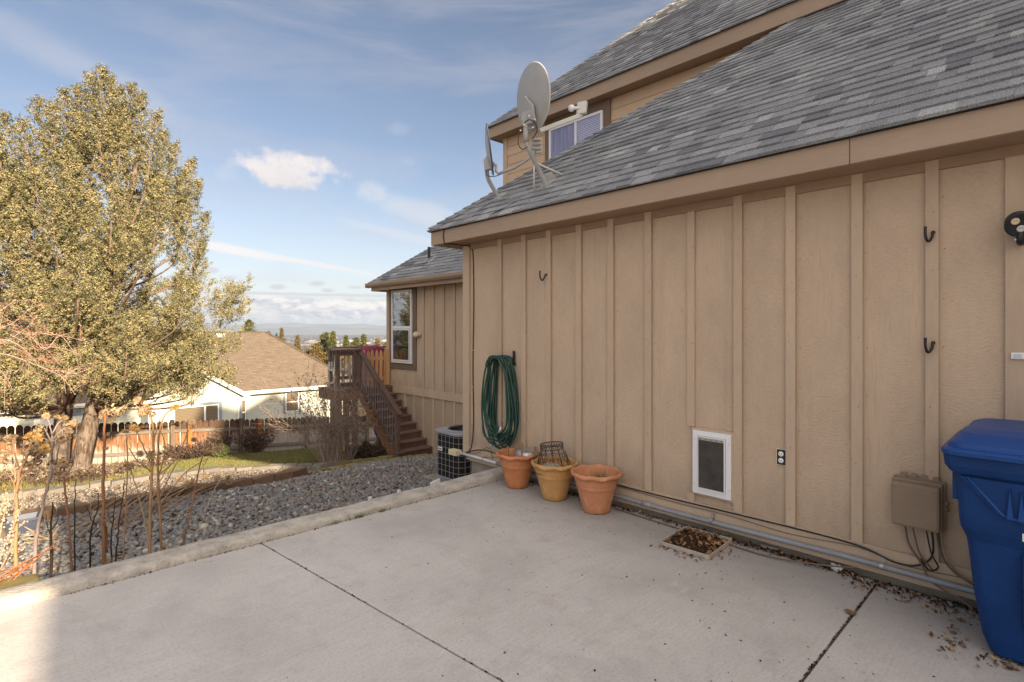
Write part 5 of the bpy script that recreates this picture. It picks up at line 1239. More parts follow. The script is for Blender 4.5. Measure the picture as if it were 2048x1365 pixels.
for (a, b) in ((.05, .07), (-.05, .07), (.05, -.07), (-.05, -.07)): MB().lathe([(.009, 0), (.009, .008), (0, .009)], fb+Vector((0, a, 0))+sl*b+nl*.006, 6, nl).build('bolt', M['steel'], S1)
# mount on the back of the reflector
bk = PD(1058, 243, 5.58)
MB().obox(bk+Vector((.01, 0, .03)), (.05, 0, .01), (0, .075, 0), (-.01, 0, .065)).build('back_bracket', M['galv'], S1, bevel=.01)
MB().prism([c1-nn*.062+uu*.02+ss*.02, c1-nn*.062-uu*.12+ss*.09, c1-nn*.062-uu*.28+ss*.07, c1-nn*.062-uu*.28-ss*.09, c1-nn*.062-uu*.12-ss*.10], -nn*.03).build('stiffener', M['galv'], S1, bevel=.004)
MB().lathe([(.085, -.012), (.085, .012)], bk, 18, (.35, .9, .1)).build('azimuth_plate', M['galv'], S1, bevel=.003)
cb = MB(); cb.tube(smooth_path([PD(1040, 262, 5.53), PD(1036, 285, 5.5), PD(1044, 299, 5.5), PD(1055, 294, 5.52)]), .005, 5); cb.tube(smooth_path([PD(1048, 247, 5.50), PD(1058, 240, 5.47), PD(1070, 246, 5.47), PD(1074, 262, 5.47), PD(1065, 278, 5.5)]), .006, 5)
cb.build('cable', M['black'], S1, smooth=True)
for (px, py) in ((1041, 262), (1058, 233), (1070, 240), (1066, 256), (1048, 250)): MB().lathe([(.009, 0), (.009, .01), (0, .011)], PD(px, py, 5.49), 6, (-.7, -.7, 0)).build('bolt', M['steel'], S1)
a0_, a1_ = PD(1080, 262, 5.55), PD(1164, 230, 5.72)
MB().bar(a0_, a1_, .03, .045).build('feed_arm', M['dishedge'], S1, bevel=.006)
ln_ = PD(1164, 217, 5.72); MB().obox(ln_, (.028, .012, 0), (-.02, .05, 0), (.012, 0, .07)).build('feed_box', M['dishedge'], S1, bevel=.012)
hd = PD(1144, 217, 5.68); axl = (hd-ln_).normalized()
MB().lathe([(.018, -.09), (.018, -.02), (.034, -.012), (.036, .016), (.028, .032), (0, .036)], hd, 16, axl).build('feed_horn', M['white'], S1, smooth=True)
# braces
br1 = PD(1160, 366, 6.05); MB().tube([PD(1076, 328, 5.68), br1], .010, 8).build('brace', M['dishedge'], S1, smooth=True)
MB().obox(br1, (0, .05, 0), sl*.04, nl*.004).build('brace_foot', M['steel'], S1)
br2 = PD(1068, 402, 5.93); MB().tube([PD(1068, 332, 5.66), br2], .010, 8).build('brace', M['dishedge'], S1, smooth=True)
MB().obox(br2, (0, .05, 0), sl*.04, nl*.004).build('brace_foot', M['steel'], S1)

S2 = thing('satellite_dish', 'smaller satellite dish seen edge-on at the left end of the roof', 'satellite dish', PD(1000, 398, 6.35))
c2 = PD(980, 300, 6.30); n2 = Vector((.71, -.66, .13)).normalized()
q, rim, nn, uu, ss = dish_mesh(c2, n2, Vector((-.18, .16, 1)), .30, .285, .04)
mface = mat('dish_blue_grey', (.085, .11, .14), .5, .4)
q.build('reflector', M['galv'], S2, smooth=True); rim.build('rim', mface, S2, smooth=True)
MB().tube(smooth_path([PD(1000, 398, 6.42), PD(988, 380, 6.38), PD(977, 360, 6.32), PD(974, 345, 6.30), PD(974, 330, 6.28)]), .024, 12).build('mast', M['galv'], S2, smooth=True)
f2 = Vector((PD(1000, 398, 6.42).x+.0, PD(1000, 398, 6.42).y, 0)); f2.z = 2.885+PT*(f2.x-3.885)+.02
MB().obox(f2, (0, .07, 0), sl*.09, nl*.006).build('foot_plate', M['galv'], S2, bevel=.003)
MB().lathe([(.04, -.03), (.04, .03)], PD(1001, 397, 6.40), 14, (0, 1, .1)).build('foot_clevis', M['galv'], S2)
bk = PD(977, 326, 6.27); e = ray(1, 0)
mb = MB().prism([PD(967, 320, 6.24), PD(974, 311, 6.24), PD(990, 326, 6.24), PD(985, 337, 6.24), PD(969, 341, 6.24)], Vector((fx, fy, 0))*.06); mb.build('back_bracket', M['galv'], S2, bevel=.005)
arm2 = [PD(992, 330, 6.25), PD(992, 343, 6.22), PD(997, 348, 6.20), PD(1030, 336, 6.10), PD(1056, 319, 6.02), PD(1072, 305, 6.0)]
MB().tube(arm2, .017, 8).build('feed_arm', M['galv'], S2, smooth=True)
hd2 = PD(1075, 292, 6.0); MB().obox(hd2+Vector((.01, 0, 0)), (.014, .02, 0), (-.02, .03, 0), (0, 0, .085)).build('feed_box', M['dishedge'], S2, bevel=.01)
for k, dz in enumerate((.05, 0, -.05)): MB().lathe([(.018, -.05), (.022, .02), (.022, .045), (0, .048)], hd2+Vector((-.02, -.0, dz+.01)), 12, (-.72, .66, .1)).build('feed_horn', M['galv'], S2, smooth=True)
cb = MB(); cb.tube(smooth_path([PD(972, 342, 6.22), PD(975, 352, 6.2), PD(990, 353, 6.2), PD(1003, 348, 6.18)]), .005, 5); cb.build('cable', M['black'], S2, smooth=True)

# ================================================================== RECYCLING CART
C_ = thing('recycling_cart', 'blue wheeled recycling cart with ribbed front against the tan wall', 'recycling cart', (3.85, .10, 0))
def rrect(x0, x1, y0, y1, z, r_, n=5):
    out = []
    for q_, (cx2, cy2) in enumerate(((x1-r_, y1-r_), (x0+r_, y1-r_), (x0+r_, y0+r_), (x1-r_, y0+r_))):
        for k in range(n+1): a = math.pi/2*(q_+k/n); out.append((cx2+r_*math.cos(a), cy2+r_*math.sin(a), z))
    return out
def loft(secs, cap=True):
    mb = MB(); n = len(secs[0]); vs = [p for s_ in secs for p in s_]
    fs = [(j*n+k, j*n+(k+1) % n, (j+1)*n+(k+1) % n, (j+1)*n+k) for j in range(len(secs)-1) for k in range(n)]
    if cap: fs += [tuple(range(n-1, -1, -1)), tuple((len(secs)-1)*n+k for k in range(n))]
    return mb.add(vs, fs)
K = [(0.0, 3.66, 4.00, -.17, .27, .05), (.02, 3.635, 4.02, -.19, .295, .06), (.10, 3.615, 4.04, -.215, .325, .07), (.30, 3.585, 4.06, -.225, .352, .07), (.55, 3.552, 4.08, -.235, .372, .06),
     (.60, 3.545, 4.085, -.237, .378, .06), (.66, 3.520, 4.09, -.245, .400, .06), (.70, 3.512, 4.095, -.247, .404, .06), (.94, 3.488, 4.11, -.252, .412, .05), (.945, 3.46, 4.12, -.262, .43, .045), (.98, 3.445, 4.13, -.28, .452, .045), (1.035, 3.440, 4.13, -.285, .457, .045), (1.037, 3.452, 4.12, -.275, .445, .045)]
loft([rrect(x0, x1, y0, y1, z, r_) for (z, x0, x1, y0, y1, r_) in K]).build('body', M['cart'], C_, smooth=False, bevel=.006)
# moulded front: raised pocket panel, slanted rib, lift bar recess
def fxp(z):
    for (za, xa), (zb, xb) in zip([(k[0], k[1]) for k in K[:9]], [(k[0], k[1]) for k in K[1:9]]):
        if za <= z <= zb: return xa+(xb-xa)*(z-za)/(zb-za)
    return K[8][1]
pan = [(.395, .93), (.25, .76), (.13, .735), (-.20, .735), (-.235, .93)]
mb = MB(); mb.prism([(fxp(z)-.001, y, z) for y, z in pan], (-.016, 0, 0)); mb.build('pocket_panel', M['cart'], C_, bevel=.004)
MB().tube([(fxp(.93)-.018, .36, .93), (fxp(.76)-.018, .235, .768), (fxp(.74)-.018, .13, .742), (fxp(.74)-.018, -.19, .742)], .008, 6).build('rib', M['cartlid'], C_, smooth=True)
for y in (.205, .165, .095, -.08): MB().prism([(fxp(.75)-.017, y-.012, .755), (fxp(.75)-.017, y+.012, .755), (fxp(.9)-.017, y, .90)], (-.016, .0, 0)).build('gusset', M['cartlid'], C_)
MB().box((3.55, .405, .79), (3.60, .428, .944)).build('handle_rib', M['cart'], C_, bevel=.003)
mb = MB(); mb.prism([(fxp(.27)+.005, .165, .235), (fxp(.27)+.005, .10, .235), (fxp(.27)+.005, .085, .25), (fxp(.62)+.012, .085, .60), (fxp(.62)+.012, .165, .585)], (-.045, 0, 0)); mb.build('front_rib', M['cart'], C_, bevel=.01)
mb = MB(); mb.prism([(fxp(.0)+.02, .165, .03), (fxp(.0)+.02, -.19, .03), (fxp(.2), -.19, .235), (fxp(.2), .165, .235)], (-.02, 0, 0)); mb.build('lower_panel', M['cart'], C_, bevel=.008)
MB().box((fxp(.45)-.030, -.18, .46), (fxp(.45)-.002, .084, .475)).build('recess_edge', M['cart'], C_, bevel=.003)
MB().tube([(fxp(.44)-.018, .10, .405), (fxp(.44)-.018, -.2, .405)], .012, 10).build('lift_bar', M['steel'], C_, smooth=True)
# lid
LK = [(1.038, 3.415, 4.16, -.29, .462, .06), (1.062, 3.41, 4.16, -.292, .464, .06), (1.070, 3.425, 4.155, -.285, .455, .06), (1.072, 3.455, 4.15, -.27, .44, .06), (1.092, 3.46, 4.15, -.268, .436, .06), (1.100, 3.475, 4.145, -.25, .42, .06), (1.135, 3.56, 4.14, -.23, .395, .06), (1.150, 3.66, 4.13, -.20, .36, .06), (1.155, 3.8, 4.1, -.15, .30, .06)]
loft([rrect(x0, x1, y0, y1, z, r_) for (z, x0, x1, y0, y1, r_) in LK]).build('lid', M['cartlid'], C_, smooth=False, bevel=.006)
MB().tube([(4.155, .42, 1.08), (4.155, -.24, 1.08)], .018, 10).build('handle', M['cart'], C_, smooth=True)
for y in (-.22, .30): w_ = MB().lathe([(.03, -.03), (.11, -.03), (.125, -.02), (.125, .02), (.11, .03), (.03, .03)], (4.02, y, .125), 26, (0, 1, 0)).build('wheel', M['black'], C_, smooth=False)
def text(s, size, loc, rot, m_, parent, name='lettering', ext=.0008):
    cu = bpy.data.curves.new(name, 'FONT'); cu.body = s; cu.size = size; cu.extrude = ext; cu.materials.append(M[m_])
    tmp = bpy.data.objects.new(name, cu); me = bpy.data.meshes.new_from_object(tmp); bpy.data.objects.remove(tmp); bpy.data.curves.remove(cu)
    o = bpy.data.objects.new(name, me); link(o, parent); o.location = Vector(loc)-ORG[parent]; o.rotation_euler = rot; ORG[o] = Vector(loc); return o
text('R', .055, (fxp(.66)-.0285, .167, .660), (R(90+4), 0, R(-90)), 'white', C_)

# ================================================================== FENCE
FX0, FX1, FYY = -3.2, 15.0, 18.0
def ftop(x): return -1.0-.083*(x-4)
def fbot(x): return ftop(x)-1.78
Fn = thing('wooden_fence', 'weathered dog-eared wooden board fence stained orange and grey behind the garden', 'fence', (4, FYY, tz(4, FYY)))
fm = []
for k, hh in enumerate((1.76, 1.745, 1.77, 1.755)):
    wd = .136; fm.append(mesh_of(MB().prism([(-wd/2, 0, 0), (wd/2, 0, 0), (wd/2, 0, hh-.06), (wd/2-.03, 0, hh-.012), (wd/2-.055, 0, hh), (-wd/2+.055, 0, hh), (-wd/2+.03, 0, hh-.012), (-wd/2, 0, hh-.06)], (0, .018, 0)), 'board', M['fence']))
x = FX0; k = 0
while x < FX1:
    piece('board', fm[rnd.randrange(4)], Fn, (x, FYY+.05+rnd.uniform(0, .006), fbot(x)+rnd.uniform(-.012, .012)), (0, rnd.uniform(-.006, .006), 0)); x += .1445+rnd.uniform(0, .006)
posts = [-2.9, -.6, 1.55, 3.6, 5.45, 7.55, 9.8, 12.2, 14.6]
for a, b in zip(posts[:-1], posts[1:]):
    for dz in (.31, .89, 1.32):
        MB().bar((a+.05, FYY+.02, ftop(a)-dz), (b-.05, FYY+.02, ftop(b)-dz+rnd.uniform(-.01, .01)), .04, .088).build('rail', M['fencerail'], Fn)
for i, a in enumerate(posts): MB().box((a-.05, FYY-.05, fbot(a)-.3), (a+.05, FYY+.045, ftop(a)+.01)).build('post', M['fencepostd'], Fn)
for a in (4.02, 5.98): MB().box((a-.055, FYY-.14, fbot(a)-.3), (a+.055, FYY-.06, ftop(a)-.015)).build('post', M['fencepost'], Fn)['label'] = 'newer bright orange fence post'
# pale kickboards
for a, b in zip(posts[:-1], posts[1:]): MB().bar((a+.05, FYY+.03, ftop(a)-1.46), (b-.05, FYY+.03, ftop(b)-1.46), .03, .2).build('kickboard', M['fencerail'], Fn)

# ================================================================== NEIGHBOUR'S HOUSE
N_ = thing('neighbour_house', 'pale neighbouring house with a long brown shingle hip roof beyond the fence', 'house', (9, 41, -5.4))
def npart(name, mb, m_, parent=None, **kw): return mb.build(name, m_, parent or N_, **kw)
EZ = -2.6; Y0 = 40.0
npart('wall', MB().box((-8, Y0, -6.2), (20.2, 48.5, EZ+.05)), M['nwhite'])
bm_ = MB()
for k in range(16): bm_.box((11.66, Y0-.022, EZ-.17-.2*k), (20.2, Y0-.001, EZ-.17-.2*k+.012)).box((-8, Y0-.022, EZ-.17-.2*k), (6.3, Y0-.001, EZ-.17-.2*k+.012))
npart('siding_edges', bm_, M['nwhite'])['kind'] = 'stuff'
RZ, RY, RXr = 1.48, 44.7, 15.4
npart('roof', MB().add([(-8.6, 39.4, EZ), (20.7, 39.4, EZ), (RXr, RY, RZ), (-3, RY, RZ), (20.7, 50, EZ), (-8.6, 50, EZ)],
    [(0, 1, 2, 3), (1, 4, 2), (4, 5, 3, 2), (5, 0, 3)]).add([(-8.6, 39.4, EZ-.06), (20.7, 39.4, EZ-.06), (20.7, 50, EZ-.06), (-8.6, 50, EZ-.06)], [(3, 2, 1, 0)]), M['nroof'])
rc = MB()
for (a, b) in (((20.7, 39.4, EZ+.03), (RXr, RY, RZ+.03)), ((-3, RY, RZ+.03), (RXr, RY, RZ+.03))): rc.bar(a, b, .24, .03)
npart('ridge_cap', rc, M['nroof'])
npart('roof_vent', MB().obox((11.95, 44.15, RZ-.26), (.28, 0, 0), (0, .16, .12), (0, -.05, .06)), M['ntrim'], bevel=.02)
npart('gutter', MB().box((11.6, 39.27, EZ-.12), (20.8, 39.39, EZ+.02)), M['ntrim']); npart('gutter', MB().box((-8.6, 39.27, EZ-.12), (5.9, 39.39, EZ+.02)), M['ntrim'])
npart('fascia', MB().box((11.6, 39.40, EZ-.22), (20.6, 39.43, EZ-.02)), M['ntrim']); npart('soffit', MB().box((11.6, 39.43, EZ-.24), (20.6, 39.99, EZ-.22)), M['ntrim'])
npart('fascia', MB().box((-8.6, 39.40, EZ-.22), (5.9, 39.43, EZ-.02)), M['ntrim'])
# projecting gable
gx0, gx1, gpk, gy = 6.28, 11.40, 8.84, 37.5
gzf = lambda x: -.70-.65*abs(x-gpk)
npart('gable_wall', MB().prism([(gx0, gy, -6.2), (gx1, gy, -6.2), (gx1, gy, gzf(gx1)-.05), (gpk, gy, gzf(gpk)-.08), (gx0, gy, gzf(gx0)-.05)], (0, 4, 0)), M['nwhite'])
for s_ in (-1, 1):
    x1 = gpk+s_*2.86
    npart('gable_roof', MB().prism([(gpk, gy-.35, gzf(gpk)), (x1, gy-.35, gzf(x1)), (x1, gy-.35, gzf(x1)-.06), (gpk, gy-.35, gzf(gpk)-.06)], (0, 8.0, 0)), M['nroof'])
    npart('rake_board', MB().prism([(gpk, gy-.38, gzf(gpk)+.035), (x1, gy-.38, gzf(x1)+.035), (x1, gy-.38, gzf(x1)-.26), (gpk, gy-.38, gzf(gpk)-.28)], (0, .028, 0)), M['ntrim'])
npart('corner_board', MB().box((gx1-.12, gy-.03, -6.2), (gx1+.03, gy-.001, gzf(gx1)-.1)), M['ntrimg']); npart('corner_board', MB().box((11.65, Y0-.03, -6.2), (11.85, Y0-.001, EZ-.2)), M['ntrim'])
npart('downspout', MB().tube([(11.62, 37.3, -2.62), (11.5, 37.4, -2.85), (11.25, 37.42, -3.0), (11.18, 37.42, -3.2), (11.18, 37.42, -6)], .055, 8), M['ntrim'], smooth=True)
npart('gutter', MB().box((11.70, 37.1, -2.62), (11.82, 39.3, -2.50)), M['ntrim'])
def nwin(x0, x1, z0, z1, y, mull=None, tw=.13):
    w_ = npart('window', MB().box((x0, y-.03, z0), (x1, y-.002, z1)), M['nglass'])
    mb = MB(); frame2 = lambda a, b, c_, d, t, dd: mb.box((a, y-dd, c_), (a+t, y-.031, d)).box((b-t, y-dd, c_), (b, y-.031, d)).box((a+t, y-dd, d-t), (b-t, y-.031, d)).box((a+t, y-dd, c_), (b-t, y-.031, c_+t))
    frame2(x0, x1, z0, z1, .07, .06)
    if mull == 'v': xm = x0+(x1-x0)*.68; mb.box((xm-.05, y-.06, z0+.07), (xm+.05, y-.031, z1-.07))
    if mull == 'h': zm_ = (z0+z1)/2; mb.box((x0+.07, y-.06, zm_-.04), (x1-.07, y-.031, zm_+.04))
    npart('frame', mb, M['ntrim'], w_)
    mb = MB(); mb.box((x0-tw, y-.05, z0-tw), (x0-.001, y-.003, z1+tw)).box((x1+.001, y-.05, z0-tw), (x1+tw, y-.003, z1+tw)).box((x0, y-.05, z1+.001), (x1, y-.003, z1+tw))
    npart('trim', mb, M['ntrimg'], w_)
nwin(7.55, 10.05, -4.5, -3.05, gy, 'v', .16); nwin(15.15, 16.15, -4.4, -2.95, Y0, 'h'); nwin(12.0-.55, 12.15-.25, -4.8, -3.15, gy-.0, 'h', .0) if False else None
nwin(12.0, 12.45, -5.0, -3.2, Y0, 'h', .05)
npart('garage_door', MB().box((1.35, Y0-.05, -6), (4.3, Y0-.002, -3.35)), M['ntrim']); npart('garage_trim', MB().box((1.0, Y0-.08, -3.34), (4.7, Y0-.002, -3.05)), M['ntrimg'])

# ================================================================== THE VALLEY
tn = MB(); rt_ = random.Random(8)
for k in range(1500):
    d = 900+rt_.random()**.7*4500; a = R(5)+rt_.random()*R(40); x, y = d*math.sin(a), d*math.cos(a)
    s = rt_.uniform(6, 15) if rt_.random() < .93 else rt_.uniform(20, 50); h = rt_.uniform(3, 6) if s < 20 else rt_.uniform(6, 9)
    c_, q = math.cos(rt_.random()*3), math.sin(rt_.random()*3); z = tz(x, y)
    tn.obox((x, y, z+h/2), (s/2*c_, s/2*q, 0), (-s/3*q, s/3*c_, 0), (0, 0, h/2))
o = tn.build('town', M['town'], org=(0, 0, 0)); tag(o, 'pale scattered buildings of the far town on the plain', kind='stuff')
r5 = np.random.default_rng(5); n = 16000; d = 260+r5.uniform(0, 1, n)**.8*5200; a = R(3)+r5.uniform(0, 1, n)*R(44)
P = np.stack([d*np.sin(a), d*np.cos(a)], -1); cl = np.sin(P[:, 0]*.004)+np.sin(P[:, 1]*.006+P[:, 0]*.002)+r5.normal(0, .6, n); P = P[(cl > -.3)]; P = np.concatenate([P, terr(P[:, 0], P[:, 1])[:, None]], 1)
rad = np.clip(2.5+P[:, 1]*.0018, 2.5, 11)*r5.uniform(.6, 1.2, len(P))
o = stones('far_woods', P, rad, 'bramble', 1, 6, flat=(.5, .8), sink=0); o['label'] = 'dark bare woods and scrub dotted over the plain'
def hills(name, dist, seed, hmax, a0, a1, label, fn):
    nseg = 260; V = []
    for i in range(nseg+1):
        a = a0+(a1-a0)*i/nseg; h = fn(a)
        for j, (f, g_) in enumerate(((0, 0), (.35, .45), (.7, .85), (1, 1), (1.5, .6), (2.2, 0))):
            d_ = dist*(1+.10*f)+60*mnoise.noise(Vector((i*.21, j*1.7, seed))); hh = h*g_+(14*mnoise.noise(Vector((i*.35, j*2.1, seed+3))) if 0 < j < 5 else 0)
            V.append((d_*math.sin(a), d_*math.cos(a), -62+max(0, hh)+(0 if j in (0, 5) else 2)))
    i = np.arange(nseg)[:, None]*6+np.arange(5)[None]; F = np.stack([i, i+6, i+7, i+1], -1).reshape(-1, 4)
    o = np_mesh(name, np.array(V), F, M['hill'], smooth=True); tag(o, label, kind='structure')
def hump(a, px, w_): a0, _ = pxdir(px, HY); a1, _ = pxdir(px+w_, HY); return math.exp(-((a-a0)/(a1-a0))**2)
hills('distant_hills', 8600, 1, 0, R(-20), R(80), 'low blue range of hills on the horizon', lambda a: 60+82+36*hump(a, 586, 26)+18*hump(a, 630, 40)+38*hump(a, 722, 24)+8*math.sin(a*60)+6*math.sin(a*23)+10*hump(a, 530, 30))
hills('distant_hills', 7000, 2, 0, R(-20), R(80), 'nearer flat foothills on the horizon', lambda a: 60+26+8*math.sin(a*31+1)+10*hump(a, 600, 50)+8*hump(a, 740, 30))

# ---- mid-distance trees
def leafcloud(P, size, r, up=.3, asp=(.35, .6)):
    """one small bent quad per point"""
    n = len(P); d = r.normal(0, 1, (n, 3)); d[:, 2] += up; d /= np.linalg.norm(d, axis=1)[:, None]
    e = np.cross(d, r.normal(0, 1, (n, 3))); e /= np.linalg.norm(e, axis=1)[:, None]
    S = (size*r.uniform(.6, 1.4, n))[:, None]; W_ = S*r.uniform(*asp, (n, 1))
    V = np.stack([P-d*S-e*W_*.3, P-d*S*.1+e*W_, P+d*S, P+d*S*.0-e*W_], 1)
    return V.reshape(-1, 3), np.arange(4*n).reshape(-1, 4)
def fartree(label, px, ytop, wpx, d, m_='pine', shape='cone', seed=1, group='trees beyond the neighbouring roof', n=3200):
    r = np.random.default_rng(seed); top = PD(px, ytop, d); x, y = top.x, top.y; zb = tz(x, y); h = top.z-zb; rad = wpx/2*d/FPX
    t = thing('pine_tree' if m_ == 'pine' else 'juniper_tree', label, 'tree', (x, y, zb), group)
    MB().tube([(x, y, zb-.3), (x+.1, y, zb+h*.5), (x, y, zb+h*.93)], [.22, .14, .04], 6).build('trunk', M['limb'], t)
    vis = min(h*.75, rad*3.6); nb = 26; C = []
    for k in range(nb):
        f = (k+.5)/nb; zz = top.z-vis*f**.9
        rr_ = rad*(f**.75 if shape == 'cone' else math.sqrt(max(.05, 1-(2*f-1)**2)))
        a = k*2.4+r.uniform(0, 1); q = rr_*r.uniform(.35, .85); C.append((x+q*math.cos(a), y+q*math.sin(a), zz, max(.25*rad, rr_*.40)))
    C = np.array(C); idx = r.integers(0, nb, n); P = C[idx, :3]+r.normal(0, 1, (n, 3))*C[idx, 3:4]*np.array([.62, .62, .42])
    V, F = leafcloud(P, rad*.10, r); np_mesh('crown', V, F, M[m_], t)
ft_ = [(497, 641, 30, 62, 'pine', 'round', 'airy pine rising over the neighbour ridge near its left end'), (563, 657, 17, 95, 'farbrush', 'cone', 'slim rusty tree peeking over the neighbour ridge'), (536, 663, 16, 80, 'farbrush', 'round', 'low rounded treetop on the neighbour ridge line'),
       (595, 671, 22, 80, 'farbrush', 'cone', 'small pointed tree just right of the neighbour hip'), (553, 667, 9, 120, 'pine', 'cone', 'tiny dark tree left of the slim rusty one'),
       (651, 667, 38, 48, 'pine', 'round', 'broad green pine left of the deck railing'), (666, 664, 30, 46, 'pine', 'cone', 'tallest green pine in the clump above the deck railing'), (634, 688, 34, 44, 'farbrush', 'round', 'golden bushy tree at the left of the clump above the roof'),
       (692, 672, 26, 52, 'pine', 'cone', 'pointed pine right of the tallest one'), (712, 676, 24, 56, 'pine', 'round', 'yellow-green rounded pine above the cedar pickets'), (727, 670, 26, 52, 'pine', 'cone', 'dense pine between the rounded one and the wing'),
       (755, 678, 26, 60, 'farbrush', 'cone', 'golden tree just left of the wing corner'), (772, 684, 22, 58, 'farbrush', 'round', 'small golden tree touching the wing corner'), (742, 694, 22, 54, 'farbrush', 'round', 'low golden shrub-like tree in front of the dense pine'), (682, 696, 34, 44, 'farbrush', 'round', 'low golden treetop right above the deck top rail'), (616, 700, 26, 46, 'farbrush', 'round', 'lowest golden treetop on the neighbour hip line')]
for i, (px, yt, wp, d, m_, shp, lb) in enumerate(ft_): fartree(lb, px, yt, wp, d, m_, shp, 100+i)

# ================================================================== THE BIG JUNIPER
TX, TY = 1.30, 16.0; TZ = tz(TX, TY)
J = thing('juniper_tree', 'big twin-trunked olive green juniper filling the left of the view', 'tree', (TX, TY, TZ))
rj = random.Random(21); rn = np.random.default_rng(21)
def wob(pts, amp, seed): return [p+Vector((mnoise.noise(p*1.3+Vector((seed, 0, 0))), mnoise.noise(p*1.3+Vector((0, seed, 9))), 0))*amp for p in pts]
tr1 = wob([Vector((TX-.32+.02*i, TY+.1, TZ-.3+i*.45)) for i in range(17)], .13, 3); tr2 = wob([Vector((TX+.02+.045*i+.0012*i*i, TY-.12, TZ-.3+i*.45)) for i in range(19)], .16, 7)
def bark(pts, r0, r1, seed):
    mb = MB(); n = 20; V = []; m = len(pts)
    fine = smooth_path(pts, 4); m = len(fine)
    for i, p in enumerate(fine):
        f = i/(m-1); r_ = r0+(r1-r0)*f**.8+.14*max(0, 1-i/6)**2
        for k in range(n):
            a = 2*math.pi*k/n; q = r_*(1+.20*mnoise.noise(Vector((math.cos(a)*2.4, math.sin(a)*2.4, p.z*.5+seed)))+.10*math.sin(a*5+p.z*.8+seed)); V.append((p.x+q*math.cos(a), p.y+q*math.sin(a), p.z))
    mb.add(V, [(i*n+k, i*n+(k+1) % n, (i+1)*n+(k+1) % n, (i+1)*n+k) for i in range(m-1) for k in range(n)]); return mb
bark(tr1, .20, .05, 1).build('trunk', M['bark'], J, smooth=True); bark(tr2, .20, .05, 5).build('trunk', M['bark'], J, smooth=True)
MB().lathe([(.075, 0), (.07, .03), (0, .035)], tr2[5]+Vector((-.06, -.25, -.05)), 14, (-.1, -1, .1)).build('sawn_stub', M['stalk'], J)
prof_z = [(-.15, 1.2), (.3, 2.6), (.9, 3.35), (1.8, 3.6), (2.8, 3.35), (4.3, 2.85), (5.0, 2.2), (5.8, 1.45), (6.4, .8), (7.1, .2)]
def prad(z): return float(np.interp(z, [p[0] for p in prof_z], [p[1] for p in prof_z]))
Pl = []; limbs = MB(); cxj, cyj = TX+.22, TY
SIL = [(196, 175), (214, 172), (225, 235), (258, 200), (285, 225), (292, 300), (325, 320), (352, 380), (385, 372), (400, 440), (385, 500), (400, 570), (440, 585), (465, 600), (456, 660), (430, 700), (432, 775), (400, 765), (300, 800), (100, 810), (-260, 825), (-260, 290), (0, 262), (22, 300), (50, 232), (78, 225), (95, 262), (120, 203), (150, 230), (172, 178)]
def inside(P_, x, y):
    c = False
    for i in range(len(P_)):
        (x0, y0), (x1, y1) = P_[i-1], P_[i]
        if (y0 > y) != (y1 > y) and x < (x1-x0)*(y-y0)/(y1-y0)+x0: c = not c
    return c
def toimg(p):
    d = p.x*fx+p.y*fy; return CX+FPX*(p.x*fy-p.y*fx)/d, HY-FPX*(p.z-CAMH)/d
def leader(tip, h, rad):
    """an upright leader of the juniper: short sprays all round, widest at its foot"""
    lean = Vector(((cxj+.05-tip.x)*.10, (cyj-tip.y)*.10, -1)).normalized(); n = int(h*30)
    for i in range(n):
        f = (i+.6)/n; r_ = rad*f**.75*rj.uniform(.6, 1.15); a = i*2.4+rj.uniform(-.5, .5); c = tip+lean*(h*f)
        o_ = Vector((math.cos(a), math.sin(a), 0)); dd = (o_*.8+Vector((0, 0, .62))).normalized()
        SP.append((c+o_*r_*.25-Vector((0, 0, .05)), dd, r_*.95+.07, .055+.045*f))
    SP.append((tip-Vector((0, 0, .22)), -lean, .26, .04))
    foot = tip+lean*h; zt = max(TZ+1.5, foot.z-1.1); tr = tr1 if tip.x < cxj else tr2; base_ = min(tr, key=lambda p: abs(p.z-zt))
    limbs.tube(smooth_path([base_, base_.lerp(foot, .55)+Vector((0, 0, -.10)), foot, tip+lean*h*.5, tip], 4), [.030*(1-i/17.5)+.003 for i in range(17)], 5)
SP = []; LT = []
TIPS = [(205, 133), (183, 146), (222, 152), (264, 168), (284, 186), (128, 178), (76, 196), (316, 222), (330, 262), (350, 285), (8, 226), (45, 238), (368, 335), (385, 318), (398, 360), (102, 205), (155, 172), (-20, 240), (412, 425), (405, 480), (240, 175), (-60, 250)]
for (px, py) in TIPS:
    t_p = PY(px, py, TY+rj.uniform(-.5, .5)); leader(t_p, rj.uniform(1.6, 2.3), rj.uniform(.38, .50)); LT.append(t_p)
k = 0
while len(LT) < 175 and k < 30000:
    k += 1; px, py = rj.uniform(-200, 430), 165+600*rj.random()**.8
    if not inside(SIL, px, py) or not inside(SIL, px+18, py+20): continue
    zc = (HY-py)/FPX*13+CAMH; wd = .95*prad(min(6.3, max(0, zc)))
    t_p = PY(px, py, TY+rj.uniform(-1, .8)*wd)
    if any((t_p-q).length < .50 for q in LT): continue
    if mnoise.noise(Vector((t_p.x*.8, t_p.y*.8, t_p.z*.6+4))) < -.28: continue
    LT.append(t_p); leader(t_p, rj.uniform(1.0, 1.9) if py < 640 else rj.uniform(.6, 1.0), rj.uniform(.34, .54))
    if False:
        ft0 = t_p+Vector((0, 0, -1.3)); zt = max(TZ+1.4, ft0.z-1.2); tr = tr1 if t_p.x < cxj else tr2; base_ = min(tr, key=lambda p: abs(p.z-zt))
        limbs.tube(smooth_path([base_, base_.lerp(ft0, .5)+Vector((0, 0, -.1)), ft0], 4), [.036*(1-.5*i/8) for i in range(9)], 5)
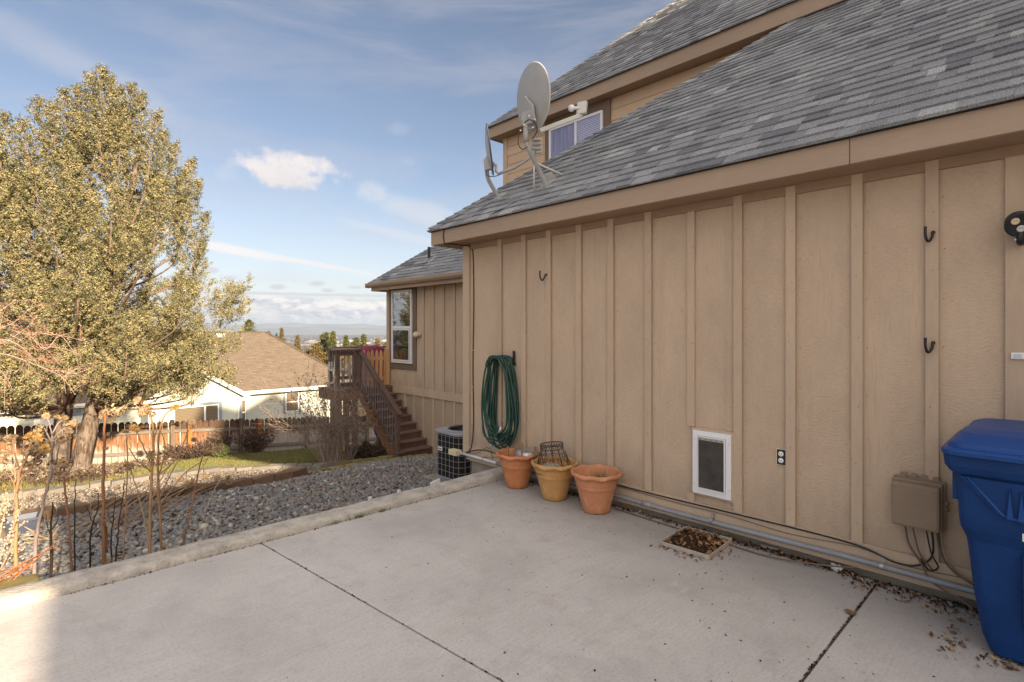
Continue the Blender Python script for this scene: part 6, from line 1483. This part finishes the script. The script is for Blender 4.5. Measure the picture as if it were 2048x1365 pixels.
for k in range(150):
    z = rj.uniform(-.45, 1.1); a = rj.uniform(math.pi, 2*math.pi) if k % 3 else rj.uniform(0, math.pi); r_ = rj.uniform(.3, 2.9); b_ = Vector((cxj+r_*math.cos(a), cyj+r_*.9*math.sin(a), z))
    if not inside(SIL, *toimg(b_)) or toimg(b_)[1] > 790: continue
    Pl.append((b_, Vector((math.cos(a), math.sin(a), rj.uniform(.0, .6))).normalized(), rj.uniform(.4, .7), rj.uniform(.15, .24)))
# drooping low boughs at the right and left
for (px, py) in ((340, 745), (375, 760), (300, 790), (420, 770), (450, 650), (440, 700), (400, 720), (330, 800), (280, 775), (350, 690), (250, 800), (60, 770), (20, 750), (90, 745), (30, 800), (110, 705), (240, 735), (200, 720), (310, 735), (140, 740)):
    for q_ in range(2):
        p = PY(px+rj.uniform(-14, 14), py+rj.uniform(-12, 12), TY-rj.uniform(-.6, 1.6)); Pl.append((p, Vector((.6 if px > 190 else -.6, -.2, .45)).normalized(), .6, .20))
poly_ = [(250, 560), (440, 555), (482, 575), (474, 650), (446, 700), (455, 790), (400, 775), (300, 812), (210, 800), (230, 680)]
def inpoly(x, y):
    c = False
    for i in range(len(poly_)):
        (x0, y0), (x1, y1) = poly_[i-1], poly_[i]
        if (y0 > y) != (y1 > y) and x < (x1-x0)*(y-y0)/(y1-y0)+x0: c = not c
    return c
k = 0
while k < 120:
    px, py = rj.uniform(205, 485), rj.uniform(555, 812)
    if not inpoly(px, py): continue
    k += 1; Pl.append((PY(px-6, py+8, TY-rj.uniform(-.8, 1.5)), Vector((rj.uniform(.3, .9), rj.uniform(-.4, .2), rj.uniform(.2, .7))).normalized(), rj.uniform(.35, .65), rj.uniform(.12, .20)))
limbs.build('limbs', M['limb'], J)['kind'] = 'stuff'
allP = []; allN = []
for (b_, dr, L, w_) in SP:
    u = np.array(dr); m = max(3, int(L*13)); t = (np.arange(m)+.5)/m; k = 26
    c0 = np.array(b_)+u*(t*L)[:, None]+rn.normal(0, .35, (m, 3))*(w_*(1-t*.7))[:, None]; sz_ = (.019+.012*(1-t))[:, None, None]
    q = c0[:, None, :]+rn.normal(0, 1, (m, k, 3))*sz_+(u+np.array([0, 0, .35]))*(rn.uniform(-1, 2.2, (m, k, 1))*sz_*1.3); allP.append(q.reshape(-1, 3))
    nn_ = (q-c0[:, None, :]); nn_ = nn_/(np.linalg.norm(nn_, axis=2, keepdims=True)+1e-6)+rn.normal(0, .35, q.shape)+np.array([0, 0, .15]); allN.append(nn_.reshape(-1, 3))
for (b_, dr, L, w_) in Pl:
    u = np.array(dr); e = np.cross(u, [.3, .2, 1]); e /= np.linalg.norm(e); g_ = np.cross(u, e)
    m = int(11*L*(w_/.2))+3; t = rn.uniform(0, 1, m)**.9; an = np.arange(m)*2.4; rad = w_*(1-t*.96)**.85*rn.uniform(.45, 1.25, m)   # tufts
    c0 = np.array(b_)+u*(t*L)[:, None]+(e*np.cos(an)[:, None]+g_*np.sin(an)[:, None])*rad[:, None]; c0[:, 2] += rad*.5
    k = 46; sz_ = (.020+.020*(1-t))[:, None, None]; out_ = (c0-np.array(b_)-u*(t*L)[:, None]); out_ = out_/(np.linalg.norm(out_, axis=1)[:, None]+1e-6)+u*.8+np.array([0, 0, .5])
    q = c0[:, None, :]+rn.normal(0, 1, (m, k, 3))*sz_+out_[:, None, :]*(rn.uniform(-1.2, 2.6, (m, k, 1))*sz_*1.5); allP.append(q.reshape(-1, 3)); nn_ = (q-c0[:, None, :]-out_[:, None, :]*np.sum((q-c0[:, None, :])*out_[:, None, :], axis=2, keepdims=True)/np.sum(out_*out_, axis=1)[:, None, None]*.7); nn_ = nn_/(np.linalg.norm(nn_, axis=2, keepdims=True)+1e-6)+rn.normal(0, .38, q.shape); allN.append(nn_.reshape(-1, 3))
AP = np.concatenate(allP); AN = np.concatenate(allN); AN /= np.linalg.norm(AN, axis=1)[:, None]
d_ = np.cross(AN, rn.normal(0, 1, AN.shape)); d_ /= np.linalg.norm(d_, axis=1)[:, None]; e_ = np.cross(AN, d_)
S_ = (.021*rn.uniform(.6, 1.4, len(AP)))[:, None]; W_ = S_*rn.uniform(.3, .6, (len(AP), 1))
V = np.stack([AP-d_*S_-e_*W_*.4, AP+e_*W_+AN*S_*.15, AP+d_*S_, AP-e_*W_+AN*S_*.15], 1).reshape(-1, 3); F = np.arange(4*len(AP)).reshape(-1, 4); o = np_mesh('crown', V, F, M['juniper'], J)
print('juniper leaves', len(AP))

# ================================================================== BARE SHRUBS
def bush(name, label, cat, base, n, hgt, spread, leafm, twigm, nleaf, lsize, seed, arch=.5, r0=.008, sub=3, group=None, lean=(0, 0)):
    r = random.Random(seed); t = thing(name, label, cat, base, group); mb = MB(); L = []
    for k in range(n):
        a = r.uniform(0, 6.283); sp_ = spread*r.random()**.6; h = hgt*r.uniform(.6, 1.0)*(1-.35*sp_/spread)
        p0 = Vector(base)+Vector((r.gauss(0, .10), r.gauss(0, .10), -.05)); tip = Vector(base)+Vector((sp_*math.cos(a)+lean[0], sp_*math.sin(a)+lean[1], h))
        mid = p0.lerp(tip, .5)+Vector((0, 0, arch*h*.25)); pts = smooth_path([p0, mid, tip], 6); pts = [p+Vector((r.gauss(0, .012), r.gauss(0, .012), r.gauss(0, .008))) for p in pts]
        mb.tube(pts, [r0*(1-.8*i/(len(pts)-1)) for i in range(len(pts))], 4, cap=False)
        for q_ in range(sub):
            i = r.randrange(len(pts)//3, len(pts)-1); b_ = pts[i]; d_ = (pts[min(i+1, len(pts)-1)]-b_).normalized(); d_ = (d_+Vector((r.gauss(0, .5), r.gauss(0, .5), r.gauss(.1, .3)))).normalized()
            ln = hgt*r.uniform(.12, .30); e_ = [b_, b_+d_*ln*.5+Vector((0, 0, .01)), b_+d_*ln]; mb.tube(e_, [r0*.45, r0*.3, r0*.15], 3, cap=False); L += [e_[0].lerp(e_[2], r.random()) for _ in range(8)]
        L += [pts[r.randrange(len(pts)//3, len(pts))] for _ in range(12)]
    mb.build('branches', M[twigm], t)
    if nleaf:
        rr_ = np.random.default_rng(seed); A_ = np.array([tuple(p) for p in L]); P = A_[rr_.integers(0, len(A_), nleaf)]+rr_.normal(0, .018, (nleaf, 3)); V, F = leafcloud(P, lsize, rr_, .2, (.4, .7)); np_mesh('leaves', V, F, M[leafm], t)
    return t
bx_, by_ = 5.02, 10.75; bush('bare_shrub', 'tall bare shrub with tiny dead leaves in front of the deck posts', 'shrub', (bx_, by_, tz(bx_, by_)), 85, 2.35, 1.0, 'shrubleaf', 'twigdark', 4200, .017, 5, .4, .0065, 6, lean=(-.30, 0))
bush('bare_shrub', 'second bare shrub rising against the deck stair stringer', 'shrub', (5.55, 10.95, tz(5.6, 10.95)), 26, 1.7, .55, 'shrubleaf', 'twigdark', 1100, .017, 6, .3, .006, 4, lean=(.1, 0))
x, y = 5.0, 17.0; bush('dark_bush', 'rounded dark maroon bush against the fence right of the orange posts', 'bush', (x+.55, y, tz(x, y)-.05), 80, .80, .55, 'darkleaf', 'twigbrown', 2600, .026, 7, .35, .008, 4)
x, y = 3.4, 16.6; bush('dark_bush', 'low sprawling brown bush between the two orange fence posts', 'bush', (x+.3, y, tz(x, y)-.05), 90, .55, .75, 'darkleaf', 'twigbrown', 3600, .030, 8, .3, .008, 4)
x, y = 4.55, 16.8; bush('dark_bush', 'upright thin brown bush beside the grey fence post', 'bush', (x, y, tz(x, y)-.05), 60, .95, .35, 'darkleaf', 'twigbrown', 1500, .026, 9, .3, .008, 4)
gp_ = PY(441, 917, 16.2); rr_ = np.random.default_rng(3); t = thing('green_bush', 'small round green bush in front of the orange fence post', 'bush', (gp_.x, gp_.y, tz(gp_.x, gp_.y)))
MB().tube([(gp_.x, gp_.y, tz(gp_.x, gp_.y)-.1), (gp_.x, gp_.y, tz(gp_.x, gp_.y)+.3)], .02, 5).build('stem', M['limb'], t)
P = rr_.normal(0, 1, (1600, 3)); P /= np.linalg.norm(P, axis=1)[:, None]; P = P*(rr_.uniform(.6, 1, (1600, 1)))*np.array([.22, .22, .20])+np.array([gp_.x, gp_.y, tz(gp_.x, gp_.y)+.2]); V, F = leafcloud(P, .022, rr_); np_mesh('leaves', V, F, M['freshgrass'], t)
bush('low_bush', 'dark low bush in the shade at the foot of the deck posts', 'bush', (6.0, 11.1, tz(6, 11.1)), 70, .38, .5, 'darkleaf', 'twigbrown', 2600, .024, 15, .3, .006, 4)
for i, (px, py, Y, h, s, lb) in enumerate(((60, 935, 15.0, .38, .8, 'tangled brown undergrowth left of the juniper trunk'), (215, 950, 14.6, .32, .7, 'brown undergrowth right of the juniper trunk foot'), (300, 930, 15.4, .28, .7, 'brown undergrowth in front of the orange fence boards'), (130, 965, 13.6, .30, .7, 'dry brush in front of the juniper trunk'))):
    X = PY(px, py, Y).x; bush('dry_undergrowth', lb, 'undergrowth', (X, Y, tz(X, Y)-.03), 60, h, s, 'darkleaf' if i == 3 else 'shrubleaf', 'twigbrown', 1300, .03, 60+i, .3, .006, 4)
# litter of straw and leaves over the rough ground under the tree
def reg_rough(r, n):
    P = np.stack([r.uniform(-.5, 6, n), r.uniform(11.8, 17.6, n)], -1); return P[not_lawn(P[:, 0], P[:, 1])]
Pq = reg_rough(np.random.default_rng(9), 9000); P = np.concatenate([Pq, (terr(Pq[:, 0], Pq[:, 1])+.01)[:, None]], 1); o = leaves('ground_litter', P, .035, 'leafdry', 70); o['label'] = 'dry leaves and straw covering the rough ground under the juniper'
o = blades('dry_grass', 14000, reg_rough, .04, .16, .010, 'grass', .9, 71); o['label'] = 'sparse straw-coloured grass under the juniper'

# small tree with pale arching branches and rusty leaves, rooted left of the view
RB = thing('rusty_shrub', 'pale arching branches with rusty leaves reaching in from the left edge', 'shrub', (-.7, 8.6, tz(-.7, 8.6)))
rb = random.Random(14); mb = MB(); tips = []
mb.tube(smooth_path([Vector((-.7, 8.6, tz(-.7, 8.6)-.1)), Vector((-.72, 8.6, .2)), Vector((-.6, 8.6, 1.0)), Vector((-.35, 8.6, 1.55))]), [.05-.0017*i for i in range(19)], 7)
main_br = [[(-60, 720), (0, 708), (45, 720), (90, 738), (125, 755), (150, 790)], [(-60, 660), (0, 655), (50, 668), (85, 668), (125, 672), (165, 682)], [(-60, 700), (-5, 690), (30, 672), (60, 650), (75, 630)], [(-60, 640), (0, 655), (35, 640), (58, 618)],
           [(-50, 690), (10, 680), (50, 700), (80, 735), (100, 745)], [(60, 668), (90, 700), (120, 672), (145, 700), (165, 718)], [(-50, 760), (0, 745), (15, 760), (25, 780)], [(-60, 620), (-10, 625), (15, 612), (30, 600)], [(20, 670), (60, 690), (85, 712), (95, 735)], [(100, 742), (125, 742), (150, 748), (185, 735)]]
for bl in main_br:
    Yb = 8.6+rb.uniform(-.3, .3); pts = smooth_path([PY(a, b, Yb) for a, b in bl], 4); mb.tube(pts, [.006*(1-.7*i/(len(pts)-1)) for i in range(len(pts))], 5, cap=False)
    for q_ in range(11):
        i = rb.randrange(len(pts)-1); b_ = pts[i]; d_ = Vector((rb.gauss(.25, .5), rb.gauss(0, .5), rb.gauss(0, .5))).normalized(); ln = rb.uniform(.12, .4)
        e_ = smooth_path([b_, b_+d_*ln*.5+Vector((0, 0, .02)), b_+d_*ln+Vector((0, 0, -.04))], 3); mb.tube(e_, [.0022]*3+[.0016]*(len(e_)-3), 4, cap=False); tips += e_
mb.build('branches', M['pinktwig'], RB)
rr_ = np.random.default_rng(8); A_ = np.array([tuple(p) for p in tips]); P = A_[rr_.integers(0, len(A_), 1300)]+rr_.normal(0, .025, (1300, 3)); V, F = leafcloud(P, .013, rr_, -.2, (.35, .6)); np_mesh('leaves', V, F, M['rustleaf'], RB)

# ================================================================== DEAD FLOWER STALKS
rs = random.Random(77)
def head_at(p, s, m_, par, ax=None):
    ax = Vector(ax) if ax else Vector((rs.uniform(-.6, .6), rs.uniform(-1, -.2), rs.uniform(-.7, .5)))
    n = 16; mb = MB(); mb.lathe([(s*.25, -s*.35), (s*.75, -s*.25), (s, 0), (s*.85, s*.12), (s*.4, s*.05), (0, s*.02)], p, n, ax, wav=lambda j, an: (s*.14*math.sin(an*7+j*2)+s*.08*math.sin(an*13), s*.1*math.sin(an*5)))
    axn = ax.normalized(); o1 = axn.orthogonal().normalized(); o2 = axn.cross(o1)
    for k in range(14):
        a = 6.283*k/14+rs.uniform(-.15, .15); d = o1*math.cos(a)+o2*math.sin(a); L = s*rs.uniform(.35, .8); w_ = (o2*math.cos(a)-o1*math.sin(a))*s*.14; tipp = p+d*(s*.95+L)-axn*L*rs.uniform(-.4, .7)
        mb.add([p+d*s*.9-w_, p+d*s*.9+w_, tipp], [(0, 1, 2), (2, 1, 0)])
    mb.build('flower_head', M[m_], par)
def curl_at(p, s, m_, par, n=15):
    mb = MB()
    for k in range(n):
        d = Vector((rs.gauss(0, 1), rs.gauss(0, 1), rs.gauss(-.3, .6))).normalized(); e_ = d.orthogonal().normalized(); q = p+d*s*.3
        pts = [q, q+d*s*.5+e_*s*.2, q+d*s*.7-e_*s*.25, q+d*s*.4-e_*s*.5]
        w_ = d.cross(e_)*s*.13; v = []
        for x_ in pts: v += [x_-w_, x_+w_]
        mb.add(v, [(0, 1, 3, 2), (2, 3, 5, 4), (4, 5, 7, 6)])
    mb.build('curled_leaves', M[m_], par)
def stalk(label, stems, Yp, m_='stalk', heads=(), curls=(), foot=True, name='dead_stalk', cat='dead plant'):
    """stems: list of (points in the picture plane Y = Yp, radius px-free in metres); the first one is rooted"""
    b0 = PY(*stems[0][0][0], Yp); x0 = b0.x; t = thing(name, label, cat, (x0, Yp, tz(x0, Yp)), 'dead flower stalks behind the kerb')
    for i, (pts, r0, r1) in enumerate(stems):
        pp = [PY(a, b, Yp+(.0 if i == 0 else rs.uniform(-.05, .05))) for a, b in pts]
        if i == 0 and foot: pp = [Vector((pp[0].x+rs.uniform(-.01, .01), Yp, tz(pp[0].x, Yp)-.06))]+pp
        q = smooth_path(pp, 5); q = [p+Vector((rs.gauss(0, .0022), rs.gauss(0, .002), 0)) for p in q]
        MB().tube(q, [r0+(r1-r0)*k/(len(q)-1) for k in range(len(q))], 7).build('stem' if i == 0 else 'side_stem', M[m_], t, smooth=True)
    for (px, py, s, mm) in heads: head_at(PY(px, py, Yp-.02), s, mm, t)
    for (px, py, s, mm) in curls: curl_at(PY(px, py, Yp), s, mm, t)
    return t
stalk('tallest pair of orange-brown stalks with a drooping cluster of seed heads, centre of the row', [([(299, 1110), (301, 1000), (306, 900), (305, 850), (292, 815), (281, 806)], .0115, .006), ([(306, 896), (312, 860), (322, 835)], .006, .003), ([(303, 930), (285, 890), (272, 862)], .006, .0035), ([(304, 945), (285, 930), (268, 915), (259, 896)], .006, .003), ([(302, 1000), (330, 945), (360, 912)], .004, .002)], 4.82, 'stalk',
      [(284, 826, .028, 'head'), (270, 857, .036, 'headorange'), (274, 800, .030, 'head'), (302, 911, .03, 'head'), (280, 908, .022, 'head')], [(293, 815, .045, 'head'), (300, 826, .04, 'head'), (285, 812, .045, 'stalkpale')])
stalk('orange stalk just right of the tallest pair, forked near its top', [([(323, 1103), (319, 1030), (315, 932), (319, 868), (328, 835), (345, 818)], .0105, .005), ([(316, 960), (330, 900), (322, 860)], .005, .003), ([(316, 950), (350, 920), (382, 850)], .006, .003), ([(317, 1000), (352, 930), (388, 888)], .005, .0025), ([(320, 1010), (372, 945), (440, 904)], .005, .0025), ([(322, 1020), (390, 955), (437, 880)], .004, .002)], 4.92, 'stalk',
      [(351, 815, .034, 'headorange'), (384, 845, .030, 'stalkpale'), (388, 880, .02, 'head'), (434, 874, .03, 'head'), (437, 897, .03, 'head')], [(383, 852, .03, 'stalkpale'), (434, 880, .035, 'head')])
stalk('thick reddish brown stalk with curled leaves at its top, left of centre', [([(209, 1118), (206, 1040), (206, 965), (208, 900), (209, 850), (210, 825)], .0135, .007), ([(209, 845), (220, 822), (238, 815), (248, 828)], .006, .003), ([(214, 1105), (213, 1070), (208, 1040)], .008, .006)], 4.86, 'stalkbrown', [(204, 829, .034, 'head'), (222, 842, .026, 'head')], [(225, 818, .05, 'stalkpale'), (240, 818, .05, 'stalkpale'), (212, 896, .022, 'stalkpale'), (213, 1120, .04, 'stalkpale'), (232, 824, .045, 'head')])
stalk('thin orange-red stalk with a pale shaggy head third from the left', [([(143, 1146), (140, 1080), (133, 1000), (128, 951), (127, 930)], .008, .005), ([(129, 955), (145, 930), (150, 905)], .003, .002)], 4.80, 'stalkbrown', [(128, 925, .03, 'headorange')], [(120, 925, .055, 'stalkpale'), (132, 925, .045, 'stalkpale'), (122, 945, .04, 'stalkpale')])
stalk('straight orange stalk with a small flat head at fence-rail height', [([(246, 1121), (250, 1050), (253, 1000), (254, 937), (254, 876)], .0065, .004)], 4.90, 'stalk', [(250, 864, .026, 'head'), (281, 909, .018, 'head')])
stalk('leaning thin stalk with a pale frizzy head, between the straight and the tall ones', [([(298, 1107), (290, 1050), (282, 1010), (268, 960), (262, 940)], .006, .0035), ([(280, 1000), (300, 970), (330, 930)], .003, .002)], 4.98, 'stalkpale', [(254, 931, .022, 'headorange')], [(256, 932, .04, 'stalkpale')])
stalk('rust-brown leaning stalk without a head, right part of the row', [([(367, 1093), (378, 1040), (390, 979), (400, 930), (411, 898)], .007, .004)], 4.78, 'stalkbrown')
stalk('rightmost thin straw-coloured stalk bending to the right', [([(387, 1089), (402, 1050), (420, 1000), (440, 960), (457, 944)], .0042, .0025)], 4.80, 'stalkpale', [(458, 966, .024, 'head')])
stalk('short yellow stub of a cut stalk beside the kerb', [([(334, 1100), (334, 1090), (335, 1083)], .008, .007)], 4.72, 'stalkpale')
stalk('grey candelabra stalk with many branching dark heads', [([(70, 1107), (76, 1060), (86, 1010), (98, 965), (104, 930), (104, 868)], .013, .006), ([(104, 890), (92, 862), (82, 850)], .006, .003), ([(104, 880), (122, 862), (148, 850)], .006, .003), ([(104, 900), (86, 872), (72, 866)], .005, .003), ([(104, 870), (118, 845), (135, 838)], .005, .003), ([(104, 868), (98, 845), (92, 836)], .005, .003), ([(104, 885), (130, 868), (142, 866)], .004, .002), ([(98, 965), (112, 925), (118, 890)], .006, .003)], 5.0, 'stalkgrey',
      [(92, 832, .024, 'head'), (115, 835, .024, 'head'), (146, 846, .026, 'head'), (75, 862, .026, 'head'), (138, 862, .028, 'head'), (102, 926, .024, 'head'), (130, 836, .02, 'head')], [(140, 846, .05, 'head'), (82, 858, .04, 'head'), (128, 876, .045, 'head')])
stalk('tall orange stalk at the left with a bunch of sunlit heads', [([(32, 1121), (32, 1050), (36, 960), (48, 925), (61, 890), (62, 884)], .0125, .006), ([(36, 965), (66, 930), (88, 905)], .006, .004), ([(34, 985), (25, 960), (10, 945)], .005, .003), ([(40, 945), (30, 910), (24, 880)], .006, .003)], 4.95, 'stalk', [(56, 872, .028, 'headorange'), (75, 876, .034, 'headorange'), (90, 898, .032, 'headorange'), (24, 876, .034, 'head'), (12, 905, .028, 'head')], [(60, 884, .05, 'stalkpale'), (64, 925, .055, 'head'), (58, 902, .05, 'stalkpale'), (78, 905, .05, 'head')])
stalk('pale stalk at the extreme left with a cupped head', [([(30, 1000), (31, 951), (24, 915), (18, 885)], .007, .004), ([(28, 950), (14, 930), (3, 925)], .004, .003)], 5.3, 'stalkpale', [(18, 876, .032, 'stalkpale'), (6, 920, .03, 'head')], [(20, 882, .04, 'head')])
stalk('dark rotten stalk right of the thick reddish one', [([(231, 1125), (235, 1080), (239, 1040), (246, 990), (250, 960)], .007, .003)], 4.84, 'stalkdark')
stalk('short dark stalk left of the thick reddish one', [([(149, 1090), (149, 1040), (149, 1007), (151, 960)], .006, .003)], 5.4, 'stalkdark')
stalk('dark leafless weed with twisted side shoots', [([(181, 1085), (185, 1050), (195, 1018), (197, 985)], .008, .003), ([(186, 1050), (178, 1030), (172, 1010)], .004, .002), ([(184, 1070), (198, 1055), (206, 1040)], .004, .002)], 5.6, 'stalkdark')
stalk('dark stubby weed between the candelabra and the thin red stalk', [([(102, 1088), (101, 1060), (103, 1035), (106, 1005)], .012, .004), ([(102, 1070), (94, 1050), (92, 1030)], .005, .002), ([(103, 1060), (114, 1046), (118, 1030)], .005, .002)], 5.5, 'stalkdark')
stalk('second dark weed tuft by the brown edging', [([(222, 1075), (226, 1050), (228, 1020), (231, 990)], .007, .003), ([(226, 1050), (218, 1035), (216, 1020)], .004, .002)], 6.0, 'stalkdark')
# pale fluffy stems bottom left
fl = thing('fluffy_weed', 'pale bobbly stems leaning in at the lower left edge', 'dead plant', (-.1, 4.9, tz(0, 4.9)))
for i, pts in enumerate(([(-10, 1150), (10, 1090), (28, 1050), (45, 1010), (64, 985)], [(-12, 1130), (0, 1070), (8, 1030), (18, 1000)], [(0, 1140), (20, 1100), (34, 1062), (46, 1045)], [(-10, 1090), (-2, 1040), (4, 1010), (10, 990)], [(-5, 1170), (14, 1120), (32, 1090), (40, 1075)])):
    pp = smooth_path([PY(a, b, 4.85+.06*i) for a, b in pts], 5); MB().tube(pp, .0028, 5).build('stem', M['stalkpale'], fl)
    mb = MB()
    for p in pp[4:]:
        for _ in range(2): c_ = p+Vector((rs.gauss(0, .012), rs.gauss(0, .01), rs.gauss(0, .008))); mb.lathe([(0, -.008), (.009, 0), (0, .009)], c_, 6)
    mb.build('buds', mat('bud_cream', (.38, .31, .22), .9) if i == 0 else bpy.data.materials['bud_cream'], fl, smooth=True)['kind'] = 'stuff'
ot = thing('orange_twigs', 'bundle of orange-red fallen twigs leaning over the kerb at the lower left', 'twigs', (.2, 4.8, tz(.2, 4.8)))
for k in range(10):
    a_ = (-25+rs.uniform(-5, 12), 1180+rs.uniform(-30, 22)); b_ = (50+rs.uniform(-20, 80), 1130-rs.uniform(0, 50)-.0)
    b_ = (b_[0], 1165-.66*b_[0]+rs.uniform(-6, 12)); p, q = PY(*a_, 4.72), PY(*b_, 5.0); MB().tube(smooth_path([p, p.lerp(q, .5)+Vector((0, 0, .01)), q], 4), .0032, 5).build('twig', mat('orange_twig', (.42, .15, .055), .7) if k == 0 else bpy.data.materials['orange_twig'], ot)
p = PY(22, 1172, 4.72); o = MB().prism([(p.x-.4, 4.6, .02), (p.x+.17, 4.6, .02), (p.x+.13, 4.85, .015), (p.x-.4, 4.95, .02)], (0, 0, -.5)).build('flat_rock', M['mossblock'], bevel=.02); tag(o, 'flat mossy rock against the kerb in the lower left corner', 'rock')
# fallen stems lying across the gravel
fs_ = thing('dead_plant_heap', 'heap of pale fallen stems lying across the fine gravel', 'dead plant', (2.0, 8.8, tz(2, 8.8)))
for k in range(34):
    u_ = rs.random(); a_ = (130+rs.uniform(0, 190), 1035-rs.uniform(0, 70)); b_ = (a_[0]+rs.uniform(40, 190), a_[1]-rs.uniform(-25, 75)); za = tz(1.0, 8.2)+.05
    p = PY(*a_, 8.0+rs.uniform(-.3, .6)); q = PY(*b_, 9.3+rs.uniform(-.4, .5)); p.z = tz(p.x, p.y)+.04+rs.random()*.08; q.z = tz(q.x, q.y)+.12+rs.random()*.22
    MB().tube(smooth_path([p, p.lerp(q, .5)+Vector((0, 0, rs.uniform(-.05, .08))), q], 4), rs.uniform(.003, .0065), 5).build('stem', M[('stalkpale', 'stalk', 'stalkgrey')[k % 3]], fs_)
for k in range(8): 
    p = PY(400+rs.uniform(-60, 60), 965, 9.3+rs.uniform(-.3, .3)); head_at(Vector((p.x, p.y, tz(p.x, p.y)+.2+.1*rs.random())), .04, 'head', fs_)
for k in range(12):
    c_ = PY(75+rs.uniform(-30, 60), 1000, 8.2); c_.z = tz(c_.x, c_.y)+.02; d = Vector((rs.gauss(0, 1), rs.gauss(0, 1), .4)).normalized(); MB().tube([c_, c_+d*.16, c_+d*.3+Vector((0, 0, -.06))], [.012, .009, .004], 5).build('stem', M['stalkpale'], fs_)
# planter
PYY = 8.75; pc = PY(47, 1040, PYY); pz = tz(pc.x, PYY); 
pt = thing('planter', 'blue-grey rectangular plastic planter on the gravel at the left', 'planter', (pc.x, PYY, pz))
hgt_ = PY(47, 1034, PYY).z-pz
V0 = [(pc.x-.12, PYY-.09), (pc.x+.10, PYY-.09), (pc.x+.10, PYY+.11), (pc.x-.12, PYY+.11)]; V1 = [(pc.x-.17, PYY-.13), (pc.x+.15, PYY-.13), (pc.x+.15, PYY+.15), (pc.x-.17, PYY+.15)]
def ring4(a, z): return [(x, y, z) for x, y in a]
ins = lambda a, d: [(x+(d if x < pc.x else -d), y+(d if y < PYY else -d)) for x, y in a]
loft([ring4(V0, pz), ring4(V1, pz+hgt_-.03), ring4(ins(V1, -.012), pz+hgt_-.028), ring4(ins(V1, -.012), pz+hgt_), ring4(ins(V1, .012), pz+hgt_), ring4(ins(V0, .012), pz+.05)]).build('box', M['planter'], pt, bevel=.004)
MB().box((pc.x-.12, PYY-.09, pz+hgt_-.1), (pc.x+.10, PYY+.11, pz+hgt_-.09)).build('soil', M['soil'], pt)
o = MB().lathe([(0, 0), (.22, .02), (.26, .12), (.18, .25), (.0, .3)], (pc.x-.40, PYY, pz-.05), 12, wav=lambda j, an: (.03*math.sin(an*3+j), .02*math.sin(an*2))).build('boulder', M['block'], smooth=True); tag(o, 'grey-brown rock left of the blue-grey planter', 'rock')

# ================================================================== AIR
hz_ = MB().box((-11500, -320, -66), (11500, 11300, 130)).build('haze', None if False else mat('haze_air', (1, 1, 1)), org=(0, 0, 0)); tag(hz_, 'thin pale haze over the valley', kind='stuff')
hm_ = bpy.data.materials['haze_air']; t = NT(hm_.node_tree); t.n.clear(); pv = t.node('ShaderNodeVolumePrincipled'); pv.inputs['Color'].default_value = (.66, .80, 1.0, 1); pv.inputs['Density'].default_value = 1.6e-4; pv.inputs['Anisotropy'].default_value = .2
ou = t.node('ShaderNodeOutputMaterial'); t.l.new(pv.outputs[0], ou.inputs['Volume'])
SC.cycles.volume_step_rate = 1.0
